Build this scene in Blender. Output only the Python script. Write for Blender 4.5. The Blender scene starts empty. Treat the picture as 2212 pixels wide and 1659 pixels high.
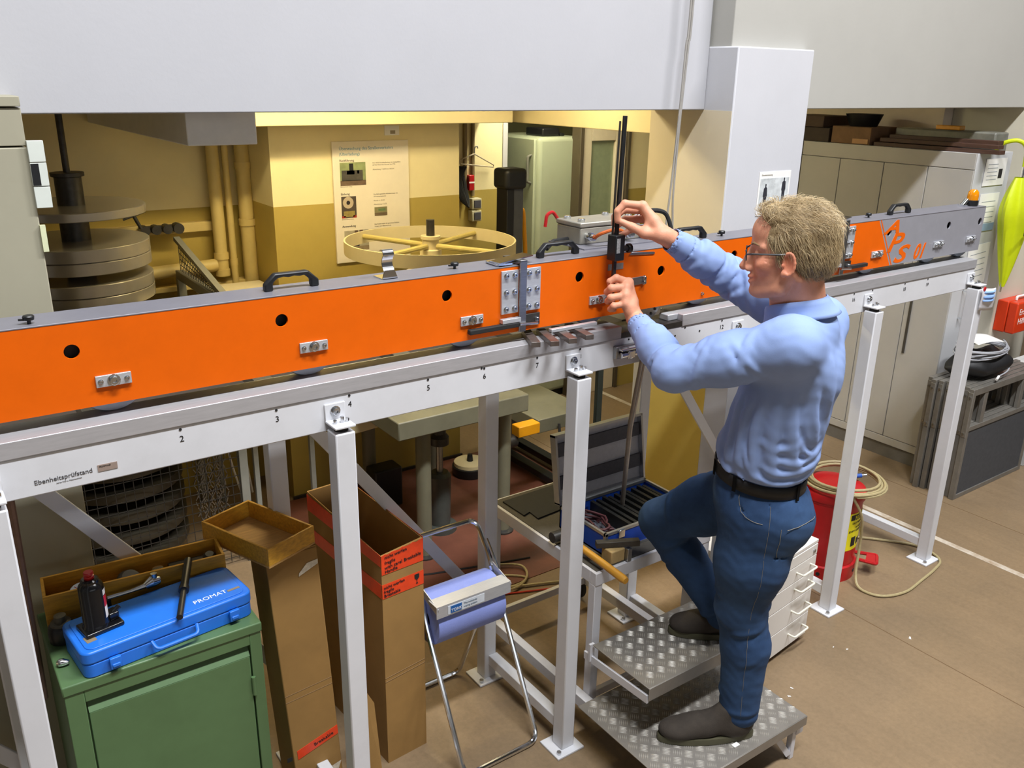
import bpy, bmesh, math, random
import numpy as np
from mathutils import Matrix, Vector

random.seed(7)
scene = bpy.context.scene
col = scene.collection
PI = math.pi

# ------------------------------------------------------------------ camera
cam_d = bpy.data.cameras.new('camera')
cam_d.sensor_fit = 'HORIZONTAL'
cam_d.sensor_width = 36.0
cam_d.lens = 30.581
cam_d.clip_end = 100
cam_o = bpy.data.objects.new('camera', cam_d)
col.objects.link(cam_o)
_vx = Vector((2794.0, -607.5, 1879.043)).normalized()
_vz = -Vector((-96.0, 5370.5, 1879.043)).normalized()
_vy = _vz.cross(_vx)
# rows: world axes seen from the camera (x right, y down, z forward)
_R = Matrix((_vx, _vy, _vz))
_m = Matrix.Identity(4)
for i in range(3):
    _m[i][0] = _R[i][0]
    _m[i][1] = -_R[i][1]
    _m[i][2] = -_R[i][2]
_m[0][3], _m[1][3], _m[2][3] = 0.0, 0.0, 2.3
cam_o.matrix_world = _m
scene.camera = cam_o

# ------------------------------------------------------------------ world, lamps, exposure
world = bpy.data.worlds.new('world')
scene.world = world
world.use_nodes = True
bg = world.node_tree.nodes['Background']
bg.inputs[0].default_value = (0.75, 0.8, 0.9, 1)
bg.inputs[1].default_value = 0.02

def area(name, loc, target, sx, sy, power, color):
    d = bpy.data.lights.new(name, 'AREA')
    d.shape = 'RECTANGLE'; d.size = sx; d.size_y = sy
    d.energy = power; d.color = color
    o = bpy.data.objects.new(name, d)
    o.location = loc
    o.rotation_euler = (Vector(target) - Vector(loc)).to_track_quat('-Z', 'Y').to_euler()
    col.objects.link(o)
    return o

# rows of tube lamps under the ceiling of the tall hall
area('hall_lamp_near', (0.9, -0.2, 6.6), (0.9, -0.2, 0), 2.4, 0.4, 500, (0.95, 0.97, 1.0))
area('hall_lamp_right', (4.3, -0.4, 6.6), (4.3, -0.4, 0), 2.4, 0.4, 380, (0.98, 0.98, 1.0))
# daylight from the window band in the wall behind the camera
area('rear_window', (1.5, -5.9, 2.9), (1.5, 0, 2.7), 7.0, 1.3, 38, (0.93, 0.96, 1.0))
# tube lamps under the low ceiling of the back room and in the corridor
area('back_lamp', (1.55, 3.62, 2.5), (1.55, 3.62, 0), 0.8, 0.1, 23, (1.0, 0.82, 0.46))
area('back_lamp_side', (2.5, 3.5, 2.5), (2.5, 3.5, 0), 0.8, 0.1, 9, (1.0, 0.86, 0.56))
area('corridor_lamp', (3.52, 4.45, 2.5), (3.52, 4.45, 0), 0.1, 0.7, 20, (1.0, 0.95, 0.72))

scene.view_settings.view_transform = 'Standard'
scene.view_settings.look = 'None'
scene.view_settings.exposure = 0.0
scene.view_settings.gamma = 1.0
scene.view_settings.use_curve_mapping = False

# ------------------------------------------------------------------ helpers
def lin(c):
    if isinstance(c, str):
        c = c.lstrip('#')
        c = [int(c[i:i + 2], 16) / 255 for i in (0, 2, 4)]
    return tuple((x / 12.92 if x <= 0.04045 else ((x + 0.055) / 1.055) ** 2.4) for x in c)

_mats = {}
def mat(name, c, rough=0.5, metal=0.0, var=0.12, scale=18, bump=0.0, bscale=120, spec=0.5,
        stretch=None, second=None, attr=None, emit=None, alpha=None, trans=0.0, dirt=0.0):
    if name in _mats:
        return _mats[name]
    m = bpy.data.materials.new(name)
    m.use_nodes = True
    nt = m.node_tree
    p = nt.nodes['Principled BSDF']
    p.inputs['Roughness'].default_value = rough
    p.inputs['Metallic'].default_value = metal
    p.inputs['Specular IOR Level'].default_value = spec
    if trans:
        p.inputs['Transmission Weight'].default_value = trans
    if alpha is not None:
        p.inputs['Alpha'].default_value = alpha
    base = lin(c)
    tc = nt.nodes.new('ShaderNodeTexCoord')
    mp = nt.nodes.new('ShaderNodeMapping')
    if stretch:
        mp.inputs['Scale'].default_value = stretch
    nt.links.new(tc.outputs['Object'], mp.inputs['Vector'])
    nz = nt.nodes.new('ShaderNodeTexNoise')
    nz.inputs['Scale'].default_value = scale
    nz.inputs['Detail'].default_value = 5
    nz.inputs['Roughness'].default_value = 0.65
    nt.links.new(mp.outputs['Vector'], nz.inputs['Vector'])
    rp = nt.nodes.new('ShaderNodeValToRGB')
    rp.color_ramp.elements[0].position = 0.3
    rp.color_ramp.elements[1].position = 0.72
    if second:
        a, b = lin(second), base
    else:
        a = tuple(x * (1 - var) for x in base)
        b = tuple(min(1, x * (1 + var * 0.6)) for x in base)
    rp.color_ramp.elements[0].color = (*a, 1)
    rp.color_ramp.elements[1].color = (*b, 1)
    nt.links.new(nz.outputs['Fac'], rp.inputs['Fac'])
    out = rp.outputs['Color']
    if dirt:
        n2 = nt.nodes.new('ShaderNodeTexNoise')
        n2.inputs['Scale'].default_value = 3.1
        n2.inputs['Detail'].default_value = 8
        n2.inputs['Roughness'].default_value = 0.75
        nt.links.new(tc.outputs['Object'], n2.inputs['Vector'])
        r2 = nt.nodes.new('ShaderNodeValToRGB')
        r2.color_ramp.elements[0].position = 0.52
        r2.color_ramp.elements[1].position = 0.75
        r2.color_ramp.elements[0].color = (1, 1, 1, 1)
        r2.color_ramp.elements[1].color = (1 - dirt, 1 - dirt * 1.05, 1 - dirt * 1.1, 1)
        nt.links.new(n2.outputs['Fac'], r2.inputs['Fac'])
        mx = nt.nodes.new('ShaderNodeMix'); mx.data_type = 'RGBA'; mx.blend_type = 'MULTIPLY'
        mx.inputs[0].default_value = 1
        nt.links.new(out, mx.inputs[6]); nt.links.new(r2.outputs['Color'], mx.inputs[7])
        out = mx.outputs[2]
    if attr:
        at = nt.nodes.new('ShaderNodeAttribute'); at.attribute_name = attr
        mx = nt.nodes.new('ShaderNodeMix'); mx.data_type = 'RGBA'; mx.blend_type = 'MULTIPLY'
        mx.inputs[0].default_value = 1
        nt.links.new(out, mx.inputs[6]); nt.links.new(at.outputs['Color'], mx.inputs[7])
        out = mx.outputs[2]
    nt.links.new(out, p.inputs['Base Color'])
    if emit:
        p.inputs['Emission Color'].default_value = (*lin(emit[0]), 1)
        p.inputs['Emission Strength'].default_value = emit[1]
    if bump:
        nb = nt.nodes.new('ShaderNodeTexNoise')
        nb.inputs['Scale'].default_value = bscale
        nb.inputs['Detail'].default_value = 4
        nt.links.new(mp.outputs['Vector'], nb.inputs['Vector'])
        b = nt.nodes.new('ShaderNodeBump')
        b.inputs['Strength'].default_value = bump
        b.inputs['Distance'].default_value = 0.004
        nt.links.new(nb.outputs['Fac'], b.inputs['Height'])
        nt.links.new(b.outputs['Normal'], p.inputs['Normal'])
    _mats[name] = m
    return m

class MB:
    """collects simple solids for ONE mesh object"""
    def __init__(self):
        self.v = []; self.f = []
    def add(self, vs, fs, M=None):
        n = len(self.v)
        if M is not None:
            vs = [M @ Vector(q) for q in vs]
        self.v += [tuple(q) for q in vs]
        self.f += [tuple(i + n for i in f) for f in fs]
        return self
    def box(self, x0, x1, y0, y1, z0, z1, M=None):
        vs = [(x0, y0, z0), (x1, y0, z0), (x1, y1, z0), (x0, y1, z0),
              (x0, y0, z1), (x1, y0, z1), (x1, y1, z1), (x0, y1, z1)]
        return self.add(vs, [(3, 2, 1, 0), (4, 5, 6, 7), (0, 1, 5, 4), (1, 2, 6, 5), (2, 3, 7, 6), (3, 0, 4, 7)], M)
    def bar(self, p0, p1, w, h, up=(0, 0, 1)):
        p0 = Vector(p0); p1 = Vector(p1)
        d = (p1 - p0); L = d.length; d.normalize()
        u = Vector(up); s = d.cross(u)
        if s.length < 1e-5:
            s = d.cross(Vector((0, 1, 0)))
        s.normalize(); u = s.cross(d)
        M = Matrix((( d.x, s.x, u.x, p0.x), (d.y, s.y, u.y, p0.y), (d.z, s.z, u.z, p0.z), (0, 0, 0, 1)))
        return self.box(0, L, -w / 2, w / 2, -h / 2, h / 2, M)
    def cyl(self, p0, p1, r, r2=None, n=14, caps=True):
        return self.tube([p0, p1], [r, r if r2 is None else r2], n, caps=caps)
    def tube(self, pts, r, n=8, closed=False, caps=True):
        P = [Vector(p) for p in pts]; k = len(P)
        R = r if isinstance(r, (list, tuple)) else [r] * k
        vs = []; fs = []
        prev = None
        for i in range(k):
            if closed:
                t = P[(i + 1) % k] - P[i - 1]
            else:
                t = P[min(i + 1, k - 1)] - P[max(i - 1, 0)]
            t.normalize()
            if prev is None:
                a = Vector((0, 0, 1)) if abs(t.z) < 0.9 else Vector((1, 0, 0))
                u = t.cross(a).normalized()
            else:
                u = prev - t * prev.dot(t)
                u.normalize()
            prev = u
            w = t.cross(u)
            for j in range(n):
                a = 2 * PI * j / n
                vs.append(P[i] + (u * math.cos(a) + w * math.sin(a)) * R[i])
        for i in range(k if closed else k - 1):
            i2 = (i + 1) % k
            for j in range(n):
                j2 = (j + 1) % n
                fs.append((i * n + j, i2 * n + j, i2 * n + j2, i * n + j2)[::-1])
        if caps and not closed:
            fs.append(tuple(range(n)))
            fs.append(tuple((k - 1) * n + j for j in range(n))[::-1])
        return self.add(vs, fs)
    def lathe(self, prof, n=24, M=None):
        """prof: (r, z) from bottom to top, closed with caps where r > 0"""
        vs = []; fs = []
        for (r, z) in prof:
            for j in range(n):
                a = 2 * PI * j / n
                vs.append((r * math.cos(a), r * math.sin(a), z))
        k = len(prof)
        for i in range(k - 1):
            for j in range(n):
                j2 = (j + 1) % n
                fs.append((i * n + j, i * n + j2, (i + 1) * n + j2, (i + 1) * n + j))
        ring = prof[0] == prof[-1]
        if prof[0][0] > 1e-5 and not ring: fs.append(tuple(range(n))[::-1])
        if prof[-1][0] > 1e-5 and not ring: fs.append(tuple((k - 1) * n + j for j in range(n)))
        return self.add(vs, fs, M)
    def prism(self, outl, t0, t1, M=None):
        """2D outline (x, z counter-clockwise seen from -y), extruded along y from t0 to t1"""
        n = len(outl)
        vs = [(x, t0, z) for x, z in outl] + [(x, t1, z) for x, z in outl]
        fs = [tuple(range(n)), tuple(range(2 * n - 1, n - 1, -1))]
        for i in range(n):
            j = (i + 1) % n
            fs.append((j, i, i + n, j + n))
        return self.add(vs, fs, M)
    def grid(self, fn, nu, nv, flip=False):
        vs = [fn(i / nu, j / nv) for j in range(nv + 1) for i in range(nu + 1)]
        fs = []
        for j in range(nv):
            for i in range(nu):
                a = j * (nu + 1) + i
                q = (a, a + 1, a + nu + 2, a + nu + 1)
                fs.append(q[::-1] if flip else q)
        return self.add(vs, fs)
    def mesh(self, name, mt, smooth=None):
        me = bpy.data.meshes.new(name)
        me.from_pydata(self.v, [], self.f)
        me.update()
        if mt: me.materials.append(mt)
        if smooth is not None and len(me.polygons):
            me.shade_smooth()
            me.set_sharp_from_angle(angle=math.radians(smooth))
        return me
    def build(self, name, mt, parent=None, bevel=0, smooth=35, seg=2):
        return link(name, self.mesh(name, mt, smooth), parent, bevel, seg)

_inv = {}
def link(name, me, parent=None, bevel=0, seg=2, M=None):
    o = bpy.data.objects.new(name, me)
    col.objects.link(o)
    if parent is not None:
        o.parent = parent
        if parent.name in _inv:
            o.matrix_parent_inverse = _inv[parent.name]
    if M is not None:
        o.matrix_basis = M
        _inv[o.name] = M.inverted()
    if bevel:
        b = o.modifiers.new('bevel', 'BEVEL')
        b.width = bevel; b.segments = seg; b.limit_method = 'ANGLE'; b.angle_limit = math.radians(40)
        b.use_clamp_overlap = True
    return o

def tag(o, label, cat, group=None, kind=None):
    if label: o['label'] = label
    if cat: o['category'] = cat
    if group: o['group'] = group
    if kind: o['kind'] = kind
    return o

def thing(name, label, cat, loc=(0, 0, 0), group=None):
    o = bpy.data.objects.new(name, None)
    o.empty_display_size = 0.05
    col.objects.link(o)
    o.location = loc
    _inv[o.name] = Matrix.Translation(loc).inverted()
    return tag(o, label, cat, group)

def struct(name, mb, mt, parent=None, bevel=0, smooth=35):
    o = mb.build(name, mt, parent, bevel, smooth)
    o['kind'] = 'structure'
    return o

def T(x, y, z): return Matrix.Translation((x, y, z))
def RX(a): return Matrix.Rotation(a, 4, 'X')
def RY(a): return Matrix.Rotation(a, 4, 'Y')
def RZ(a): return Matrix.Rotation(a, 4, 'Z')
def frame(o, x, y):
    """matrix with origin o, x axis along x, y axis near y, z = x cross y"""
    x = Vector(x).normalized(); z = x.cross(Vector(y)).normalized(); y = z.cross(x)
    o = Vector(o)
    return Matrix(((x.x, y.x, z.x, o.x), (x.y, y.y, z.y, o.y), (x.z, y.z, z.z, o.z), (0, 0, 0, 1)))

_txt = {}
def text_mesh(s, size, mt, ext=0.0004, align='LEFT', shear=0, bold=0):
    c = bpy.data.curves.new('lettering', 'FONT')
    c.body = s; c.size = size; c.offset = bold; c.extrude = ext; c.align_x = align; c.shear = shear
    c.resolution_u = 3
    o = bpy.data.objects.new('tmp_lettering', c)
    col.objects.link(o)
    dg = bpy.context.evaluated_depsgraph_get()
    me = bpy.data.meshes.new_from_object(o.evaluated_get(dg))
    bpy.data.objects.remove(o); bpy.data.curves.remove(c)
    me.materials.clear(); me.materials.append(mt)
    return me
def text(s, size, o, x, y, mt, parent, name='lettering', **k):
    me = text_mesh(s, size, mt, **k)
    me.transform(frame(o, x, y))
    return link(name, me, parent)

def round_path(pts, rad, n=5, closed=False):
    """polyline with rounded corners"""
    P = [Vector(p) for p in pts]; out = []
    k = len(P)
    for i in range(k):
        if not closed and i in (0, k - 1):
            out.append(P[i]); continue
        a = P[i - 1] - P[i]; b = P[(i + 1) % k] - P[i]
        r = min(rad, a.length * 0.49, b.length * 0.49)
        s = P[i] + a.normalized() * r; e = P[i] + b.normalized() * r
        for j in range(n + 1):
            t = j / n
            out.append(s * (1 - t) ** 2 + P[i] * 2 * t * (1 - t) + e * t * t)
    return out
def smooth_path(pts, n=6, closed=False):
    P = [Vector(p) for p in pts]; k = len(P); out = []
    for i in range(k if closed else k - 1):
        if closed:
            a, b, c, d = P[i - 1], P[i], P[(i + 1) % k], P[(i + 2) % k]
        else:
            a, b, c, d = P[max(i - 1, 0)], P[i], P[i + 1], P[min(i + 2, k - 1)]
        for j in range(n):
            t = j / n
            out.append(0.5 * ((2 * b) + (c - a) * t + (2 * a - 5 * b + 4 * c - d) * t * t + (3 * b - a - 3 * c + d) * t ** 3))
    if not closed: out.append(P[-1])
    return out
def plate_holes(outl, holes, y0, y1, nh=20):
    """plate in the x-z plane with round holes: outl [(x,z)], holes [(x,z,r)]"""
    bm = bmesh.new()
    edges = []
    def loop(pts):
        vs = [bm.verts.new((x, y0, z)) for x, z in pts]
        for i in range(len(vs)):
            edges.append(bm.edges.new((vs[i], vs[(i + 1) % len(vs)])))
    loop(outl)
    for (x, z, r) in holes:
        loop([(x + r * math.cos(2 * PI * j / nh), z + r * math.sin(2 * PI * j / nh)) for j in range(nh)])
    bmesh.ops.triangle_fill(bm, use_beauty=True, use_dissolve=False, edges=edges, normal=(0, -1, 0))
    g = bmesh.ops.extrude_face_region(bm, geom=bm.faces[:])
    vs = [q for q in g['geom'] if isinstance(q, bmesh.types.BMVert)]
    bmesh.ops.translate(bm, vec=(0, y1 - y0, 0), verts=vs)
    bmesh.ops.recalc_face_normals(bm, faces=bm.faces[:])
    mb = MB()
    bm.verts.index_update()
    mb.add([q.co[:] for q in bm.verts], [tuple(w.index for w in f.verts) for f in bm.faces])
    bm.free()
    return mb

# ------------------------------------------------------------------ shared materials
M_white = mat('white_enamel', '#d9dadc', 0.42, var=0.05, scale=8, dirt=0.10)
M_whitewall = mat('white_wall_paint', '#b7b7bb', 0.85, var=0.03, scale=3, bump=0.08, bscale=90)
M_pillar = mat('white_pillar_paint', '#c6c6ca', 0.85, var=0.03, scale=3, bump=0.08, bscale=90)
M_greywall = mat('grey_wall_paint', '#aeaca5', 0.85, var=0.03, scale=3, bump=0.08, bscale=90)
M_cream = mat('cream_wall_paint', '#e6d8a8', 0.8, var=0.05, scale=4, bump=0.1, bscale=60)
M_ochre = mat('ochre_wall_paint', '#b09a4c', 0.7, var=0.06, scale=4, bump=0.1, bscale=60)
M_steel = mat('bare_steel', '#a9aaac', 0.34, 1.0, var=0.15, scale=25, stretch=(1, 8, 8))
M_bsteel = mat('brushed_aluminium', '#c3c5c9', 0.40, 0.45, var=0.10, scale=30, stretch=(1, 10, 10))
M_chrome = mat('chrome', '#dfe2e6', 0.12, 1.0, var=0.05)
M_bolt = mat('zinc_bolt', '#c9cbce', 0.22, 1.0, var=0.1, scale=60)
M_dark = mat('dark_steel', '#4c4a47', 0.45, 0.7, var=0.25, scale=30)
M_black = mat('black_plastic', '#17181a', 0.42, var=0.2, scale=40)
M_rubber = mat('black_rubber', '#1d1d1d', 0.75, var=0.2, scale=40)
M_ink = mat('black_ink', '#1a1a1c', 0.6, var=0.05)
M_paper = mat('white_paper', '#eceae6', 0.8, var=0.03)
M_orange = mat('orange_paint', '#e06000', 0.5, var=0.05, scale=14, dirt=0.06, spec=0.2)
M_wood = mat('varnished_wood', '#c9952f', 0.45, var=0.3, scale=14, stretch=(1, 9, 9))
M_wood2 = mat('plain_wood', '#b98f52', 0.6, var=0.25, scale=14, stretch=(1, 9, 9))
M_card = mat('cardboard', '#98743f', 0.85, var=0.10, scale=9, dirt=0.12)
M_cardin = mat('cardboard_inside', '#8f7350', 0.9, var=0.10, scale=9)
M_red = mat('red_enamel', '#b3161b', 0.32, var=0.15, scale=12)
# ------------------------------------------------------------------ floor
def floor_material():
    m = mat('brown_floor_covering', '#87745c', 0.38, var=0.12, scale=55, bump=0.05, bscale=160, spec=0.35)
    nt = m.node_tree
    p = nt.nodes['Principled BSDF']
    src = p.inputs['Base Color'].links[0].from_socket
    tc = [n for n in nt.nodes if n.type == 'TEX_COORD'][0]
    n1 = nt.nodes.new('ShaderNodeTexNoise'); n1.inputs['Scale'].default_value = 1.3; n1.inputs['Detail'].default_value = 7
    n1.inputs['Roughness'].default_value = 0.6
    nt.links.new(tc.outputs['Object'], n1.inputs['Vector'])
    r1 = nt.nodes.new('ShaderNodeValToRGB')
    r1.color_ramp.elements[0].position = 0.35; r1.color_ramp.elements[1].position = 0.7
    r1.color_ramp.elements[0].color = (0.86, 0.85, 0.83, 1); r1.color_ramp.elements[1].color = (1.12, 1.08, 1.02, 1)
    nt.links.new(n1.outputs['Fac'], r1.inputs['Fac'])
    # long scuffs running along y
    mp = nt.nodes.new('ShaderNodeMapping'); mp.inputs['Scale'].default_value = (22, 1.2, 1)
    nt.links.new(tc.outputs['Object'], mp.inputs['Vector'])
    n2 = nt.nodes.new('ShaderNodeTexNoise'); n2.inputs['Scale'].default_value = 1.0; n2.inputs['Detail'].default_value = 6
    nt.links.new(mp.outputs['Vector'], n2.inputs['Vector'])
    r2 = nt.nodes.new('ShaderNodeValToRGB')
    r2.color_ramp.elements[0].position = 0.3; r2.color_ramp.elements[1].position = 0.62
    r2.color_ramp.elements[0].color = (0.94, 0.935, 0.93, 1); r2.color_ramp.elements[1].color = (1.02, 1.02, 1.02, 1)
    nt.links.new(n2.outputs['Fac'], r2.inputs['Fac'])
    for r in (r1, r2):
        mx = nt.nodes.new('ShaderNodeMix'); mx.data_type = 'RGBA'; mx.blend_type = 'MULTIPLY'; mx.inputs[0].default_value = 1
        nt.links.new(src, mx.inputs[6]); nt.links.new(r.outputs['Color'], mx.inputs[7]); src = mx.outputs[2]
    nt.links.new(src, p.inputs['Base Color'])
    return m
M_floor = floor_material()
flo = MB().box(-4, 9, -6, 7, -0.1, 0)
floor = struct('floor', flo, M_floor)
M_seam = mat('floor_seam', '#6b5236', 0.7, var=0.1)
for x in (-0.9, 0.5, 1.9, 3.3, 4.75):
    sm = MB().box(x, x + 0.004, -6, 7, -0.0005, 0.0006).build('floor_seam', M_seam, floor)
    sm['kind'] = 'structure'
# steel plates let into the floor of the back room
M_redfloor = mat('oxide_red_floor_paint', '#6d4030', 0.55, var=0.2, scale=8, dirt=0.3)
pl = MB().box(1.45, 3.1, 2.95, 4.37, -0.001, 0.003).build('painted_floor_patch', M_redfloor, floor)
pl['kind'] = 'structure'
ln = MB().box(4.285, 4.325, 0.4, 6.5, 0.0002, 0.0012).build('floor_line', mat('worn_white_line_paint', '#d8d2c6', 0.7, var=0.35, scale=7, second='#93795a'))
tag(ln, 'worn white line painted along the brown floor past the lockers', 'floor line')

# ------------------------------------------------------------------ hall shell
M_hall = mat('hall_paint', '#6e6d6a', 0.85, var=0.03, scale=3)
struct('wall_left', MB().box(-4.2, -4, -6, 7, 0, 7.2), M_hall)
struct('wall_rear', MB().box(-4.2, 9.2, -6.2, -6, 0, 7.2), M_hall)
struct('wall_right', MB().box(9, 9.2, -6, 7, 0, 7.2), M_hall)
struct('ceiling', MB().box(-4.2, 9.2, -6.2, 3.09, 7.0, 7.2), M_hall)
struct('wall_upper_left', MB().box(-4, 2.98, 2.76, 3.09, 2.19, 7), M_whitewall, bevel=0.004)
struct('wall_upper_right', MB().box(2.99, 5.6, 2.65, 3.09, 2.195, 7), M_greywall, bevel=0.004)
struct('wall_upper_far_right', MB().box(6.1, 9, 2.6, 3.09, 2.2, 7), M_greywall)
pil = struct('wall_pillar_middle', MB().box(2.98, 3.48, 2.6, 3.09, 0, 2.447), M_pillar, bevel=0.006)
o = MB().box(2.979, 2.981, 2.605, 3.09, 0, 1.62).build('ochre_paint_coat', M_ochre, pil)
o['kind'] = 'structure'
M_beige = mat('beige_wall_paint', '#d9cdb2', 0.8, var=0.04, scale=3, bump=0.08, bscale=70)
o = MB().box(2.979, 2.981, 2.605, 3.09, 1.62, 2.19).build('beige_paint_coat', M_beige, pil)
o['kind'] = 'structure'
M_colwarm = mat('warm_column_paint', '#d5cfbd', 0.8, var=0.04, scale=3, bump=0.08, bscale=70)
struct('wall_pillar_right', MB().box(5.6, 6.1, 2.6, 3.09, 0, 7), M_colwarm, bevel=0.006)
M_lcol = mat('beige_cladding', '#a29d88', 0.65, var=0.05, scale=5, dirt=0.06)
lp = struct('wall_pillar_left', MB().box(-0.6, 0.318, 2.6, 3.09, 0, 2.115), M_lcol, bevel=0.003)
for (z0, z1, y0) in ((2.119, 2.212, 2.602), (2.215, 2.24, 2.596)):
    q = MB().box(-0.6, 0.317, y0, 3.09, z0, z1).build('cladding_panel', M_lcol, lp, bevel=0.002); q['kind'] = 'structure'

# ------------------------------------------------------------------ back room shell
def two_tone(name, x0, x1, y0, y1, z=1.655, top=2.6):
    a = struct(name, MB().box(x0, x1, y0, y1, z, top), M_cream)
    b = MB().box(x0, x1, y0 - 0.0008, y1, 0, z).build('ochre_paint_coat', M_ochre, a); b['kind'] = 'structure'
    return a
two_tone('wall_back_recess', -2, 1.61, 4.78, 5.1, 1.63)
two_tone('wall_back', 1.61, 2.73, 4.38, 5.1, 1.662)
struct('baseboard_back', MB().box(1.6, 2.74, 4.365, 4.379, 0, 0.02), M_dark)
two_tone('wall_corridor', 2.73, 3.462, 5.0, 5.1, 1.594)
struct('wall_back_far', MB().box(-2.2, 9, 6.6, 6.8, 0, 2.6), mat('dim_green_wall', '#9a9a78', 0.8, var=0.06))
struct('wall_back_left', MB().box(-2.2, -2, 3.09, 6.6, 0, 2.6), M_cream)
struct('wall_recess_right', MB().box(5.5, 5.62, 3.09, 6.6, 0, 2.6), mat('pink_beige_wall', '#dccfc0', 0.8, var=0.04))
struct('ceiling_back', MB().box(-2.2, 9, 3.09, 6.8, 2.6, 2.75), M_cream)
struct('trim_1', MB().box(1.12, 2.95, 4.16, 4.38, 2.072, 2.6), M_cream, bevel=0.004)
struct('trim_2', MB().box(3.06, 3.3, 3.09, 4.95, 2.066, 2.6), M_cream, bevel=0.004)
struct('trim_3', MB().box(3.461, 3.50, 4.99, 5.1, 0, 2.6), M_whitewall, bevel=0.003)
# glazed door at the end of the corridor
dr = struct('door_1', MB().box(4.05, 4.135, 4.86, 4.92, 0, 2.05).box(4.36, 4.46, 4.86, 4.92, 0, 2.05)
            .box(4.135, 4.36, 4.86, 4.92, 1.90, 2.05).box(4.135, 4.36, 4.86, 4.92, 0, 0.9), mat('cream_door_paint', '#ddd0b4', 0.5, var=0.04), bevel=0.004)
g = MB().box(4.135, 4.36, 4.885, 4.893, 0.9, 1.90).build('glass_pane', mat('door_glass', '#8f9a7c', 0.08, var=0.1, spec=0.7), dr)
g['kind'] = 'structure'
fr = MB().box(4.015, 4.047, 4.84, 4.94, 0, 2.12).box(4.463, 4.49, 4.84, 4.94, 0, 2.12).box(4.047, 4.463, 4.84, 4.94, 2.06, 2.12).build('door_frame', mat('dark_door_frame', '#544a38', 0.5), dr, bevel=0.003)
fr['kind'] = 'structure'
hd = MB().tube(round_path([(4.10, 4.86, 1.05), (4.10, 4.81, 1.05), (4.03, 4.81, 1.05)], 0.01), 0.008).build('door_handle', M_steel, dr)
hd['kind'] = 'structure'
two_tone('wall_corridor_end', 4.49, 5.5, 4.86, 5.0, 1.55)
# ------------------------------------------------------------------ white test stand
XK = [-0.736, 0.064, 0.864, 1.670, 2.436, 3.238, 4.040]
st = thing('test_stand', 'long white steel test stand on posts carrying the orange measuring beam', 'test stand', (1.67, 2.2, 0))
M_stand = mat('white_stand_paint', '#d3d4d8', 0.40, var=0.04, scale=8, dirt=0.08)
M_rail = mat('ground_rail_steel', '#b6b5b8', 0.38, 0.35, var=0.10, scale=22, stretch=(0.6, 6, 6))
fb = MB().box(-0.8, 4.07, 2.01, 2.07, 1.415, 1.512).build('front_beam', M_stand, st, bevel=0.003)
MB().box(-0.8, 4.07, 2.36, 2.42, 1.415, 1.512).build('rear_beam', M_stand, st, bevel=0.003)
MB().box(-0.8, 1.868, 2.006, 2.118, 1.512, 1.553).build('rail', M_rail, st, bevel=0.002)
MB().box(2.148, 4.07, 2.006, 2.118, 1.512, 1.553).build('rail', M_rail, st, bevel=0.002)
MB().box(1.868, 2.148, 2.008, 2.118, 1.512, 1.531).build('lower_rail_plate', M_dark, st, bevel=0.001)
MB().box(2.10, 2.149, 2.03, 2.075, 1.531, 1.553).build('rail_stop', M_bsteel, st, bevel=0.003)
MB().box(-0.8, 4.07, 2.30, 2.40, 1.512, 1.55).build('rear_rail', M_rail, st, bevel=0.002)
M_cross = mat('crossbar_tan', '#8d8778', 0.6, var=0.1)
x = -0.55
while x < 4.0:
    MB().box(x, x + 0.05, 2.118, 2.30, 1.505, 1.535).build('crossbar', M_cross, st)
    x += 0.42
# one bolt mesh shared by everything
def bolt_mesh(name, r, h, mt=M_bolt):
    mb = MB()
    # socket-head screw along -y: washer, head, recess rim
    prof = [(r * 1.35, 0), (r * 1.35, h * 0.25), (r, h * 0.25), (r, h * 0.92), (r * 0.9, h), (r * 0.5, h), (r * 0.5, h * 0.6), (0.0, h * 0.6)]
    mb.lathe(prof, 12, RX(PI / 2))
    return mb.mesh(name, mt, 35)
BOLT = bolt_mesh('bolt', 0.0062, 0.008)
BOLT_S = bolt_mesh('bolt_small', 0.0045, 0.007)
BOLT_L = bolt_mesh('bolt_large', 0.0105, 0.009)
def bolt(x, y, z, parent, me=None):
    return link('bolt', me or BOLT, parent, M=T(x, y, z))
def post(x, y, top, sign):
    h = 0.028
    p = MB().box(x - h, x + h, y - h, y + h, 0.008, top).build('post', M_stand, st, bevel=0.004)
    bp = MB().box(x - 0.065, x + 0.055, y - 0.055, y + 0.055, 0, 0.009).build('base_plate', M_stand, p, bevel=0.002)
    MB().cyl((x - 0.047, y - 0.036, 0.009), (x - 0.047, y - 0.036, 0.019), 0.009, n=6).build('anchor_bolt', M_bolt, p)
    MB().cyl((x + 0.04, y + 0.036, 0.009), (x + 0.04, y + 0.036, 0.019), 0.009, n=6).build('anchor_bolt', M_bolt, p)
    MB().cyl((x, y, top - 0.002), (x, y, top + 0.014), 0.019, n=12).build('levelling_foot', M_rubber, p)
    yb = 2.01 if sign < 0 else 2.42
    y0, y1 = (1.942, 2.01) if sign < 0 else (2.42, 2.49)
    br = MB()
    br.box(x - 0.029, x + 0.029, min(yb, yb + sign * 0.006), max(yb, yb + sign * 0.006), 1.442, 1.492)
    br.box(x - 0.029, x + 0.029, y0, y1, 1.4405, 1.4475)
    b = br.build('bracket', M_stand, st, bevel=0.002)
    if sign < 0:
        bolt(x, yb - 0.006, 1.471, b, BOLT_L)
        for dx in (-0.016, 0.004, 0.018):
            MB().cyl((x + dx, 1.972, 1.4475), (x + dx, 1.972, 1.458 + (0.006 if dx == 0.004 else 0)), 0.0055, n=6).build('nut', M_bolt, b)
    return p
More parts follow.
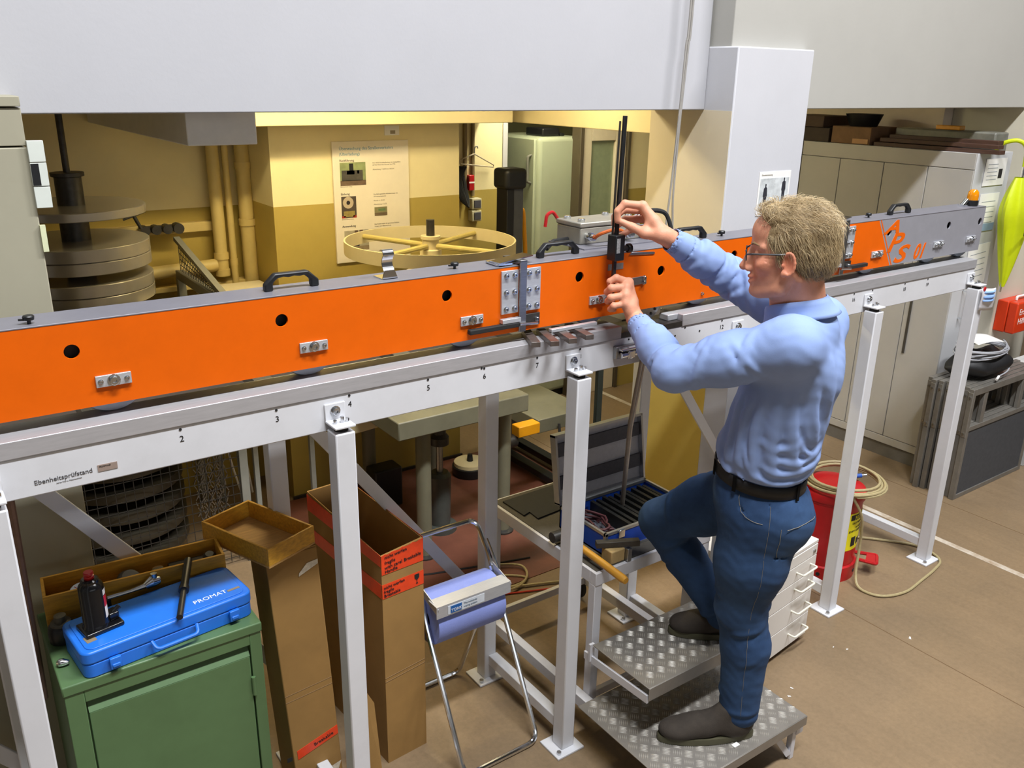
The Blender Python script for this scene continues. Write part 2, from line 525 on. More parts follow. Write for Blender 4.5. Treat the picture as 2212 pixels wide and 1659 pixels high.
for x in XK:
    post(x, 1.973, 1.427, -1)
    post(x - 0.012, 2.462, 1.427, 1)
    MB().box(x - 0.02, x + 0.02, 2.0, 2.435, 0.07, 0.115).build('foot_bar', M_stand, st, bevel=0.003)
for k_, (a, b) in enumerate(zip(XK[:-1], XK[1:])):
    if k_ in (3, 5): continue
    MB().bar((a + 0.03, 2.4965, 1.36), (b - 0.03, 2.4965, 0.36), 0.012, 0.045).build('brace', M_stand, st, bevel=0.002)
# numbered marks on the front beam
marks = {2: 0.472, 3: 0.708, 4: 0.908, 5: 1.148, 6: 1.337, 7: 1.53, 8: 1.699, 9: 1.905, 12: 2.352, 16: 3.136, 17: 3.263, 18: 3.499, 19: 3.676}
DOT = MB().cyl((0, 0, 0), (0, -0.0012, 0), 0.0034, n=10).mesh('hole', M_ink, 35)
dots = []
for n_, x in marks.items():
    link('screw_hole', DOT, fb, M=T(x, 2.0098, 1.503))
    if n_ not in (9,):
        text(str(n_), 0.022, (x + 0.001, 2.0095, 1.4715), (1, 0, 0), (0, 0, 1), M_ink, fb, name='number', align='CENTER')
for x in (1.328, 2.12, 2.166, 2.24): link('screw_hole', DOT, fb, M=T(x, 2.0098, 1.482 if x > 2 and x != 2.166 else 1.505))
text('Ebenheitsprüfstand', 0.0155, (0.153, 2.0095, 1.441), (1, 0, 0.018), (0, 0, 1), mat('grey_ink', '#4a4a4e', 0.6), fb)
text('Adrian Prüf- u. Messmaschinen', 0.0042, (0.196, 2.0095, 1.434), (1, 0, 0.018), (0, 0, 1), mat('pale_ink', '#8a8a8c', 0.6), fb)
tp = MB().box(0.283, 0.325, 2.0085, 2.0101, 1.441, 1.457).build('type_plate', mat('type_plate_bronze', '#a8968c', 0.4, 0.3, var=0.15), fb)
text('PRÜFSTAND', 0.0045, (0.286, 2.0082, 1.451), (1, 0, 0), (0, 0, 1), M_ink, tp)
# latch block screwed to the beam next to mark 9
la = MB().box(1.838, 1.968, 1.992, 2.01, 1.448, 1.49).build('latch', M_steel, st, bevel=0.003)
MB().box(1.845, 1.962, 1.972, 1.992, 1.478, 1.487).build('latch_plate', M_chrome, la, bevel=0.003)
MB().cyl((1.85, 1.982, 1.463), (1.965, 1.982, 1.463), 0.009).build('latch_bolt', M_chrome, la)
MB().box(1.875, 1.905, 1.972, 1.992, 1.45, 1.476).build('latch_block', M_chrome, la, bevel=0.003)

# ------------------------------------------------------------------ orange measuring beam on wheels
dv = thing('measuring_beam', 'long orange and silver measuring beam on small wheels, lettered APS 01', 'measuring beam', (1.8, 2.1, 1.553))
M_cover = mat('grey_cover', '#7c7b83', 0.42, 0.2, var=0.06, scale=18)
M_silver = mat('silver_paint', '#a8a8b0', 0.38, 0.35, var=0.06, scale=20, dirt=0.08)
M_inside = mat('beam_inside', '#3b3a39', 0.6, 0.3, var=0.2)
Z0, Z1, YF, YR = 1.583, 1.782, 2.05, 2.16
HX = [(-0.21, 1.718), (0.273, 1.718), (0.754, 1.721), (1.237, 1.724), (1.718, 1.724), (2.071, 1.706), (2.429, 1.724), (2.91, 1.724), (3.385, 1.727), (3.846, 1.72), (4.112, 1.718)]
def seg(name, outl, mt):
    xs = [p[0] for p in outl]
    h = [(x, z, 0.0165) for x, z in HX if min(xs) + 0.05 < x < max(xs) - 0.02]
    if name == 'silver_panel': h = [q for q in h if q[0] > 3.36]
    if mt is M_orange and max(xs) < 3.5 and min(xs) > 3: h = []
    return plate_holes(outl, h, YF, YF + 0.006).build(name, mt, dv, smooth=None)
S1, S2, XE = 1.487, 3.06, 4.14
seg('orange_panel', [(-0.62, Z0), (S1 - 0.002, Z0), (S1 - 0.002, Z1), (-0.62, Z1)], M_orange)
seg('orange_panel', [(S1 + 0.002, Z0), (S2 - 0.002, Z0), (S2 - 0.002, Z1), (S1 + 0.002, Z1)], M_orange)
seg('orange_panel', [(S2 + 0.002, Z0), (3.424, Z0), (3.300, Z1), (S2 + 0.002, Z1)], M_orange)
seg('silver_panel', [(3.424, Z0), (XE, Z0), (XE, Z1), (3.300, Z1)], M_silver)
MB().prism([(3.433, Z0), (3.440, Z0), (3.316, Z1), (3.309, Z1)], YF - 0.0006, YF + 0.001).build('pinstripe', M_orange, dv)
for a, b in ((-0.62, S1 - 0.002), (S1 + 0.002, S2 - 0.002), (S2 + 0.002, XE)):
    MB().box(a, b, YF - 0.001, YR, Z1, Z1 + 0.004).build('cover', M_cover, dv, bevel=0.0012)
    MB().box(a, b, YR - 0.006, YR, Z0, Z1).build('rear_panel', M_cover, dv)
    MB().box(a, b, YF + 0.03, YF + 0.034, Z0 + 0.02, Z1 - 0.002).build('inner_web', M_inside, dv)
MB().box(XE, XE + 0.003, YF, YR, Z0, Z1 + 0.004).build('end_plate', M_silver, dv)
# wheels
M_wheel = mat('grey_wheel', '#a3abb8', 0.4, 0.2, var=0.08, scale=30)
WH = MB().lathe([(0.012, -0.017), (0.055, -0.017), (0.060, -0.020), (0.083, -0.020), (0.085, -0.017), (0.085, 0.017), (0.083, 0.02), (0.02, 0.02)], 40, RX(PI / 2)).mesh('wheel', M_wheel, 35)
WX = [-0.135, 0.349, 0.833, 1.318, 1.798, 2.30, 2.80, 3.314, 3.78, 4.052]
for x in WX:
    w = link('wheel', WH, dv, M=T(x, 2.104, 1.638))
# toothed measuring wheel with a ring of holes
hub = MB().lathe([(0.02, -0.006), (0.076, -0.006), (0.078, -0.004), (0.078, 0.004), (0.02, 0.006)], 40, T(2.02, 2.068, 1.612) @ RX(PI / 2)).build('measuring_wheel', M_steel, dv)
for k in range(18):
    a = 2 * PI * k / 18
    MB().cyl((2.02 + 0.062 * math.cos(a), 2.0625, 1.612 + 0.062 * math.sin(a)), (2.02 + 0.062 * math.cos(a), 2.0612, 1.612 + 0.062 * math.sin(a)), 0.005, n=8).build('ring_hole', M_ink, hub)
# bearing plates with three screws
for x in [-0.135, 0.349, 0.833, 1.318, 1.798, 3.314, 3.78, 4.052]:
    z = 1.6395 + 0.003 * min(1, max(0, x / 1.3))
    p = MB().box(x - 0.038, x + 0.038, YF - 0.006, YF, z - 0.0135, z + 0.0135).build('bearing_plate', M_bsteel, dv, bevel=0.001)
    bolt(x, YF - 0.006, z, p, BOLT_L)
    bolt(x - 0.028, YF - 0.006, z, p, BOLT_S); bolt(x + 0.028, YF - 0.006, z, p, BOLT_S)
p = MB().prism([(1.90, 1.669), (1.992, 1.672), (2.003, 1.678), (2.003, 1.69), (1.99, 1.698), (1.90, 1.695)], YF - 0.004, YF).build('bolted_tab', M_steel, dv, bevel=0.001)
bolt(1.99, YF - 0.004, 1.692, p); bolt(1.99, YF - 0.004, 1.677, p)
lbl = MB().box(1.833, 1.898, YF - 0.001, YF + 0.001, 1.731, 1.751).build('type_plate', mat('grey_type_plate', '#8f8c88', 0.4, 0.3, var=0.2, scale=60), dv)
MB().prism([(1.92, 1.773), (2.03, 1.766), (2.035, 1.770), (2.03, 1.774), (1.93, 1.782)], YF - 0.003, YF).build('slot_plate', M_steel, dv, bevel=0.001)
for x in (2.28, 2.33): bolt(x, YF, 1.602 if x < 2.3 else 1.628, dv, BOLT_S)
# folding joints: two bolted plates, a strap, a toggle latch and a rubber-covered lever
def joint(xs):
    for a, b, name in ((xs - 0.068, xs - 0.008, 'hinge_plate'), (xs + 0.014, xs + 0.074, 'hinge_plate')):
        p = MB().box(a, b, YF - 0.007, YF, 1.645, 1.774).build(name, M_bsteel, dv, bevel=0.001)
        for zz in (1.76, 1.71, 1.66):
            bolt(a + 0.016, YF - 0.007, zz, p); bolt(b - 0.014, YF - 0.007, zz, p)
    s = MB().box(xs - 0.009, xs + 0.016, YF - 0.016, YF - 0.011, 1.585, 1.80).build('strap', M_steel, dv, bevel=0.001)
    MB().box(xs - 0.009, xs + 0.016, YF - 0.016, YF + 0.075, 1.797, 1.802).build('strap_top', M_steel, s, bevel=0.001)
    t = MB().box(xs - 0.075, xs + 0.02, YF + 0.005, YF + 0.07, 1.787, 1.795).build('toggle_latch', M_chrome, dv, bevel=0.002)
    MB().bar((xs - 0.075, YF + 0.02, 1.797), (xs + 0.05, YF + 0.03, 1.808), 0.05, 0.003).build('toggle_lever', M_chrome, t)
    l = MB().box(xs - 0.07, xs - 0.004, YF - 0.018, YF, 1.618, 1.631).build('lever_block', M_bsteel, dv, bevel=0.001)
    r = MB().box(xs - 0.185, xs - 0.01, YF - 0.02, YF - 0.002, 1.602, 1.617).build('rubber_lever', M_rubber, dv, bevel=0.003) if xs < 2 else \
        MB().box(xs + 0.04, xs + 0.175, YF - 0.02, YF - 0.002, 1.602, 1.617).build('rubber_lever', M_rubber, dv, bevel=0.003)
    MB().cyl((xs - 0.012, YF - 0.022, 1.612), (xs + 0.055, YF - 0.022, 1.606), 0.0045).build('latch_pin', M_chrome, l)
    p = MB().box(xs + 0.02, xs + 0.075, YF - 0.006, YF, 1.597, 1.634).build('latch_plate', M_dark, dv, bevel=0.001)
    bolt(xs + 0.063, YF - 0.006, 1.615, p)
joint(S1)
joint(S2)
# carrying handles on the cover
def handle(xc, L):
    h = L / 2
    pr = [(xc - h, Z1 + 0.004), (xc - h + 0.022, Z1 + 0.004), (xc - h + 0.022, Z1 + 0.024), (xc - h + 0.034, Z1 + 0.034)]
    k = 5
    for i in range(k + 1):
        t = i / k
        pr.append((xc - h + 0.036 + (L - 0.072) * t, Z1 + 0.035 + (0.0025 if i % 2 else 0)))
    pr += [(xc + h - 0.034, Z1 + 0.034), (xc + h - 0.022, Z1 + 0.024), (xc + h - 0.022, Z1 + 0.004), (xc + h, Z1 + 0.004), (xc + h, Z1 + 0.022),
           (xc + h - 0.028, Z1 + 0.048), (xc - h + 0.028, Z1 + 0.048), (xc - h, Z1 + 0.022)]
    return MB().prism(pr, 2.095, 2.115).build('carry_handle', M_black, dv, bevel=0.004)
for xc, L in ((0.806, 0.145), (1.672, 0.16), (2.25, 0.16), (3.524, 0.155), (-0.1, 0.15)): handle(xc, L)
for x, y in ((0.203, 2.075), (1.293, 2.10), (2.41, 2.10), (3.304, 2.105)):
    k = MB().lathe([(0.004, 0), (0.004, 0.008), (0.011, 0.009), (0.012, 0.016), (0.010, 0.019)], 12, T(x, y, Z1 + 0.004)).build('knob', M_black, dv)
    MB().bar((x - 0.02, y, Z1 + 0.015), (x - 0.008, y, Z1 + 0.014), 0.005, 0.004).build('knob_wing', M_black, k)
# sheet-metal spring clip
cl = MB()
cl.prism([(1.048, Z1 + 0.004), (1.096, Z1 + 0.004), (1.086, Z1 + 0.028), (1.056, Z1 + 0.028)], 2.072, 2.0745)
cl.box(1.050, 1.094, 2.072, 2.13, Z1 + 0.004, Z1 + 0.006)
path = [(1.07, 2.074, Z1 + 0.026), (1.07, 2.085, Z1 + 0.045), (1.07, 2.08, Z1 + 0.062), (1.07, 2.074, Z1 + 0.07), (1.07, 2.082, Z1 + 0.082), (1.07, 2.095, Z1 + 0.08)]
pp = smooth_path(path, 5)
for i in range(len(pp) - 1):
    cl.bar(pp[i], pp[i + 1], 0.032, 0.002, up=(0, 0.6, 0.6))
cl.build('spring_clip', M_chrome, dv)
# beacon at the far end
bc = MB().lathe([(0.026, 0), (0.027, 0.025), (0.024, 0.027)], 24, T(4.085, 2.09, Z1 + 0.004)).build('beacon', M_black, dv)
MB().lathe([(0.024, 0), (0.0245, 0.02), (0.022, 0.036), (0.014, 0.046), (0.0, 0.049)], 24, T(4.085, 2.09, Z1 + 0.031)).build('amber_lens', mat('amber_lens', '#e08a05', 0.12, var=0.15, spec=0.7), bc)
MB().cyl((4.02, 2.10, Z1 + 0.006), (4.055, 2.10, Z1 + 0.03), 0.012).box(4.005, 4.05, 2.085, 2.115, Z1 + 0.004, Z1 + 0.012).build('socket', M_chrome, dv)
# lettering
for s, x, z, sz in (('A', 3.340, 1.722, 0.073), ('P', 3.388, 1.643, 0.108), ('S', 3.447, 1.592, 0.100), ('01', 3.598, 1.594, 0.090)):
    me = text_mesh(s, sz, M_orange, ext=0.0005, shear=0.35, bold=0.0022)
    bb = [v.co for v in me.vertices]
    w = max(v.x for v in bb) - min(v.x for v in bb)
    tw = {'A': 0.115, 'P': 0.118, 'S': 0.115, '01': 0.085}[s]
    mn = min(v.x for v in bb)
    for v in me.vertices: v.co.x = (v.co.x - mn) * tw / w
    me.transform(frame((x, YF - 0.0005, z), (1, 0, 0), (0, 0, 1)))
    link('lettering', me, dv)

# ------------------------------------------------------------------ control box behind the beam
cb = thing('control_box', 'grey metal control box with screws and cables behind the orange beam', 'control box', (1.98, 2.25, 1.786))
M_cbox = mat('box_aluminium', '#a6a295', 0.45, 0.5, var=0.10, scale=20)
MB().box(1.835, 2.10, 2.195, 2.32, 1.790, 1.845).build('housing', M_cbox, cb, bevel=0.004)
MB().box(1.832, 2.103, 2.192, 2.323, 1.846, 1.862).build('lid', M_cbox, cb, bevel=0.004)
MB().box(1.80, 2.24, 2.13, 2.32, 1.786, 1.79).build('mounting_plate', M_cover, cb)
for x, y in ((1.862, 2.225), (2.07, 2.225), (1.862, 2.30), (2.03, 2.30)):
    MB().lathe([(0.012, 0), (0.013, 0.006), (0.009, 0.010)], 14, T(x, y, 1.862)).build('screw', M_bolt, cb)
for x, z in ((1.862, 1.818), (1.99, 1.812), (2.03, 1.815)):
    MB().cyl((x, 2.195, z), (x, 2.155, z), 0.011).cyl((x, 2.18, z), (x, 2.17, z), 0.014).build('connector', M_chrome, cb)
cbl = smooth_path([(1.862, 2.155, 1.818), (1.87, 2.13, 1.835), (1.92, 2.12, 1.845), (1.97, 2.13, 1.83), (1.99, 2.155, 1.812)], 6)
MB().tube(cbl, 0.006).build('orange_cable', mat('orange_cable', '#c05a16', 0.5), cb)
MB().tube(smooth_path([(2.10, 2.25, 1.84), (2.18, 2.25, 1.87), (2.26, 2.24, 1.86), (2.28, 2.22, 1.80)], 6), 0.008).build('black_cable', M_rubber, cb)
MB().cyl((2.09, 2.25, 1.838), (2.14, 2.25, 1.855), 0.012).build('cable_gland', M_chrome, cb)
MB().tube(smooth_path([(1.835, 2.26, 1.80), (1.78, 2.25, 1.80), (1.74, 2.22, 1.805), (1.70, 2.2, 1.79)], 5), 0.008).build('black_cable', M_rubber, cb)
MB().box(2.105, 2.20, 2.16, 2.26, 1.79, 1.825).build('bracket', M_cover, cb, bevel=0.003)
MB().tube(round_path([(1.845, 2.327, 1.855), (1.82, 2.327, 1.885), (1.795, 2.327, 1.875), (1.79, 2.327, 1.835)], 0.012), 0.006, 8).build('red_lever', M_red, cb)

# ------------------------------------------------------------------ gauge blocks lying on the rail
M_blk = mat('oiled_steel', '#6e6a66', 0.35, 0.5, var=0.3, scale=30, second='#5d4e48')
for i, (x, y, r, lab) in enumerate(((1.515, 2.02, -0.42, 'leftmost dark steel gauge block lying across the rail'), (1.565, 2.0, -0.34, 'second dark steel gauge block from the left on the rail'),
                               (1.625, 1.995, -0.27, 'third dark steel gauge block from the left on the rail'), (1.69, 2.0, -0.2, 'rightmost dark steel gauge block lying under the light bar'))):
    M = T(x, y, 1.5535) @ RZ(r)
    b = MB().box(-0.014, 0.014, -0.06, 0.085, 0, 0.016, M).build('gauge_block', M_blk, None, bevel=0.001)
    tag(b, lab, 'steel block', 'steel gauge blocks on the rail')
b = MB().box(-0.09, 0.09, -0.008, 0.008, 0, 0.010, T(1.68, 2.025, 1.570) @ RZ(-0.02)).build('steel_ruler', M_bsteel, None, bevel=0.001)
tag(b, 'light steel bar laid across the dark gauge blocks on the rail', 'steel bar')
# thin rod hanging from the latch down into the open case
M_rod = mat('rod_steel', '#8f867c', 0.35, 0.6, var=0.15)
rd = thing('steel_rod', 'thin grey steel rod standing in the open case and leaning on the latch', 'rod', (2.13, 2.22, 0.73))
MB().cyl((2.13, 2.225, 0.73), (2.035, 2.11, 1.14), 0.009).build('lower_tube', M_rod, rd)
MB().cyl((2.035, 2.11, 1.14), (1.945, 1.975, 1.46), 0.0105).build('upper_tube', M_rod, rd)
# ------------------------------------------------------------------ step podium in front of and under the stand
pd = thing('step_podium', 'white step podium with two checker-plate treads and a black rubber top', 'step podium', (2.05, 2.0, 0))
M_pod = mat('podium_paint', '#cfcfd4', 0.42, var=0.05, scale=9, dirt=0.10)
M_tread = mat('checker_plate', '#928d86', 0.42, 0.55, var=0.12, scale=14)
M_rib = mat('checker_rib', '#d6d2ca', 0.28, 0.6, var=0.10, scale=40)
def ribs(x0, x1, y0, y1, z):
    mb = MB()
    c = 0.037             # cell size along the diagonals
    k = 1 / math.sqrt(2)
    n = 40
    cx, cy = x0, y0
    for i in range(-n, n):
        for j in range(-n, n):
            u, v = i * c, j * c
            X = cx + (u - v) * k; Y = cy + (u + v) * k
            if not (x0 + 0.003 < X < x1 - 0.003 and y0 + 0.003 < Y < y1 - 0.003): continue
            d = (k, k) if (i + j) % 2 else (-k, k)
            p = (-d[1], d[0])
            for s in (-2, -1, 0, 1, 2):
                bx, by = X + p[0] * s * 0.0066, Y + p[1] * s * 0.0066
                L, w, h = 0.0150, 0.0017, 0.0018
                q = [(bx - d[0] * L, by - d[1] * L, z), (bx - p[0] * w, by - p[1] * w, z), (bx + d[0] * L, by + d[1] * L, z), (bx + p[0] * w, by + p[1] * w, z),
                     (bx - d[0] * L * .55, by - d[1] * L * .55, z + h), (bx + d[0] * L * .55, by + d[1] * L * .55, z + h)]
                q = [(min(max(a, x0), x1), min(max(b, y0), y1), cc) for a, b, cc in q]
                mb.add(q, [(0, 1, 4), (1, 5, 4), (1, 2, 5), (2, 3, 5), (3, 4, 5), (3, 0, 4)])
    return mb
def tread(x0, x1, y0, y1, z, lip):
    t = MB().box(x0, x1, y0, y1, z - 0.004, z).box(x0, x1, y0 - 0.003, y0, z - lip, z).build('tread', M_tread, pd, bevel=0.0012)
    r = ribs(x0, x1, y0, y1, z).build('tread_pattern', M_rib, t, smooth=None); r['kind'] = 'stuff'
    return t
tread(1.70, 2.345, 1.440, 1.935, 0.185, 0.038)
tread(1.765, 2.33, 1.660, 1.945, 0.412, 0.050)
# top platform
fr = MB()
fr.box(1.80, 2.385, 1.987, 2.02, 0.615, 0.665).box(1.80, 2.385, 2.625, 2.66, 0.615, 0.665).box(1.80, 1.835, 2.02, 2.625, 0.615, 0.665).box(2.35, 2.385, 2.02, 2.625, 0.615, 0.665)
fr.build('platform_frame', M_pod, pd, bevel=0.002)
MB().box(1.812, 2.373, 2.0, 2.648, 0.66, 0.668).build('platform_top', mat('ribbed_rubber', '#4e4a42', 0.8, var=0.12, scale=60, bump=0.2, bscale=300), pd)
for (x, y) in ((1.80, 1.99), (2.35, 1.99), (1.80, 2.625), (2.35, 2.625)):
    MB().box(x, x + 0.035, y, y + 0.035, 0.10, 0.615).build('leg', M_pod, pd, bevel=0.002)
for x in (1.765, 2.315):
    MB().box(x, x + 0.035, 1.45, 2.66, 0.105, 0.15).build('stringer', M_pod, pd, bevel=0.002)
MB().box(1.80, 2.35, 2.63, 2.65, 0.11, 0.145).build('rear_crossbar', M_pod, pd, bevel=0.002)
MB().box(1.80, 2.35, 2.0, 2.02, 0.115, 0.145).build('front_crossbar', M_pod, pd, bevel=0.002)
for x in (1.768, 2.325):
    MB().bar((x, 1.665, 0.365), (x, 1.99, 0.345), 0.008, 0.03).build('step_bracket', M_pod, pd)
    MB().bar((x, 1.955, 0.34), (x, 1.955, 0.41), 0.02, 0.01).build('step_bracket', M_pod, pd)
for x in (1.73, 2.30):
    MB().box(x, x + 0.022, 1.455, 1.477, 0.0, 0.147).build('front_foot', M_pod, pd, bevel=0.002)
MB().bar((2.30, 1.466, 0.02), (2.22, 1.50, 0.15), 0.02, 0.022).build('foot_brace', M_pod, pd)
for x in (1.81, 2.33):
    w = MB().lathe([(0.015, -0.014), (0.05, -0.014), (0.055, -0.008), (0.055, 0.008), (0.05, 0.014), (0.015, 0.014)], 24, T(x, 2.70, 0.056) @ RY(PI / 2)).build('caster', M_rubber, pd)
    MB().box(x - 0.02, x + 0.02, 2.66, 2.71, 0.09, 0.125).build('caster_fork', M_dark, w)
# ------------------------------------------------------------------ things on the platform
mt_ = MB().prism([(1.835, 2.615), (1.837, 2.47), (1.873, 2.482), (1.868, 2.42), (1.985, 2.43), (2.16, 2.44), (2.17, 2.625)], 0, 0.006,
                 Matrix(((1, 0, 0, 0), (0, 0, 1, 0), (0, 1, 0, 0.6685), (0, 0, 0, 1)))).build('rubber_mat', M_rubber, None, smooth=None)
tag(mt_, 'thin black rubber mat with a cut corner on the podium top', 'mat')
M_alu = mat('case_aluminium', '#b9bcc0', 0.35, 0.9, var=0.06)
M_blue = mat('case_blue', '#123f9e', 0.5, var=0.1)
cs = thing('flight_case', 'open aluminium-edged blue case with grey lining on the podium', 'case', (2.13, 2.2, 0.669))
b = MB()
x0, x1, y0, y1, z0, z1 = 1.90, 2.345, 2.06, 2.325, 0.669, 0.757
b.box(x0, x1, y0, y1, z0, z0 + 0.006).box(x0, x1, y0, y0 + 0.006, z0, z1).box(x0, x1, y1 - 0.006, y1, z0, z1).box(x0, x0 + 0.006, y0, y1, z0, z1).box(x1 - 0.006, x1, y0, y1, z0, z1)
b.build('case_base', M_blue, cs)
e = MB()
e.box(x0 - .002, x1 + .002, y0 - .002, y0 + .008, z1 - .008, z1 + .003).box(x0 - .002, x1 + .002, y1 - .008, y1 + .002, z1 - .008, z1 + .003)
e.box(x0 - .002, x0 + .008, y0, y1, z1 - .008, z1 + .003).box(x1 - .008, x1 + .002, y0, y1, z1 - .008, z1 + .003)
for xx in (x0, x1 - 0.01):
    e.box(xx - .001, xx + .011, y0 - .002, y0 + .01, z0, z1)
e.box(x0, x1, y0 - .002, y0 + .003, z0, z0 + .01)
e.build('case_edging', M_alu, cs)
for xx in (1.96, 2.20):
    MB().box(xx, xx + 0.03, y0 - 0.007, y0, z1 - 0.03, z1).build('case_latch', M_chrome, cs, bevel=0.001)
LM = T(0, y1 + 0.004, z1 + 0.004) @ RX(-math.radians(9))
l = MB().box(x0, x1, 0.020, 0.026, 0, 0.275, LM).build('case_lid', mat('case_lining', '#b9bac2', 0.9, var=0.08, scale=60), cs)
e = MB()
e.box(x0 - .002, x1 + .002, -0.004, 0.028, 0.267, 0.277, LM).box(x0 - .002, x1 + .002, -0.004, 0.028, -0.002, 0.006, LM)
e.box(x0 - .002, x0 + .007, -0.004, 0.028, 0, 0.275, LM).box(x1 - .007, x1 + .002, -0.004, 0.028, 0, 0.275, LM)
e.build('lid_edging', M_alu, cs)
M_foam = mat('dark_foam', '#55555c', 0.95, var=0.12, scale=80)
for zz in (0.055, 0.185):
    MB().box(x0 + .01, x1 - .01, 0.008, 0.021, zz, zz + 0.052, LM).build('foam_strip', M_foam, cs)
MB().box(x0 + .01, x1 - .01, y0 + .01, y1 - .01, z0 + .006, z0 + .03).build('foam_bed', M_foam, cs)
M_gb = mat('blackened_bar', '#2e2e2c', 0.4, 0.6, var=0.25)
sizes = ['shortest', '', '', '', '', '', '', '', '', '']
place = ['nearest to the dark red cord', 'second from the dark red cord', 'third from the dark red cord', 'fourth from the dark red cord', 'fifth from the dark red cord',
         'fifth from the right end of the case', 'fourth from the right end of the case', 'third from the right end of the case', 'second from the right end of the case', 'nearest to the right end of the case']
for i in range(10):
    xx = 2.035 + i * 0.0305
    tall = 0.052 if i == 0 else 0.046 + 0.004 * (i % 3)
    g = MB().box(xx, xx + 0.015, 2.075 + 0.004 * (i % 2), 2.305, z0 + .031, z0 + .031 + tall).build('gauge_bar', M_gb, None, bevel=0.001)
    tag(g, 'dark steel gauge bar in the open case, ' + place[i], 'steel bar', 'gauge bars in the open case')
pts = []
for i in range(70):
    a = i * 0.42
    pts.append((1.965 + 0.038 * math.cos(a) + 0.010 * math.sin(i * 1.7), 2.20 + 0.085 * math.sin(a) + 0.014 * math.cos(i * 1.1), z0 + 0.04 + 0.00055 * i))
g = MB().tube(pts, 0.0045, 6).build('cord_bundle', mat('dark_red_cord', '#4a2327', 0.6, var=0.2), None)
tag(g, 'bundle of dark red cord in the left end of the open case', 'cord')
hm = thing('hammer', 'hammer with a yellow wooden handle sticking out over the podium edge', 'hammer', (1.84, 2.05, 0.67))
MB().tube([(1.838, 2.22, 0.70), (1.836, 2.13, 0.70), (1.833, 1.98, 0.695), (1.832, 1.885, 0.69), (1.832, 1.87, 0.689)], [0.010, 0.013, 0.0145, 0.0155, 0.012], 12).build('handle', mat('hammer_handle_wood', '#c08a2a', 0.45, var=0.2, scale=14, stretch=(9, 1, 9)), hm)
MB().cyl((1.79, 2.23, 0.70), (1.885, 2.23, 0.70), 0.021, n=12).build('head', M_dark, hm)
wb = MB().box(-0.02, 0.045, 0.005, 0.06, 0, 0.05, T(1.90, 1.995, 0.669) @ RZ(0.0)).build('wood_block', mat('pale_wood_block', '#a98f5e', 0.7, var=0.2, scale=14), None, bevel=0.004)
tag(wb, 'squat pale wooden block under the steel bar on the podium', 'wood block')
sb = MB().box(-0.013, 0.013, -0.085, 0.075, 0, 0.022, T(1.925, 2.028, 0.7205) @ RZ(1.1)).build('steel_bar', M_dark, None, bevel=0.001)
tag(sb, 'dark flat steel bar resting on the wooden block beside the hammer', 'steel bar')
sq = MB().box(1.945, 1.965, 1.985, 2.003, 0.6685, 0.718).build('square_tube', M_steel, None, bevel=0.002)
tag(sq, 'short upright piece of square steel tube at the podium edge', 'steel tube')

# ------------------------------------------------------------------ drawer pedestal
pe = thing('drawer_pedestal', 'white drawer pedestal with five drawers behind the person', 'drawer unit', (2.73, 2.1, 0))
M_ped = mat('white_laminate', '#dedad4', 0.4, var=0.03, scale=10)
PM = T(2.95, 1.886, 0) @ RZ(math.radians(7))
W, Dp, Hh = 0.43, 0.36, 0.497
MB().box(-W, 0, 0.012, Dp, 0.03, Hh - 0.016, PM).build('body', M_ped, pe, bevel=0.001)
MB().box(-W - .002, 0.002, -0.002, Dp, Hh - 0.015, Hh, PM).build('top', M_ped, pe, bevel=0.002)
MB().box(-W + 0.02, -0.02, 0.05, Dp - 0.02, 0.0, 0.03, PM).build('plinth', M_rubber, pe)
zs = [0.034, 0.148, 0.262, 0.352, 0.430, 0.481]
for i in range(5):
    d = MB().box(-W + .002, -.002, -0.004, 0.0125, zs[i] + .0015, zs[i + 1] - .0015, PM).build('drawer', M_ped, pe, bevel=0.0015)
    if i < 4:
        zc = zs[i + 1] - (0.050 if i < 2 else 0.034)
        h = round_path([PM @ Vector((-0.155, -0.004, zc)), PM @ Vector((-0.155, -0.036, zc)), PM @ Vector((-0.045, -0.036, zc)), PM @ Vector((-0.045, -0.004, zc))], 0.010)
        MB().tube(h, 0.0042, 8).build('handle', mat('cream_handle', '#e2dfcf', 0.35, var=0.03), d)
    else:
        c = PM @ Vector((-0.03, -0.004, zs[4] + 0.024)); n = (PM.to_3x3() @ Vector((0, -1, 0)))
        MB().cyl(c, c + n * 0.005, 0.008).build('lock', M_steel, d)
w = thing('wooden_grip', 'small brown wooden grip lying on the white drawer pedestal', 'wooden grip', (2.80, 1.98, Hh))
MB().tube([(2.765, 1.998, Hh + 0.012), (2.79, 1.985, Hh + 0.015), (2.82, 1.972, Hh + 0.015), (2.84, 1.964, Hh + 0.011)], [0.010, 0.0145, 0.0145, 0.009], 12).build('grip', mat('brown_grip_wood', '#8a5a26', 0.5, var=0.2), w)
MB().cyl((2.84, 1.964, Hh + 0.010), (2.855, 1.958, Hh + 0.009), 0.006).build('ferrule', M_steel, w)

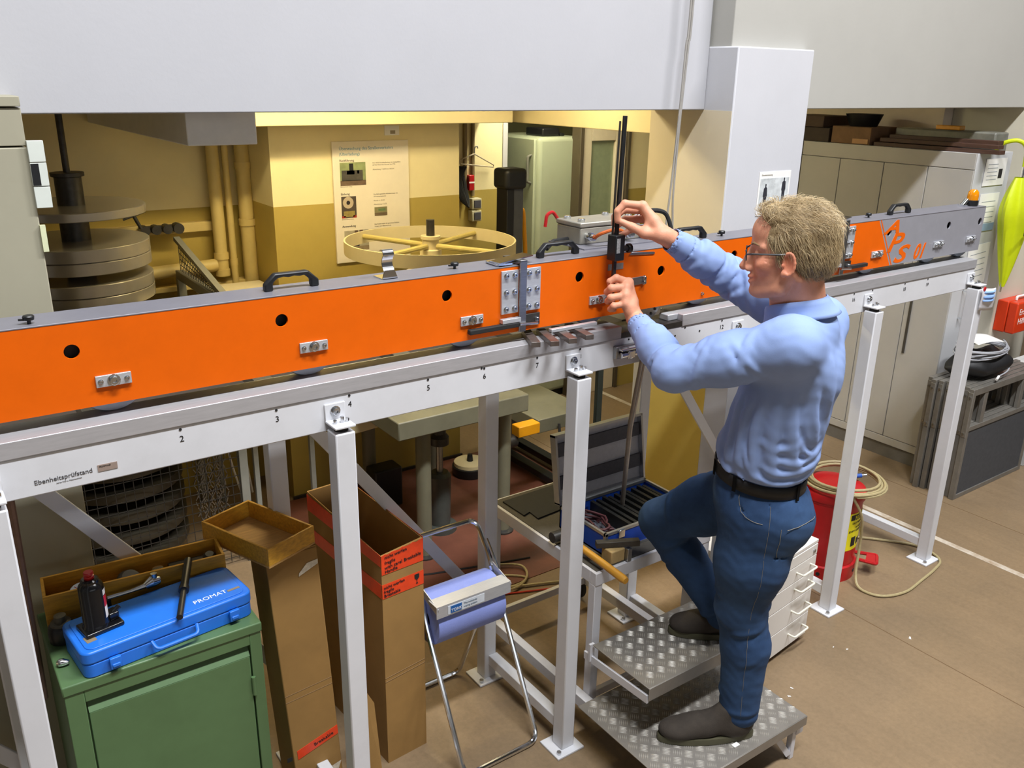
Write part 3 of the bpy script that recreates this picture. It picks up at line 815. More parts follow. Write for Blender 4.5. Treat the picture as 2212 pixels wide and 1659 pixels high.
# ------------------------------------------------------------------ red waste can with air hose
rc = thing('waste_can', 'red steel oily waste can with foot pedal and yellow warning label', 'waste can', (3.535, 2.228, 0))
cx, cy = 3.535, 2.228
MB().lathe([(0.158, 0), (0.160, 0.075), (0.150, 0.08), (0.150, 0.40), (0.154, 0.405), (0.154, 0.415), (0.150, 0.42)], 40, T(cx, cy, 0)).build('body', M_red, rc)
MB().lathe([(0.160, 0.418), (0.163, 0.44), (0.155, 0.456), (0.10, 0.464), (0.0, 0.466)], 40, T(cx, cy, 0)).build('lid', M_red, rc)
for a in (-150, -112, -75, -35):
    r = math.radians(a)
    p = Vector((cx + 0.1588 * math.cos(r), cy + 0.1588 * math.sin(r), 0.04)); n = Vector((math.cos(r), math.sin(r), 0))
    MB().cyl(p - n * 0.001, p + n * 0.0014, 0.010, n=12).build('vent_hole', M_ink, rc)
def around(me, ac, r):
    """bend a flat mesh (x along the wall, z up) round the can"""
    for v in me.vertices:
        a = math.radians(ac) + v.co.x / r
        rr = r - v.co.y
        v.co = (cx + rr * math.cos(a), cy + rr * math.sin(a), v.co.z)
    return me
def flat(x0, x1, z0, z1, t, n=14):
    mb = MB()
    for i in range(n):
        a = x0 + (x1 - x0) * i / n; b = x0 + (x1 - x0) * (i + 1) / n
        mb.box(a, b, -t, 0, z0, z1)
    return mb
M_yel = mat('warning_yellow', '#e6d917', 0.5, var=0.03)
lb = link('warning_label', around(flat(-0.085, 0.085, 0.165, 0.365, 0.0008).mesh('warning_label', M_yel, 35), -74, 0.1503), rc)
link('label_header', around(flat(-0.075, 0.075, 0.328, 0.357, 0.0012).mesh('label_header', M_ink, 35), -74, 0.1503), lb)
for s, size, z, m_ in (('JUSTRITE', 0.024, 0.334, M_yel), ('OILY WASTE CAN', 0.0155, 0.306, M_ink), ('EMPTY EVERY NIGHT', 0.0165, 0.262, M_ink), ('NO SMOKING', 0.011, 0.283, M_ink)):
    me = text_mesh(s, size, m_, ext=0.0003, align='CENTER'); me.transform(frame((0, -0.0016, z), (1, 0, 0), (0, 0, 1)))
    link('lettering', around(me, -74, 0.1503), lb)
for x in (-0.055, -0.01, 0.035):
    link('pictogram', around(flat(x, x + 0.034, 0.185, 0.235 if x < -0.02 else 0.22, 0.0012, 3).mesh('pictogram', M_ink, 35), -74, 0.1503), lb)
pp = round_path([(cx + 0.10, cy - 0.125, 0.07), (cx + 0.13, cy - 0.22, 0.075), (cx + 0.21, cy - 0.17, 0.075), (cx + 0.145, cy - 0.07, 0.07)], 0.015)
MB().tube(pp, 0.009, 6).build('foot_pedal', M_red, rc)
MB().bar((cx + 0.11, cy - 0.20, 0.077), (cx + 0.2, cy - 0.15, 0.077), 0.05, 0.004).build('pedal_tread', M_red, rc)
MB().bar((cx + 0.17, cy - 0.06, 0.07), (cx + 0.155, cy - 0.03, 0.17), 0.012, 0.004).build('pedal_rod', M_red, rc)
hs = thing('air_hose', 'coiled tan air hose lying on the red can, trailing onto the floor', 'hose', (3.53, 2.2, 0.465))
M_hose = mat('tan_hose', '#a89a72', 0.5, var=0.15, scale=90)
pts = []
for i in range(5 * 28):
    a = -2.2 + 2 * PI * i / 28
    k = i / 28
    R = 0.150 + 0.014 * math.sin(k * 2.3) + 0.008 * k
    pts.append((3.575 + R * 1.05 * math.cos(a), 2.19 + R * math.sin(a), 0.477 + 0.011 * (k % 3) + 0.004 * math.sin(a * 2)))
MB().tube(pts, 0.0068, 8).build('hose_coil', M_hose, hs)
tail = smooth_path([pts[0], (3.46, 2.06, 0.47), (3.52, 2.04, 0.36), (3.56, 2.05, 0.20), (3.53, 2.03, 0.06), (3.50, 1.98, 0.012), (3.53, 1.885, 0.009), (3.66, 1.84, 0.009), (3.83, 1.855, 0.009), (3.98, 1.875, 0.009), (4.08, 1.905, 0.009),
                    (4.125, 1.98, 0.009), (4.12, 2.07, 0.009), (4.05, 2.17, 0.009), (3.90, 2.33, 0.009), (3.72, 2.47, 0.009), (3.58, 2.53, 0.009)], 8)
MB().tube(tail, 0.0068, 8).build('hose_tail', M_hose, hs)
MB().cyl((3.615, 2.215, 0.480), (3.685, 2.175, 0.485), 0.011).build('blue_coupling', mat('blue_coupling', '#1d4fa8', 0.4), hs)
MB().cyl((3.685, 2.175, 0.485), (3.708, 2.162, 0.487), 0.008).build('plug', M_steel, hs)

# ------------------------------------------------------------------ scraps on the floor
for i, (x, y, r, lab) in enumerate(((3.349, 1.625, 0.014, 'largest white paper scrap alone on the open floor'), (3.008, 1.774, 0.006, 'tiny white scrap on the floor near the drawer pedestal'),
                               (3.044, 1.73, 0.007, 'pale flake on the floor in front of the drawer pedestal'), (2.583, 1.675, 0.009, 'pale crumb on the floor right behind the step podium'), (2.632, 1.702, 0.008, 'pale sliver on the floor beside the upper tread'))):
    a = [(x + r * (0.6 + 0.4 * math.sin(k * 2.1 + i)) * math.cos(k * PI / 3), y + r * (0.6 + 0.4 * math.cos(k * 1.7 + i)) * math.sin(k * PI / 3)) for k in range(6)]
    mb = MB(); mb.add([(p[0], p[1], 0.0006) for p in a] + [(p[0], p[1], 0.002) for p in a] + [(x, y, 0.005)],
                      [(k, (k + 1) % 6, 6 + (k + 1) % 6, 6 + k) for k in range(6)] + [(6 + k, 6 + (k + 1) % 6, 12) for k in range(6)] + [(5, 4, 3, 2, 1, 0)])
    tag(mb.build('paper_scrap', M_paper, None, smooth=None), lab, 'scrap', 'scraps on the floor')
sc = MB().box(2.005, 2.03, 1.475, 1.49, 0.187, 0.190).build('paper_scrap', M_paper, None)
tag(sc, 'white crumpled scrap on the lower tread near the shoe heel', 'scrap', 'scraps on the floor')

# ------------------------------------------------------------------ green cabinet and the things on it
gc = thing('steel_cabinet', 'green steel cabinet with a single door under the stand', 'cabinet', (0.393, 2.33, 0))
M_green = mat('green_enamel', '#537049', 0.42, var=0.07, scale=10, dirt=0.12)
x0, x1, y0, y1, zt = 0.141, 0.645, 2.10, 2.485, 0.85
b = MB().box(x0, x1, y0 + 0.02, y1, 0.0, zt - 0.03)
b.box(x0, x0 + 0.045, y0, y0 + 0.021, 0, zt - 0.03).box(x1 - 0.032, x1, y0, y0 + 0.021, 0, zt - 0.03).box(x0 + 0.045, x1 - 0.032, y0, y0 + 0.021, zt - 0.065, zt - 0.03)
b.build('body', M_green, gc, bevel=0.002)
MB().box(x0 - 0.004, x1 + 0.004, y0 - 0.004, y1, zt - 0.03, zt).build('top', M_green, gc, bevel=0.004)
d = MB().prism([(x0 + 0.049, 0.03), (x1 - 0.036, 0.03), (x1 - 0.036, zt - 0.10), (x0 + 0.049, zt - 0.10)], y0 + 0.001, y0 + 0.018).build('door', M_green, gc, bevel=0.003)
MB().add([(x0 + 0.049, y0 + 0.001, zt - 0.10), (x1 - 0.036, y0 + 0.001, zt - 0.10), (x1 - 0.036, y0 + 0.019, zt - 0.076), (x0 + 0.049, y0 + 0.019, zt - 0.076),
          (x1 - 0.036, y0 + 0.019, zt - 0.10), (x0 + 0.049, y0 + 0.019, zt - 0.10)], [(0, 1, 2, 3), (1, 4, 2), (0, 3, 5)]).build('door_lip', M_green, d, smooth=None)
for z in (0.62, 0.2):
    MB().cyl((x1 - 0.033, y0 - 0.003, z), (x1 - 0.033, y0 - 0.003, z + 0.06), 0.006).build('hinge', M_green, d)

bc_ = thing('blue_metal_case', 'flat blue metal tool case lying on the green cabinet', 'tool case', (0.41, 2.2, zt))
M_bl = mat('blue_case_paint', '#1f6fd6', 0.38, var=0.07, scale=25, dirt=0.06)
BM = T(0.41, 2.208, zt) @ RZ(math.radians(6.5))
def rounded(L, D, r, n=5):
    o = []
    for cxx, cyy, a0 in ((L - r, D - r, 0), (-L + r, D - r, PI / 2), (-L + r, -D + r, PI), (L - r, -D + r, 1.5 * PI)):
        for k in range(n + 1):
            a = a0 + PI / 2 * k / n
            o.append((cxx + r * math.cos(a), cyy + r * math.sin(a)))
    return o
def slab(out, z0, z1, M):
    n = len(out)
    vs = [(x, y, z0) for x, y in out] + [(x, y, z1) for x, y in out]
    fs = [tuple(range(n))[::-1], tuple(range(n, 2 * n))] + [(i, (i + 1) % n, n + (i + 1) % n, n + i) for i in range(n)]
    return MB().add(vs, fs, M)
slab(rounded(0.226, 0.090, 0.024), 0.001, 0.040, BM).build('case_base', M_bl, bc_, bevel=0.003)
ld = slab(rounded(0.228, 0.092, 0.025), 0.041, 0.076, BM).build('case_lid', M_bl, bc_, bevel=0.005)
slab(rounded(0.212, 0.080, 0.02), 0.076, 0.0785, BM).build('lid_panel', M_bl, bc_, bevel=0.002)
for x in (-0.155, 0.165):
    MB().box(x - 0.014, x + 0.014, -0.106, -0.095, 0.014, 0.046, BM).box(x - 0.010, x + 0.010, -0.109, -0.102, 0.02, 0.03, BM).build('case_latch', M_bl, bc_, bevel=0.002)
hp = round_path([BM @ Vector((-0.06, -0.096, 0.045)), BM @ Vector((-0.055, -0.118, 0.03)), BM @ Vector((0.055, -0.118, 0.03)), BM @ Vector((0.06, -0.096, 0.045))], 0.012)
MB().tube(hp, 0.005, 8).build('handle', M_bl, bc_)
me = text_mesh('PROMAT', 0.024, mat('white_print', '#e6e8ee', 0.6), ext=0.0003); me.transform(BM @ frame((0.075, -0.055, 0.0789), (1, 0, 0), (0, 1, 0)))
link('lettering', me, ld)
MB().box(0.172, 0.207, -0.055, -0.046, 0.0785, 0.0795, BM).build('sticker', mat('worn_tan_tape', '#8a7a62', 0.8, var=0.2), ld)
MB().box(-0.205, -0.18, -0.03, -0.0, 0.0785, 0.0793, BM @ RZ(0.1)).build('sticker', mat('worn_tan_tape', '#8a7a62', 0.8), ld)

zc = zt + 0.0795
jk = thing('bottle_jack', 'black bottle jack with red cap standing on the blue case', 'bottle jack', (0.255, 2.2, zc))
M_jack = mat('glossy_black_enamel', '#101012', 0.18, var=0.2, scale=25)
JM = T(0.25, 2.192, zc) @ RZ(0.2)
MB().box(-0.040, 0.058, -0.036, 0.036, 0, 0.012, JM).build('base', M_jack, jk, bevel=0.004)
MB().lathe([(0.034, 0.012), (0.032, 0.02), (0.031, 0.022), (0.031, 0.125), (0.028, 0.133), (0.022, 0.139), (0.022, 0.146), (0.018, 0.150)], 28, JM).build('cylinder', M_jack, jk)
MB().lathe([(0.012, 0.15), (0.013, 0.158), (0.010, 0.160), (0.010, 0.163), (0.0125, 0.165), (0.011, 0.169)], 16, JM).build('red_cap', M_red, jk)
MB().box(0.028, 0.055, -0.016, 0.016, 0.012, 0.034, JM).build('pump_block', M_jack, jk, bevel=0.004)
MB().cyl(JM @ Vector((0.044, -0.004, 0.03)), JM @ Vector((0.060, -0.006, 0.042)), 0.007).build('pump_socket', M_jack, jk)
def jacket(a0, a1, z0, z1, r, mt, name):
    mb = MB()
    n = 8
    for i in range(n):
        a = math.radians(a0 + (a1 - a0) * i / n); b_ = math.radians(a0 + (a1 - a0) * (i + 1) / n)
        mb.add([(r * math.cos(a), r * math.sin(a), z0), (r * math.cos(b_), r * math.sin(b_), z0), (r * math.cos(b_), r * math.sin(b_), z1), (r * math.cos(a), r * math.sin(a), z1)], [(0, 1, 2, 3)], JM)
    return mb.build(name, mt, jk)
jacket(-55, 5, 0.035, 0.075, 0.0314, mat('label_white', '#d8d4d0', 0.5), 'white_label')
jacket(-55, 5, 0.068, 0.10, 0.0316, M_red, 'red_label')
jacket(-55, 5, 0.102, 0.118, 0.0314, mat('label_white', '#d8d4d0', 0.5), 'white_label')
ph = thing('pump_handle', 'black two-part pump handle bar lying on the blue case', 'handle bar', (0.48, 2.22, zc))
a, b = Vector((0.437, 2.105, zc + 0.011)), Vector((0.530, 2.345, zc + 0.034))
MB().cyl(a, a.lerp(b, 0.5), 0.0085).build('lower_bar', M_black, ph)
MB().cyl(a.lerp(b, 0.48), b, 0.0115).cyl(a.lerp(b, 0.44), a.lerp(b, 0.5), 0.014).build('upper_bar', M_black, ph)

wb = thing('wooden_box', 'open varnished wooden box full of gauges at the back of the green cabinet', 'wooden box', (0.40, 2.47, zt))
WM = T(0.395, 2.400, zt + 0.001) @ RZ(math.radians(-5))
L, D, Hb, t = 0.240, 0.058, 0.112, 0.008
MB().box(-L, L, -D, D, 0, 0.006, WM).build('bottom', M_wood, wb)
for nm, q in (('front_board', (-L, L, -D, -D + t)), ('rear_board', (-L, L, D - t, D)), ('end_board', (-L, -L + t, -D + t, D - t)), ('end_board', (L - t, L, -D + t, D - t))):
    MB().box(*q, 0.006, Hb, WM).build(nm, M_wood, wb, bevel=0.001)
def onbox(u, v, z): return WM @ T(u, v, z)
def dial(M, r, name, lab, grp='dial gauges at the green cabinet'):
    d = thing(name, lab, 'dial gauge', M.translation, grp)
    MB().lathe([(r, 0), (r * 1.06, 0.004), (r * 1.06, 0.018), (r * 0.96, 0.021)], 28, M).build('housing', M_steel, d)
    f = MB().lathe([(r * 0.95, 0.0205), (0.0, 0.0206)], 28, M).build('dial_face', mat('dial_face', '#c9c6b8', 0.4), d)
    MB().box(-0.0008, 0.0008, 0, r * 0.8, 0.021, 0.0216, M @ RZ(0.7)).build('pointer', M_red, f)
    return d
dial(onbox(-0.145, -0.005, 0.062) @ RX(0.35), 0.030, 'dial_gauge', 'dial gauge with a pale face in the wooden box behind the jack')
MB_ = MB().lathe([(0.022, 0), (0.024, 0.02), (0.014, 0.034), (0.012, 0.05), (0.016, 0.06), (0.0, 0.062)], 18, onbox(-0.21, 0.01, 0.007)).build('indicator_stand', M_black, None)
tag(MB_, 'black knob-shaped gauge foot in the left end of the wooden box', 'knob')
g1 = thing('round_gauge', 'dark round gauge lying slanted in the middle of the wooden box', 'gauge', onbox(-0.02, 0.01, 0.05).translation)
MB().lathe([(0.034, 0), (0.036, 0.012), (0.030, 0.02), (0.024, 0.022), (0.024, 0.03), (0.0, 0.031)], 26, onbox(-0.02, 0.008, 0.058) @ RX(0.5) @ RY(0.2)).build('housing', M_dark, g1)
MB().cyl(onbox(0, 0, 0.008).translation, onbox(-0.02, 0.005, 0.058).translation, 0.02).build('stem', M_black, g1)
g2 = thing('magnet_base', 'black magnetic base with a chrome knob in the wooden box', 'magnetic base', onbox(0.05, 0, 0.01).translation)
MB().box(-0.02, 0.025, -0.022, 0.022, 0.0, 0.05, onbox(0.055, 0, 0.007)).build('block', M_black, g2, bevel=0.003)
MB().lathe([(0.012, 0.05), (0.018, 0.055), (0.02, 0.075), (0.015, 0.08)], 18, onbox(0.06, 0.0, 0.007)).build('knob', M_chrome, g2)
g3 = thing('gauge_holder', 'long black jointed gauge arm in the right half of the wooden box', 'gauge arm', onbox(0.15, 0, 0.01).translation)
MB().box(0.09, 0.225, 0.005, 0.03, 0.03, 0.072, onbox(0, 0, 0.007)).build('arm', M_black, g3, bevel=0.003)
MB().cyl(onbox(0.09, -0.02, 0.07).translation, onbox(0.215, -0.02, 0.06).translation, 0.004).build('rod', M_steel, g3)
MB().lathe([(0.018, 0), (0.02, 0.02), (0.012, 0.03)], 16, onbox(0.205, 0.0, 0.07) @ RX(0.3)).build('knob', M_black, g3)
cg = thing('round_comparator', 'dark round gauge stand on the cabinet left of the jack', 'gauge', (0.205, 2.36, zt))
CM = T(0.180, 2.316, zt) @ Matrix.Diagonal((0.80, 0.80, 1.0, 1.0))
MB().lathe([(0.042, 0.001), (0.044, 0.03), (0.04, 0.045), (0.034, 0.05)], 24, CM).build('foot', M_black, cg)
MB().lathe([(0.034, 0.05), (0.032, 0.056), (0.02, 0.058), (0.019, 0.075), (0.0, 0.077)], 24, CM).build('cap', mat('olive_cap', '#4d493c', 0.5), cg)
rt = thing('ratchet', 'chrome ratchet wrench lying between the wooden box and blue case', 'ratchet', (0.36, 2.34, zt))
MB().tube([(0.300, 2.310, zt + 0.088), (0.36, 2.310, zt + 0.089), (0.40, 2.315, zt + 0.09)], [0.005, 0.0055, 0.008], 10).build('shank', M_chrome, rt)
MB().tube([(0.40, 2.315, zt + 0.088), (0.42, 2.318, zt + 0.095), (0.44, 2.321, zt + 0.092)], [0.010, 0.017, 0.012], 12).build('head', M_chrome, rt)
MB().cyl((0.425, 2.318, zt + 0.09), (0.427, 2.319, zt + 0.118), 0.009).build('drive', M_chrome, rt)
MB().cyl((0.30, 2.310, zt + 0.002), (0.30, 2.310, zt + 0.085), 0.008).build('socket', M_black, rt)
kn = MB().tube([(0.172, 2.185, zt + 0.012), (0.160, 2.19, zt + 0.012), (0.150, 2.193, zt + 0.012), (0.145, 2.195, zt + 0.012)], [0.005, 0.010, 0.010, 0.005], 12).build('chrome_socket', M_chrome, None)
tag(kn, 'small chrome socket at the left end of the blue case', 'socket')

# ------------------------------------------------------------------ cardboard boxes, tray
b1 = thing('cardboard_box', 'tall closed cardboard box leaning beside the green cabinet, wooden tray on top', 'cardboard box', (0.85, 2.48, 0), 'tall cardboard boxes under the stand')
def hexa(p, name, mt, parent, bevel=0.003):
    return MB().add(p, [(3, 2, 1, 0), (4, 5, 6, 7), (0, 1, 5, 4), (1, 2, 6, 5), (2, 3, 7, 6), (3, 0, 4, 7)]).build(name, mt, parent, bevel)
lean = -0.045
def l1(x, y, z): return (x + lean * z / 0.93, y, z)
hexa([l1(0.775, 2.27, 0), l1(0.938, 2.27, 0), l1(0.938, 2.425, 0), l1(0.775, 2.425, 0), l1(0.775, 2.27, 0.93), l1(0.938, 2.27, 0.93), l1(0.938, 2.425, 0.93), l1(0.775, 2.425, 0.93)], 'body', M_card, b1)
for x0_, x1_ in ((0.777, 0.855), (0.858, 0.936)):
    hexa([l1(x0_, 2.272, 0.931), l1(x1_, 2.272, 0.931), l1(x1_, 2.423, 0.931), l1(x0_, 2.423, 0.931), l1(x0_, 2.272, 0.935), l1(x1_, 2.272, 0.935), l1(x1_, 2.423, 0.935), l1(x0_, 2.423, 0.935)], 'top_flap', M_card, b1, 0)
M_tape = mat('orange_warning_tape', '#e2431b', 0.35, var=0.12, scale=30)
def tape1(z0_, z1_, xa, xb, s):
    t_ = hexa([l1(xa, 2.2685, z0_), l1(xb, 2.2685, z0_ + s), l1(xb, 2.2702, z0_ + s), l1(xa, 2.2702, z0_), l1(xa, 2.2685, z1_), l1(xb, 2.2685, z1_ + s), l1(xb, 2.2702, z1_ + s), l1(xa, 2.2702, z1_)], 'warning_tape', M_tape, b1, 0)
    return t_
t_ = tape1(0.165, 0.20, 0.79, 0.936, 0.04)
text('Breakable', 0.018, l1(0.85, 2.268, 0.193), (1, 0, 0.27), (0, 0, 1), M_ink, t_)
MB().box(0.745, 0.762, 2.2675, 2.2685, 0.172, 0.188).build('tape_pictogram', M_ink, t_)
M_torn = mat('torn_tape', '#cfc6b4', 0.4, var=0.3, scale=60)
MB().add([l1(0.87, 2.2680, 0.845), l1(0.935, 2.2680, 0.872), l1(0.936, 2.268, 0.888), l1(0.90, 2.268, 0.884), l1(0.872, 2.268, 0.856)], [(0, 1, 2, 3, 4)]).build('torn_tape', M_torn, b1, smooth=None)
MB().add([l1(0.86, 2.2680, 0.035), l1(0.92, 2.2680, 0.05), l1(0.936, 2.268, 0.09), l1(0.89, 2.268, 0.08), l1(0.862, 2.268, 0.06)], [(0, 1, 2, 3, 4)]).build('torn_tape', M_torn, b1, smooth=None)
for z in (0.40, 0.425):
    hexa([l1(0.776, 2.2692, z), l1(0.937, 2.2692, z + 0.012), l1(0.937, 2.27, z + 0.012), l1(0.776, 2.27, z), l1(0.776, 2.2692, z + 0.002), l1(0.937, 2.2692, z + 0.014), l1(0.937, 2.27, z + 0.014), l1(0.776, 2.27, z + 0.002)], 'crease', M_cardin, b1, 0)

tr = thing('wooden_tray', 'empty varnished wooden tray lying on the leaning cardboard box', 'wooden tray', (0.75, 2.4, 0.94))
TM = T(0.722, 2.212, 0.937) @ RZ(math.radians(21))
L, D, Hh_, t = 0.182, 0.30, 0.062, 0.008
MB().box(0, L, 0, D, 0, 0.006, TM).build('bottom', M_wood2, tr)
for nm, q in (('front_board', (0, L, 0, t)), ('rear_board', (0, L, D - t, D)), ('side_board', (0, t, t, D - t)), ('side_board', (L - t, L, t, D - t))):
    MB().box(*q, 0.006, Hh_, TM).build(nm, M_wood if nm == 'front_board' else M_wood, tr, bevel=0.0012)

b2 = thing('cardboard_box', 'tall open cardboard box with orange warning tape round its rim', 'cardboard box', (1.17, 2.5, 0), 'tall cardboard boxes under the stand')
c0, c1, c2, c3 = Vector((1.10, 2.25, 0)), Vector((1.262, 2.262, 0)), Vector((1.225, 2.765, 0)), Vector((1.062, 2.76, 0))
ctr = (c0 + c1 + c2 + c3) / 4
def wall(a, b, h0, h1, name):
    i0 = a + (ctr - a) * 0.03; i1 = b + (ctr - b) * 0.03
    up0 = Vector((0, 0, h0)); up1 = Vector((0, 0, h1))
    return hexa([a, b, i1, i0, a + up0, b + up1, i1 + up1, i0 + up0], name, M_card, b2, 0)
hs_ = [0.835, 0.85, 0.875, 0.87]
cc = [c0, c1, c2, c3]
for i in range(4):
    wall(cc[i], cc[(i + 1) % 4], hs_[i], hs_[(i + 1) % 4], ['front_wall', 'right_wall', 'rear_wall', 'left_wall'][i])
MB().add([tuple(c + Vector((0, 0, 0.01))) for c in cc], [(0, 1, 2, 3)]).build('bottom', M_cardin, b2, smooth=None)
def tape2(a, b, z0_, z1_, e=0.0016, s0=0, s1=0, jag=0):
    out = ((a + b) / 2 - ctr); out.z = 0; out.normalize()
    mb = MB(); n = 12
    for i in range(n):
        p = a.lerp(b, i / n) + out * e; q = a.lerp(b, (i + 1) / n) + out * e
        za = z1_ + s0 + (s1 - s0) * i / n + jag * math.sin(i * 2.3); zb = z1_ + s0 + (s1 - s0) * (i + 1) / n + jag * math.sin((i + 1) * 2.3)
        mb.add([(p.x, p.y, z0_ + s0), (q.x, q.y, z0_ + s0), (q.x, q.y, zb), (p.x, p.y, za)], [(0, 1, 2, 3)])
        p2, q2 = p - out * e * 0.6, q - out * e * 0.6
        mb.add([(p2.x, p2.y, za), (q2.x, q2.y, zb), (q.x, q.y, zb), (p.x, p.y, za)], [(0, 1, 2, 3)])
    return mb.build('warning_tape', M_tape, b2)
t_ = tape2(c0, c1, 0.765, 0.836, jag=0.003, s1=0.012)
ft = (c1 - c0).normalized()
for s, z in (('nicht werfen', 0.822), ('fragile', 0.802), ('with care! Breakable', 0.784), ('Handle', 0.769)):
    text(s, 0.017, c0 + ft * 0.012 + Vector((0, -0.003, z)), (ft.x, ft.y, 0.06), (0, 0, 1), M_ink, t_)
t_ = tape2(c0, c1, 0.675, 0.728)
for s, z in (('nicht werfen', 0.710), ('fragile', 0.695), ('Breakable', 0.680)):
    text(s, 0.016, c0 + ft * 0.006 + Vector((0, -0.003, z)), (ft.x, ft.y, 0.05), (0, 0, 1), M_ink, t_)
gl = Vector((c0.x, c0.y, 0)) + ft * 0.135
MB().prism([(-0.004, 0), (0.004, 0), (0.001, 0.006), (0.001, 0.014), (0.009, 0.022), (0.009, 0.036), (-0.009, 0.036), (-0.009, 0.022), (-0.001, 0.014), (-0.001, 0.006)], -0.001, 0, T(gl.x, gl.y - 0.0022, 0.686) @ RZ(0.07)).build('glass_pictogram', M_ink, t_)
tape2(c3, c0, 0.775, 0.838, s0=0.02, s1=0.0)
tape2(c3, c0, 0.675, 0.728)
tape2(c1, c2, 0.80, 0.853, s1=0.02)
for z in (0.36, 0.345):
    p0_ = c0 + Vector((0, -0.0006, z)); p1_ = c1 + Vector((0, -0.0006, z + 0.01))
    MB().bar(p0_, p1_, 0.0012, 0.0016).build('crease', M_cardin, b2)
fc = MB().add([(0.985, 2.215, 0), (1.055, 2.205, 0), (1.045, 2.23, 0.30), (1.01, 2.235, 0.375), (0.985, 2.24, 0.39),
               (0.985, 2.221, 0), (1.055, 2.211, 0), (1.045, 2.236, 0.30), (1.01, 2.241, 0.375), (0.985, 2.246, 0.39)],
              [(0, 1, 2, 3, 4), (9, 8, 7, 6, 5), (0, 5, 6, 1), (1, 6, 7, 2), (2, 7, 8, 3), (3, 8, 9, 4), (4, 9, 5, 0)]).build('cardboard_sheet', M_card, None, smooth=None)
tag(fc, 'flat cardboard offcut standing between the two tall boxes', 'cardboard sheet')

# ------------------------------------------------------------------ wiper roll on its chrome stand
ws = thing('roll_stand', 'chrome tube stand with a cutter bar holding the blue wiper roll', 'roll stand', (1.38, 2.3, 0))
def utube(pts, name):
    return MB().tube(round_path(pts, 0.045, 6), 0.0095, 10).build(name, M_chrome, ws)
xa, xb = 1.285, 1.60
utube([(xb - 0.01, 2.335, 0.60), (xb, 2.30, 0.50), (xb, 2.035, 0.012), (xa, 2.035, 0.012), (xa, 2.30, 0.50), (xa + 0.01, 2.335, 0.60)], 'front_legs')
utube([(xb - 0.03, 2.30, 0.56), (xb - 0.03, 2.53, 0.012), (xa + 0.03, 2.53, 0.012), (xa + 0.03, 2.30, 0.56)], 'rear_legs')
utube([(xb, 2.30, 0.50), (xb - 0.005, 2.335, 0.60), (xb - 0.01, 2.44, 0.745), (xa + 0.01, 2.44, 0.745), (xa + 0.005, 2.335, 0.60), (xa, 2.30, 0.50)], 'top_bow')
MB().box(xa, xb - 0.005, 2.215, 2.217, 0.545, 0.59).box(xa, xb - 0.005, 2.215, 2.27, 0.59, 0.592).build('cutter_bar', M_bsteel, ws)
cutl = MB().box(1.33, 1.48, 2.2135, 2.2148, 0.55, 0.583).build('brand_label', mat('pale_label', '#d5dce4', 0.5), ws)
MB().box(1.34, 1.385, 2.2125, 2.2137, 0.553, 0.58).build('brand_badge', mat('brand_blue', '#1c5fa8', 0.5), cutl)
text('TORK', 0.0155, (1.3425, 2.2122, 0.558), (1, 0, 0), (0, 0, 1), M_paper, cutl)
for i, s in enumerate(('The industrial', 'wiping system')):
    text(s, 0.010, (1.393, 2.2128, 0.57 - i * 0.012), (1, 0, 0), (0, 0, 1), mat('grey_print', '#6f7f90', 0.6), cutl)
for x in (xa + 0.006, xb - 0.006):
    MB().bar((x, 2.335, 0.60), (x, 2.215, 0.57), 0.003, 0.03).build('side_bracket', M_bsteel, ws)
MB().tube([(xb - 0.004, 2.29, 0.60), (xb - 0.012, 2.35, 0.69), (xb - 0.012, 2.36, 0.70)], 0.003, 6).build('tension_wire', M_chrome, ws)
rl = thing('wiper_roll', 'large light blue paper wiper roll in the chrome stand', 'paper roll', (1.39, 2.315, 0.4))
M_roll = mat('blue_paper_towel', '#8593d4', 0.85, var=0.04, scale=40, bump=0.15, bscale=220)
RMx = T(1.30, 2.32, 0.488) @ RY(PI / 2)
MB().lathe([(0.03, 0), (0.096, 0), (0.098, 0.003), (0.098, 0.280), (0.096, 0.283), (0.03, 0.283), (0.03, 0.0)], 48, RMx).build('paper', M_roll, rl)
MB().grid(lambda u, v: (1.302 + u * 0.279, 2.32 - 0.0985 * math.cos(0.55 + v * 1.1) - 0.004 * v, 0.488 - 0.0985 * math.sin(-0.9 + v * 1.5)), 2, 10).build('loose_sheet', M_roll, rl)
MB().cyl((1.29, 2.32, 0.488), (1.592, 2.32, 0.488), 0.011).build('axle', M_steel, rl)
# ------------------------------------------------------------------ poster on the back wall
po = thing('poster', 'large cream information poster with photographs on the yellow back wall', 'poster', (2.17, 4.37, 1.34))
M_post = mat('poster_board', '#e3d9c4', 0.6, var=0.03)
MB().box(1.942, 2.393, 4.366, 4.379, 1.338, 1.979).build('board', M_post, po, bevel=0.001)
M_tblue = mat('poster_blue_print', '#5f93a8', 0.7); M_tgrey = mat('poster_grey_print', '#8f8775', 0.7)
yP = 4.3655
def ptext(s, size, x, z, m): text(s, size, (x, yP, z), (1, 0, 0), (0, 0, 1), m, po, name='print')
ptext('Überwachung des Straßenverkehrs', 0.0225, 1.980, 1.935, M_tblue)
ptext('(Überladung)', 0.0225, 1.980, 1.907, M_tblue)
for s, z in (('Rückführung', 1.876), ('Eichung', 1.702), ('Anwendung', 1.530)): ptext(s, 0.0165, 1.980, z, M_ink)
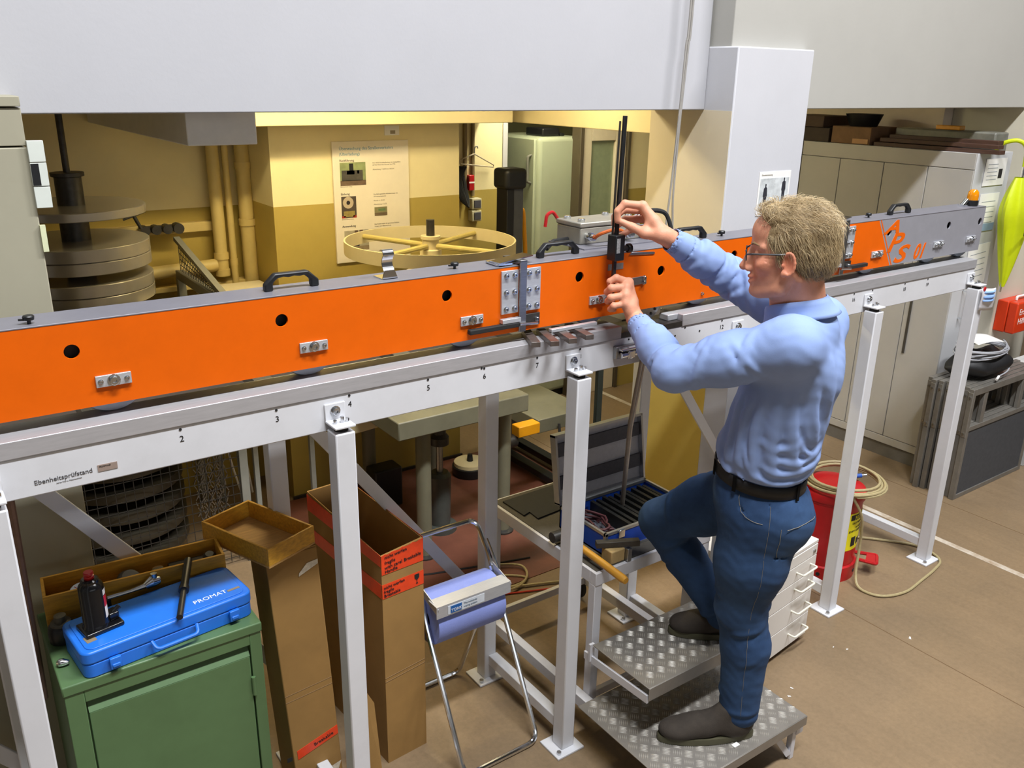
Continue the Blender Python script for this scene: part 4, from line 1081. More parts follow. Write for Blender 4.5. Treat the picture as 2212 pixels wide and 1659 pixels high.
lines = [(2.172, 1.861, 'Der AEGIS-Kraftaufnehmer ist rückgeführt'), (2.172, 1.850, 'auf das Nationale Normal der PTB'), (2.172, 1.826, 'Abweichung < 0,01% bei 100 kN'),
         (2.172, 1.694, 'Die BASt-geeichte Achslastwaage des'), (2.172, 1.682, 'TÜ Hessen geeicht'), (2.172, 1.660, 'Messbr. ± 10 kN'), (2.172, 1.640, 'Abweichung ± 0,1%'),
         (2.172, 1.532, 'Die Polizei nutzt die geeichten Radlast-'), (2.172, 1.520, 'waagen zur Überwachung'), (2.172, 1.478, 'Abweichung < 2%')]
for x, z, s in lines: ptext(s, 0.0098, x, z, M_tgrey)
for x, z in ((1.98, 1.743), (1.98, 1.571)): ptext('Bildunterschrift Prüfung', 0.007, x, z, M_tgrey)
def pic(x0, x1, z0, z1, bgc, shapes):
    q = MB().box(x0, x1, yP - 0.0004, yP + 0.001, z0, z1).build('photograph', mat('pic_' + bgc[1:], bgc, 0.6, var=0.3, scale=18), po)
    for (a, b, c, d, cc) in shapes:
        MB().box(x0 + a * (x1 - x0), x0 + b * (x1 - x0), yP - 0.0009, yP - 0.0003, z0 + c * (z1 - z0), z0 + d * (z1 - z0)).build('photo_motif', mat('pic_' + cc[1:], cc, 0.6, var=0.3, scale=40), q)
    return q
pic(1.981, 2.130, 1.751, 1.871, '#8f9a6a', [(0, 1, 0, 0.22, '#6e5a48'), (0.06, 0.88, 0.2, 0.66, '#4a4640'), (0.36, 0.52, 0.62, 0.95, '#1e1e20'), (0.26, 0.56, 0.48, 0.64, '#cfc4b8'), (0.66, 0.74, 0.5, 0.66, '#3c4f86')])
q = pic(1.981, 2.067, 1.580, 1.694, '#4c4238', [(0.12, 0.88, 0.05, 0.32, '#9a8a4a'), (0.0, 0.25, 0, 0.1, '#a83a28'), (0.75, 1.0, 0, 0.12, '#a83a28')])
MB().cyl((2.02, yP - 0.001, 1.661), (2.02, yP - 0.0004, 1.661), 0.031, n=24).build('photo_motif', mat('pic_b8a890', '#b8a890', 0.6), q)
MB().cyl((2.02, yP - 0.0015, 1.661), (2.02, yP - 0.0009, 1.661), 0.011, n=16).build('photo_motif', mat('pic_2a2220', '#2a2220', 0.6), q)
pic(2.175, 2.252, 1.580, 1.627, '#8a8560', [(0, 1, 0, 0.35, '#6b5a44'), (0.3, 0.85, 0.55, 0.8, '#5e7a50')])
pic(1.990, 2.134, 1.402, 1.511, '#b0a890', [(0.05, 0.6, 0.2, 0.5, '#33363a'), (0.42, 0.55, 0.6, 1, '#5a4638'), (0.62, 0.76, 0.6, 1, '#5a4638'), (0.0, 1, 0, 0.2, '#8a7a60')])
sg = thing('wall_notice', 'small paper notice on the wall just above the poster', 'notice', (2.3, 4.379, 2.0))
MB().box(2.256, 2.345, 4.376, 4.3795, 2.004, 2.055).build('sheet', M_paper, sg)
MB().box(2.29, 2.32, 4.3752, 4.3762, 2.012, 2.03).build('printed_mark', M_tgrey, sg)

# ------------------------------------------------------------------ notice with an old photograph on the middle pillar
ph = thing('photo_print', 'white sheet with a grey photograph of two standing figures on the pillar', 'photo print', (3.3, 2.599, 1.73))
MB().box(3.195, 3.412, 2.5975, 2.5995, 1.735, 1.93).build('sheet', M_paper, ph)
M_pg = mat('photo_grey', '#d2d6d6', 0.6, var=0.35, scale=22)
MB().box(3.205, 3.402, 2.5965, 2.598, 1.755, 1.90).build('photo_ground', M_pg, ph)
M_fig = mat('photo_dark', '#2c2c34', 0.6, var=0.2)
def fig(x, z, h):
    w = h * 0.14
    o_ = [(x - w * .5, z), (x - w * .1, z), (x, z + h * .42), (x + w * .15, z), (x + w * .5, z), (x + w * .75, z + h * .42), (x + w * .95, z + h * .5), (x + w * .7, z + h * .82), (x + w * .25, z + h * .86),
          (x + w * .3, z + h * .97), (x, z + h), (x - w * .28, z + h * .97), (x - w * .22, z + h * .86), (x - w * .75, z + h * .8), (x - w * .95, z + h * .48), (x - w * .7, z + h * .42)]
    MB().prism(o_, 2.5958, 2.5966).build('photo_figure', M_fig, ph, smooth=None)
fig(3.243, 1.772, 0.105); fig(3.368, 1.795, 0.105)
text('Ebenheitsmessung', 0.010, (3.21, 2.5972, 1.912), (1, 0, 0), (0, 0, 1), M_tgrey, ph)

# ------------------------------------------------------------------ duct and pipes of the recess
dc = MB().box(0.86, 1.10, 3.10, 4.77, 2.07, 2.595).build('ceiling_duct', mat('duct_white', '#e9e7e2', 0.7, var=0.05), None, bevel=0.004)
tag(dc, 'boxed white ceiling duct running back along the low ceiling', 'duct')
M_pipe = mat('cream_pipe_paint', '#cdb878', 0.5, var=0.08, scale=10)
def pipe(name, x, r, z0, z1, lab, coll=()):
    p = thing(name, lab, 'pipe', (x, 4.70, z0), 'cream pipes in the recess')
    MB().cyl((x, 4.70, z0), (x, 4.70, z1), r, n=16).build('tube', M_pipe, p)
    for zc_ in coll:
        MB().cyl((x, 4.70, zc_), (x, 4.70, zc_ + 0.035), r * 1.16, n=16).build('collar', M_pipe, p)
    return p
p = pipe('wall_pipe', 1.42, 0.033, 1.27, 2.6, 'left cream riser pipe in the recess with a branch to the left', (1.36, 1.27))
MB().cyl((1.39, 4.70, 1.33), (0.9, 4.70, 1.315), 0.034, n=16).build('branch', M_pipe, p)
pipe('wall_pipe', 1.485, 0.018, 1.0, 2.6, 'thinnest cream riser pipe in the recess, the middle one', (1.32,))
pipe('wall_pipe', 1.575, 0.038, 0.6, 2.6, 'thickest cream riser pipe in the recess beside the poster wall', (1.95, 1.83, 1.53))
cn = MB().box(0.3, 1.46, 4.735, 4.78, 1.51, 1.56).build('cable_channel', M_pipe, None, bevel=0.003)
tag(cn, 'horizontal cream cable channel on the recess wall', 'cable channel')
lg = MB().box(-1.0, 1.6, 4.70, 4.78, 1.21, 1.235).build('wall_ledge', M_pipe, None, bevel=0.003)
tag(lg, 'narrow cream ledge along the recess wall under the pipe branch', 'ledge')
vb = thing('wall_vice', 'dark row of clamp knobs with a tommy bar on the cable channel', 'clamp', (1.1, 4.70, 1.56))
for i in range(4):
    x = 1.04 + i * 0.055
    MB().cyl((x, 4.66, 1.545), (x, 4.72, 1.545), 0.024 if i < 3 else 0.027, n=12).build('knob', M_dark, vb)
MB().box(1.03, 1.23, 4.70, 4.735, 1.53, 1.56).build('rail', M_dark, vb)
MB().cyl((1.02, 4.66, 1.56), (0.99, 4.66, 1.63), 0.009).cyl((0.94, 4.66, 1.61), (1.05, 4.66, 1.645), 0.006).build('tommy_bar', M_dark, vb)

# ------------------------------------------------------------------ dead-weight machine on the left
dm = thing('weight_machine', 'dead-weight machine with stacked steel discs on a spindle and mesh guard', 'weight machine', (0.66, 4.25, 0))
M_disc = mat('turned_steel_disc', '#b3aea4', 0.26, 0.55, var=0.12, scale=6)
ax, ay, aR = 0.655, 4.25, 0.30
def disc(z0, z1, R=aR):
    return MB().lathe([(0.03, z0), (R - .003, z0), (R, z0 + .003), (R, z1 - .003), (R - .003, z1), (0.03, z1)], 64, T(ax, ay, 0)).build('weight_disc', M_disc, dm)
for z0, z1 in ((1.715, 1.752), (1.545, 1.60), (1.490, 1.543), (1.395, 1.448), (1.34, 1.393), (1.2, 1.25)): disc(z0, z1)
MB().lathe([(0.055, 1.752), (0.055, 1.87), (0.068, 1.875), (0.068, 1.89)], 28, T(ax, ay, 0)).build('drum', M_dark, dm)
MB().cyl((ax, ay, 1.1), (ax, ay, 2.58), 0.014).build('spindle', M_dark, dm)
MB().lathe([(0.06, 1.25), (0.06, 1.72)], 24, T(ax, ay, 0)).build('sleeve', M_dark, dm)
M_mfr = mat('machine_grey', '#85857c', 0.5, var=0.08)
for q in ((0.2, 1.2, 3.86, 3.90, 1.29, 1.335), (1.16, 1.2, 3.9, 4.65, 1.29, 1.335), (0.2, 0.24, 3.9, 4.65, 1.29, 1.335)):
    MB().box(*q).build('frame_bar', M_mfr, dm, bevel=0.002)
for x, y in ((1.16, 3.86), (0.2, 3.86), (1.16, 4.62), (0.2, 4.62)):
    MB().box(x, x + 0.04, y, y + 0.04, 0, 1.29).build('frame_post', M_mfr, dm, bevel=0.002)
# sloping mesh guard on the right side
mg = MB()
n1 = 26
for i in range(n1):
    y = 3.92 + 0.7 * i / (n1 - 1)
    top = 1.335 + 0.15 * (i / (n1 - 1))
    mg.bar((1.18, y, 1.335), (1.18, y, top + 0.004), 0.003, 0.003, up=(1, 0, 0))
for k in range(5):
    mg.bar((1.18, 3.92, 1.337 + 0.0 * k), (1.18, 4.62, 1.337 + 0.15 * (k + 1) / 5), 0.003, 0.003)
m_ = mg.build('guard_mesh', M_dark, dm); m_['kind'] = 'stuff'
MB().bar((1.18, 3.9, 1.345), (1.18, 4.64, 1.50), 0.03, 0.02).build('guard_rim', M_mfr, dm)
# lower cage: wire mesh with stacked rings inside
cg_ = MB()
for i in range(24):
    x = 0.24 + i * 0.04
    cg_.bar((x, 3.87, 0.02), (x, 3.87, 1.28), 0.003, 0.003, up=(1, 0, 0))
for k in range(26):
    cg_.bar((0.24, 3.87, 0.04 + k * 0.048), (1.16, 3.87, 0.04 + k * 0.048), 0.003, 0.003)
m_ = cg_.build('cage_mesh', M_dark, dm); m_['kind'] = 'stuff'
for k in range(9):
    z = 0.10 + k * 0.11
    MB().lathe([(0.05, z), (0.285, z), (0.29, z + 0.01), (0.29, z + 0.05), (0.05, z + 0.06)], 40, T(ax + 0.03, ay - 0.02, 0)).build('lower_weight', mat('oily_weight', '#4d483c', 0.4, 0.5, var=0.2), dm)
ch = MB()
for i in range(16):
    x = 1.0 + (i % 4) * 0.036; y = 3.93 + (i // 4) * 0.05
    for k in range(34):
        ch.bar((x + 0.008 * math.sin(k * 1.9 + i), y, 0.2 + k * 0.03), (x + 0.008 * math.sin(k * 1.9 + 1.9 + i), y, 0.222 + k * 0.03), 0.008, 0.004)
c_ = ch.build('hanging_chain', M_steel, dm); c_['kind'] = 'stuff'

# ------------------------------------------------------------------ press with handwheel
pr = thing('hand_press', 'olive four-column press with a large cream handwheel on top', 'press', (2.2, 3.8, 0))
M_press = mat('olive_grey_enamel', '#6f6c58', 0.45, var=0.10, scale=10, dirt=0.15)
M_prcream = mat('cream_enamel', '#d6c79a', 0.4, var=0.06, scale=10)
MB().box(1.70, 2.43, 3.25, 4.28, 0.74, 0.83).build('table', M_press, pr, bevel=0.006)
for x, y in ((1.92, 3.42), (2.47, 3.42), (1.98, 4.15), (2.48, 4.15)):
    x = min(x, 2.40)
    l_ = MB().cyl((x, y, 0.012), (x, y, 0.74), 0.038, n=16).build('leg', M_press, pr)
    MB().lathe([(0.06, 0), (0.06, 0.012), (0.04, 0.02)], 16, T(x, y, 0)).build('leg_foot', M_dark, l_)
for x, y in ((1.82, 3.55), (2.34, 4.0)):
    MB().cyl((x, y, 0.83), (x, y, 1.40), 0.03, n=16).build('column', M_dark, pr)
MB().prism([(1.74, 0), (1.80, -0.055), (2.36, -0.055), (2.42, 0), (2.36, 0.055), (1.80, 0.055)], 1.27, 1.37,
           Matrix(((1, 0, 0, 0), (0, 0, 1, 3.80), (0, 1, 0, 0), (0, 0, 0, 1)))).build('crosshead', M_prcream, pr, bevel=0.01) if False else None
CH = T(2.09, 3.78, 0) @ RZ(math.radians(35))
slab(rounded(0.40, 0.075, 0.07), 1.28, 1.38, CH).build('crosshead', M_prcream, pr, bevel=0.008)
slab(rounded(0.30, 0.07, 0.065), 0.60, 0.70, T(1.95, 3.85, 0) @ RZ(math.radians(8))).build('lower_crosshead', M_prcream, pr, bevel=0.008)
hw = MB()
HWc = Vector((2.21, 3.82, 1.50))
prof = [(0.425, -0.032), (0.433, -0.032), (0.433, 0.032), (0.425, 0.032), (0.425, -0.032)]
hw.lathe(prof, 72, T(*HWc))
wheel = hw.build('handwheel', M_prcream, pr)
MB().lathe([(0.055, -0.06), (0.055, -0.02), (0.042, -0.015), (0.042, 0.03), (0.05, 0.035), (0.05, 0.05)], 24, T(*HWc)).build('wheel_hub', M_prcream, wheel)
for k in range(4):
    a = 0.45 + k * PI / 2
    MB().cyl(HWc + Vector((0.04 * math.cos(a), 0.04 * math.sin(a), 0)), HWc + Vector((0.427 * math.cos(a), 0.427 * math.sin(a), 0.004)), 0.0135, n=10).build('spoke', mat('yellowed_spoke', '#bfae68', 0.45), wheel)
MB().cyl(HWc + Vector((0, 0, -0.6)), HWc + Vector((0, 0, 0.13)), 0.021, n=16).build('screw_spindle', M_dark, pr)
MB().lathe([(0.06, 1.38), (0.06, 1.44)], 24, T(HWc.x, HWc.y, 0)).build('bearing', M_prcream, pr)
jb = thing('floor_jack', 'grey hydraulic cylinder standing on the floor under the press', 'hydraulic cylinder', (2.15, 3.75, 0))
MB().lathe([(0.09, 0.0), (0.09, 0.03), (0.055, 0.04), (0.06, 0.32), (0.045, 0.34)], 24, T(2.13, 3.62, 0)).build('body', mat('jack_grey', '#4d514c', 0.4, 0.3), jb)
MB().cyl((2.13, 3.62, 0.34), (2.13, 3.62, 0.50), 0.018).build('ram', M_steel, jb)
MB().lathe([(0.05, 0.50), (0.05, 0.54), (0.035, 0.56), (0.035, 0.66)], 20, T(2.13, 3.62, 0)).build('adapter', M_dark, jb)
bx = MB().box(1.93, 2.10, 3.98, 4.10, 0.0, 0.24).build('dark_case', M_black, None, bevel=0.01)
tag(bx, 'low black box on the floor behind the left press leg', 'box')
sl = thing('floor_scale', 'small round cream and black wheel scale on the back room floor', 'scale', (2.64, 4.14, 0))
MB().lathe([(0.10, 0.0), (0.11, 0.02), (0.11, 0.06), (0.10, 0.065)], 28, T(2.64, 4.12, 0)).build('base', M_black, sl)
MB().lathe([(0.10, 0.065), (0.098, 0.085), (0.0, 0.088)], 28, T(2.64, 4.12, 0)).build('plate', M_prcream, sl)
MB().lathe([(0.02, 0.088), (0.015, 0.13), (0.0, 0.132)], 14, T(2.64, 4.12, 0)).build('knob', M_black, sl)
# ------------------------------------------------------------------ hand stacker
sk = thing('hand_stacker', 'hand stacker with a black mast, black cap and yellow handle and fork', 'stacker', (2.95, 4.0, 0))
M_yellow = mat('machine_yellow', '#e39a12', 0.4, var=0.08)
MB().box(2.975, 3.025, 4.24, 4.35, 0.03, 1.71).build('mast_side', M_black, sk, bevel=0.002)
MB().box(3.025, 3.095, 4.245, 4.345, 0.03, 1.71).build('mast_face', mat('mast_grey', '#56585c', 0.4, 0.4), sk, bevel=0.002)
MB().box(2.955, 3.11, 4.22, 4.37, 1.69, 1.81).build('mast_cap', M_black, sk, bevel=0.025, seg=4)
MB().tube(round_path([(3.17, 4.36, 0.9), (3.19, 4.34, 1.28), (3.15, 4.32, 1.56), (3.09, 4.30, 1.56)], 0.05), 0.014, 10).build('push_handle', M_yellow, sk)
MB().box(2.52, 2.66, 3.45, 3.52, 0.50, 0.56).build('yellow_fork', M_yellow, sk, bevel=0.004)
MB().box(2.70, 3.06, 3.52, 4.24, 0.46, 0.54).build('carriage', mat('olive_grey_enamel', '#6f6c58'), sk, bevel=0.004)
MB().cyl((2.45, 3.50, 0.47), (2.53, 3.50, 0.47), 0.035, n=16).build('roller', M_dark, sk)
MB().box(2.92, 2.98, 3.5, 4.3, 0.03, 0.07).build('base_leg', M_black, sk, bevel=0.003)
MB().box(3.09, 3.15, 3.5, 4.3, 0.03, 0.07).build('base_leg', M_black, sk, bevel=0.003)
for x in (2.95, 3.12): MB().cyl((x - 0.025, 3.55, 0.035), (x + 0.025, 3.55, 0.035), 0.035, n=16).build('wheel', M_rubber, sk)
MB().tube(smooth_path([(2.83, 3.5, 0.5), (2.82, 3.46, 0.3), (2.76, 3.40, 0.1), (2.70, 3.2, 0.012)], 6), 0.008).build('cable', M_rubber, sk)
# yellow trolley behind the pillar gap
ty = thing('yellow_trolley', 'yellow trolley with dark uprights standing beyond the podium', 'trolley', (3.05, 3.45, 0))
MB().box(2.88, 3.12, 3.35, 3.42, 0.86, 0.94).build('top_bar', M_yellow, ty, bevel=0.004)
for x in (2.86, 2.99):
    MB().box(x, x + 0.035, 3.37, 3.40, 0.0, 0.90).build('upright', mat('dark_green_enamel', '#2c3430', 0.5), ty, bevel=0.003)
MB().box(2.80, 3.10, 3.28, 3.50, 0.0, 0.03).build('foot', mat('dark_green_enamel', '#2c3430'), ty, bevel=0.003)

# ------------------------------------------------------------------ tall cabinet in the corridor
fg = thing('tall_cabinet', 'tall pale green steel cabinet with a bar handle in the corridor', 'cabinet', (3.9, 5.2, 0))
M_fg = mat('pale_green_enamel', '#a9b096', 0.35, var=0.05, scale=6)
MB().box(3.72, 4.10, 4.93, 5.50, 0.05, 1.93).build('body', M_fg, fg, bevel=0.03, seg=4)
MB().box(3.72, 4.10, 4.95, 5.48, 0, 0.05).build('plinth', M_black, fg)
d_ = MB().box(3.695, 3.72, 4.95, 5.49, 0.08, 1.92).build('door', M_fg, fg, bevel=0.008)
MB().tube(round_path([(3.695, 4.985, 1.62), (3.665, 4.985, 1.63), (3.665, 4.985, 1.80), (3.695, 4.985, 1.81)], 0.01), 0.009, 8).build('handle', mat('handle_grey', '#85847a', 0.4, 0.3), d_)
# ------------------------------------------------------------------ corridor wall fittings
def conduit(x, lab):
    c = MB().cyl((x, 4.985, 1.56), (x, 4.985, 2.55), 0.013, n=10).build('conduit', mat('dusty_conduit', '#8c7a58', 0.6, var=0.15), None)
    tag(c, lab, 'conduit', 'conduits on the corridor wall')
conduit(3.155, 'left surface conduit on the corridor wall beside the poster wall')
conduit(3.215, 'right surface conduit on the corridor wall running down to the switches')
sw = thing('switch_pair', 'two stacked grey surface switches on the corridor wall', 'switch', (3.22, 4.99, 1.39))
for z in (1.395, 1.475):
    h_ = MB().box(3.185, 3.262, 4.945, 5.0, z, z + 0.072).build('housing', mat('switch_cream', '#c9c2a2', 0.5), sw, bevel=0.006)
    MB().box(3.20, 3.252, 4.938, 4.946, z + 0.010, z + 0.060).build('rocker', mat('switch_dark', '#4b4a52', 0.5), h_, bevel=0.003)
rs = thing('red_switch', 'red emergency switch box hanging by the corridor conduits', 'switch', (3.19, 4.98, 1.60))
MB().box(3.165, 3.205, 4.95, 5.0, 1.60, 1.70).build('housing', M_red, rs, bevel=0.004)
MB().box(3.163, 3.207, 4.948, 4.951, 1.648, 1.658).build('white_band', M_paper, rs)
hc = thing('hanging_cables', 'bundle of dark cables hung up beside the corridor conduit', 'cables', (3.13, 4.97, 1.6))
for i in range(5):
    MB().tube(smooth_path([(3.10 + 0.008 * i, 4.97 - 0.008 * i, 1.76), (3.085 + 0.006 * i, 4.96, 1.66), (3.10 + 0.01 * i, 4.95 - 0.006 * i, 1.54 - 0.01 * i), (3.135 + 0.006 * i, 4.955, 1.56), (3.125, 4.97, 1.72)], 5), 0.007, 6).build('cable', M_rubber, hc)
hg = thing('wire_hanger', 'pale wire coat hanger hooked on the corridor conduit', 'hanger', (3.24, 4.95, 1.78))
MB().tube([(3.10, 4.96, 1.80), (3.21, 4.96, 1.835), (3.36, 4.955, 1.76), (3.36, 4.955, 1.745), (3.10, 4.96, 1.775)], 0.005, 6).build('wire', mat('hanger_pale', '#b5a88c', 0.5), hg)
MB().tube(smooth_path([(3.21, 4.96, 1.835), (3.21, 4.955, 1.87), (3.225, 4.953, 1.885), (3.235, 4.956, 1.87)], 4), 0.004, 6).build('hook', M_steel, hg)
fd = MB().box(3.80, 3.95, 5.0, 5.2, 1.931, 1.985).box(3.96, 4.0, 5.0, 5.1, 1.931, 1.95).build('dark_parcel', M_black, None, bevel=0.01)
tag(fd, 'dark parcel lying on top of the tall green cabinet', 'parcel')

# ------------------------------------------------------------------ lockers
def locker(name, ya, yb, seams, lab):
    lk = thing(name, lab, 'locker', (5.25, (ya + yb) / 2, 0), 'grey lockers along the recess')
    M_lk = mat('locker_grey', '#b0ada8', 0.45, var=0.05, scale=5)
    M_lks = mat('locker_side', '#c9cacc', 0.45, var=0.04, scale=5)
    MB().box(5.066, 5.46, ya + 0.003, yb - 0.003, 0.09, 1.95).build('body', M_lks, lk, bevel=0.002)
    MB().box(5.062, 5.45, ya + 0.01, yb - 0.01, 0, 0.09).build('plinth', mat('locker_plinth', '#6d6a66', 0.5), lk)
    MB().box(5.05, 5.066, ya + 0.003, yb - 0.003, 1.862, 1.95).build('top_rail', M_lk, lk, bevel=0.0015)
    for a, b in zip(seams[:-1], seams[1:]):
        d = MB().box(5.05, 5.066, a + 0.0025, b - 0.0025, 0.145, 1.858).build('door', M_lk, lk, bevel=0.0015)
    MB().box(5.05, 5.066, ya + 0.003, yb - 0.003, 0.092, 0.141).build('bottom_rail', M_lk, lk, bevel=0.0015)
    for s in seams[1:-1][::2]:
        MB().box(5.042, 5.051, s - 0.05, s - 0.036, 0.72, 1.30).build('handle_strip', mat('handle_strip', '#57534c', 0.4, 0.4), lk, bevel=0.001)
    return lk
near_lk = locker('locker', 2.604, 3.773, (2.604, 2.88, 3.166, 3.476, 3.773), 'grey four-door locker cabinet nearer to the umbrella')
locker('locker', 3.776, 4.70, (3.776, 4.08, 4.39, 4.70), 'grey locker cabinet farther back, mostly hidden behind the pillar')
M_lp = mat('print_grey', '#9aa0a8', 0.7)
def notice(x0, x1, z0, z1, lab, rot=0, photo=False, bluebar=False):
    n = thing('notice_sheet', lab, 'notice', ((x0 + x1) / 2, 2.603, z0), 'paper notices on the locker side')
    M = T((x0 + x1) / 2, 2.604, (z0 + z1) / 2) @ RY(rot)
    w, h = (x1 - x0) / 2, (z1 - z0) / 2
    MB().box(-w, w, -0.0016, 0, -h, h, M).build('sheet', M_paper, n)
    for k in range(5):
        MB().box(-w * .75, w * (0.2 if photo else 0.7), -0.0022, -0.0015, h * (.55 - .28 * k), h * (.55 - .28 * k) + 0.004, M).build('print_line', M_lp, n)
    if photo: MB().box(w * .35, w * .7, -0.0022, -0.0015, -h * .5, h * .2, M).build('print_photo', M_dark, n)
    if bluebar: MB().box(-w, w, -0.0022, -0.0015, -h, -h * .6, M).build('print_band', mat('print_blue', '#8fa8c4', 0.6), n)
notice(5.165, 5.40, 1.765, 1.918, 'top white notice with a small portrait on the locker side', photo=True)
notice(5.17, 5.385, 1.50, 1.72, 'middle white notice with lines and a blue foot on the locker side', bluebar=True)
notice(5.16, 5.40, 1.17, 1.42, 'lower crooked white notice on the locker side above the face mask', rot=-0.06)
hgd = MB().tube(round_path([(5.18, 2.604, 1.15), (5.18, 2.575, 1.15), (5.18, 2.575, 0.98), (5.18, 2.604, 0.98)], 0.008), 0.005, 8).build('side_handle', M_chrome, near_lk)
# things piled on the lockers
M_plk = mat('dark_plank', '#4d3328', 0.6, var=0.3, scale=12, stretch=(9, 1, 9))
for i, (x, z, ya, yb, lab) in enumerate(((5.085, 1.951, 2.50, 3.28, 'lowest dark plank lying along the locker top'), (5.10, 1.978, 2.52, 3.25, 'dark plank lying second from the bottom on the lockers'),
                                    (5.15, 1.998, 2.55, 3.22, 'topmost dark plank of the pile on the lockers'))):
    b = MB().box(x, x + 0.06, ya, yb, z, z + 0.022).build('plank', M_plk, None, bevel=0.001)
    tag(b, lab, 'plank', 'planks on the lockers')
M_cbr = mat('dim_cardboard', '#7a5d42', 0.85, var=0.15)
c = thing('storage_box', 'brown cardboard storage box in the middle of the locker top', 'cardboard box', (5.2, 3.45, 1.951))
MB().box(5.07, 5.38, 3.30, 3.58, 1.951, 2.055).build('body', M_cbr, c, bevel=0.003)
MB().box(5.064, 5.071, 3.31, 3.42, 1.956, 1.985).build('tape_patch', mat('tape_patch', '#b58a5c', 0.6), c)
k = MB().lathe([(0.085, 0), (0.115, 0.075), (0.105, 0.075), (0.075, 0.005)], 20, T(5.22, 3.46, 2.056)).build('dark_bucket', M_black, None)
tag(k, 'dark tub standing on the brown storage box above the lockers', 'tub')
b = MB().box(5.08, 5.40, 3.66, 3.98, 2.04, 2.11).build('dark_carton', mat('dark_carton', '#4c3b30', 0.8, var=0.2), None, bevel=0.003)
tag(b, 'upper dark brown carton on the lockers next to the pillar', 'carton')
b = MB().box(5.07, 5.42, 3.60, 4.05, 1.951, 2.038).build('dark_carton', mat('darker_carton', '#3d322b', 0.8, var=0.2), None, bevel=0.003)
tag(b, 'lower dark brown carton on the lockers next to the pillar', 'carton')
b = MB().box(5.25, 5.40, 2.62, 3.25, 1.951, 2.06).build('grey_parcel', mat('grey_film', '#77766c', 0.35, var=0.3, scale=12), None, bevel=0.01)
tag(b, 'long grey film-wrapped parcel behind the planks on the lockers', 'parcel')
b = MB().box(5.27, 5.33, 2.85, 3.0, 2.061, 2.085).build('yellow_box', M_yellow, None, bevel=0.003)
tag(b, 'small yellow box lying on the film-wrapped parcel', 'box')
# ------------------------------------------------------------------ umbrella
um = thing('umbrella', 'folded neon yellow umbrella hooked over the locker edge', 'umbrella', (5.35, 2.47, 1.18))
M_um = mat('neon_yellow_fabric', '#c9d80a', 0.5, var=0.08, scale=12)
def ucan(u, v):
    a = 2 * PI * u
    zz = 1.18 + 0.64 * v
    r = 0.012 + 0.085 * min(1, v * 1.5) ** 0.9 * (1 - 0.65 * max(0, (v - 0.72) / 0.28) ** 1.5)
    r *= 1 + 0.24 * math.sin(a * 4 + v * 2.5)
    return (5.345 + r * math.cos(a) - 0.03 * v + 0.015, 2.47 + r * math.sin(a) * 0.8, zz)
MB().grid(ucan, 40, 20).build('canopy', M_um, um)
MB().cyl((5.35, 2.47, 1.15), (5.335, 2.47, 1.90), 0.006).build('shaft', M_chrome, um)
hk = smooth_path([(5.335, 2.47, 1.88), (5.333, 2.472, 1.95), (5.325, 2.485, 2.0), (5.30, 2.52, 2.022), (5.275, 2.57, 2.01), (5.27, 2.60, 1.985), (5.27, 2.615, 1.965)], 6)
MB().tube(hk, 0.012, 10).build('crook_handle', M_um, um)
MB().box(5.29, 5.33, 2.375, 2.378, 1.50, 1.53).build('printed_badge', mat('olive_print', '#4a5206', 0.6), um)
# ------------------------------------------------------------------ first-aid box
fa = thing('first_aid_box', 'orange-red first-aid box with white lettering on the right pillar', 'first-aid box', (5.8, 2.54, 0.84))
M_fa = mat('firstaid_orange', '#d33a12', 0.4, var=0.06)
MB().box(5.63, 5.93, 2.53, 2.60, 0.84, 1.04).build('base', M_fa, fa, bevel=0.006)
MB().box(5.63, 5.93, 2.47, 2.528, 0.84, 1.04).build('lid', M_fa, fa, bevel=0.008)
MB().tube(round_path([(5.72, 2.53, 1.04), (5.72, 2.53, 1.06), (5.84, 2.53, 1.06), (5.84, 2.53, 1.04)], 0.012), 0.008, 8).build('handle', M_paper, fa)
text('Erste', 0.055, (5.66, 2.4695, 0.96), (1, 0, 0), (0, 0, 1), M_paper, fa)
text('Hilfe', 0.055, (5.66, 2.4695, 0.90), (1, 0, 0), (0, 0, 1), M_paper, fa)
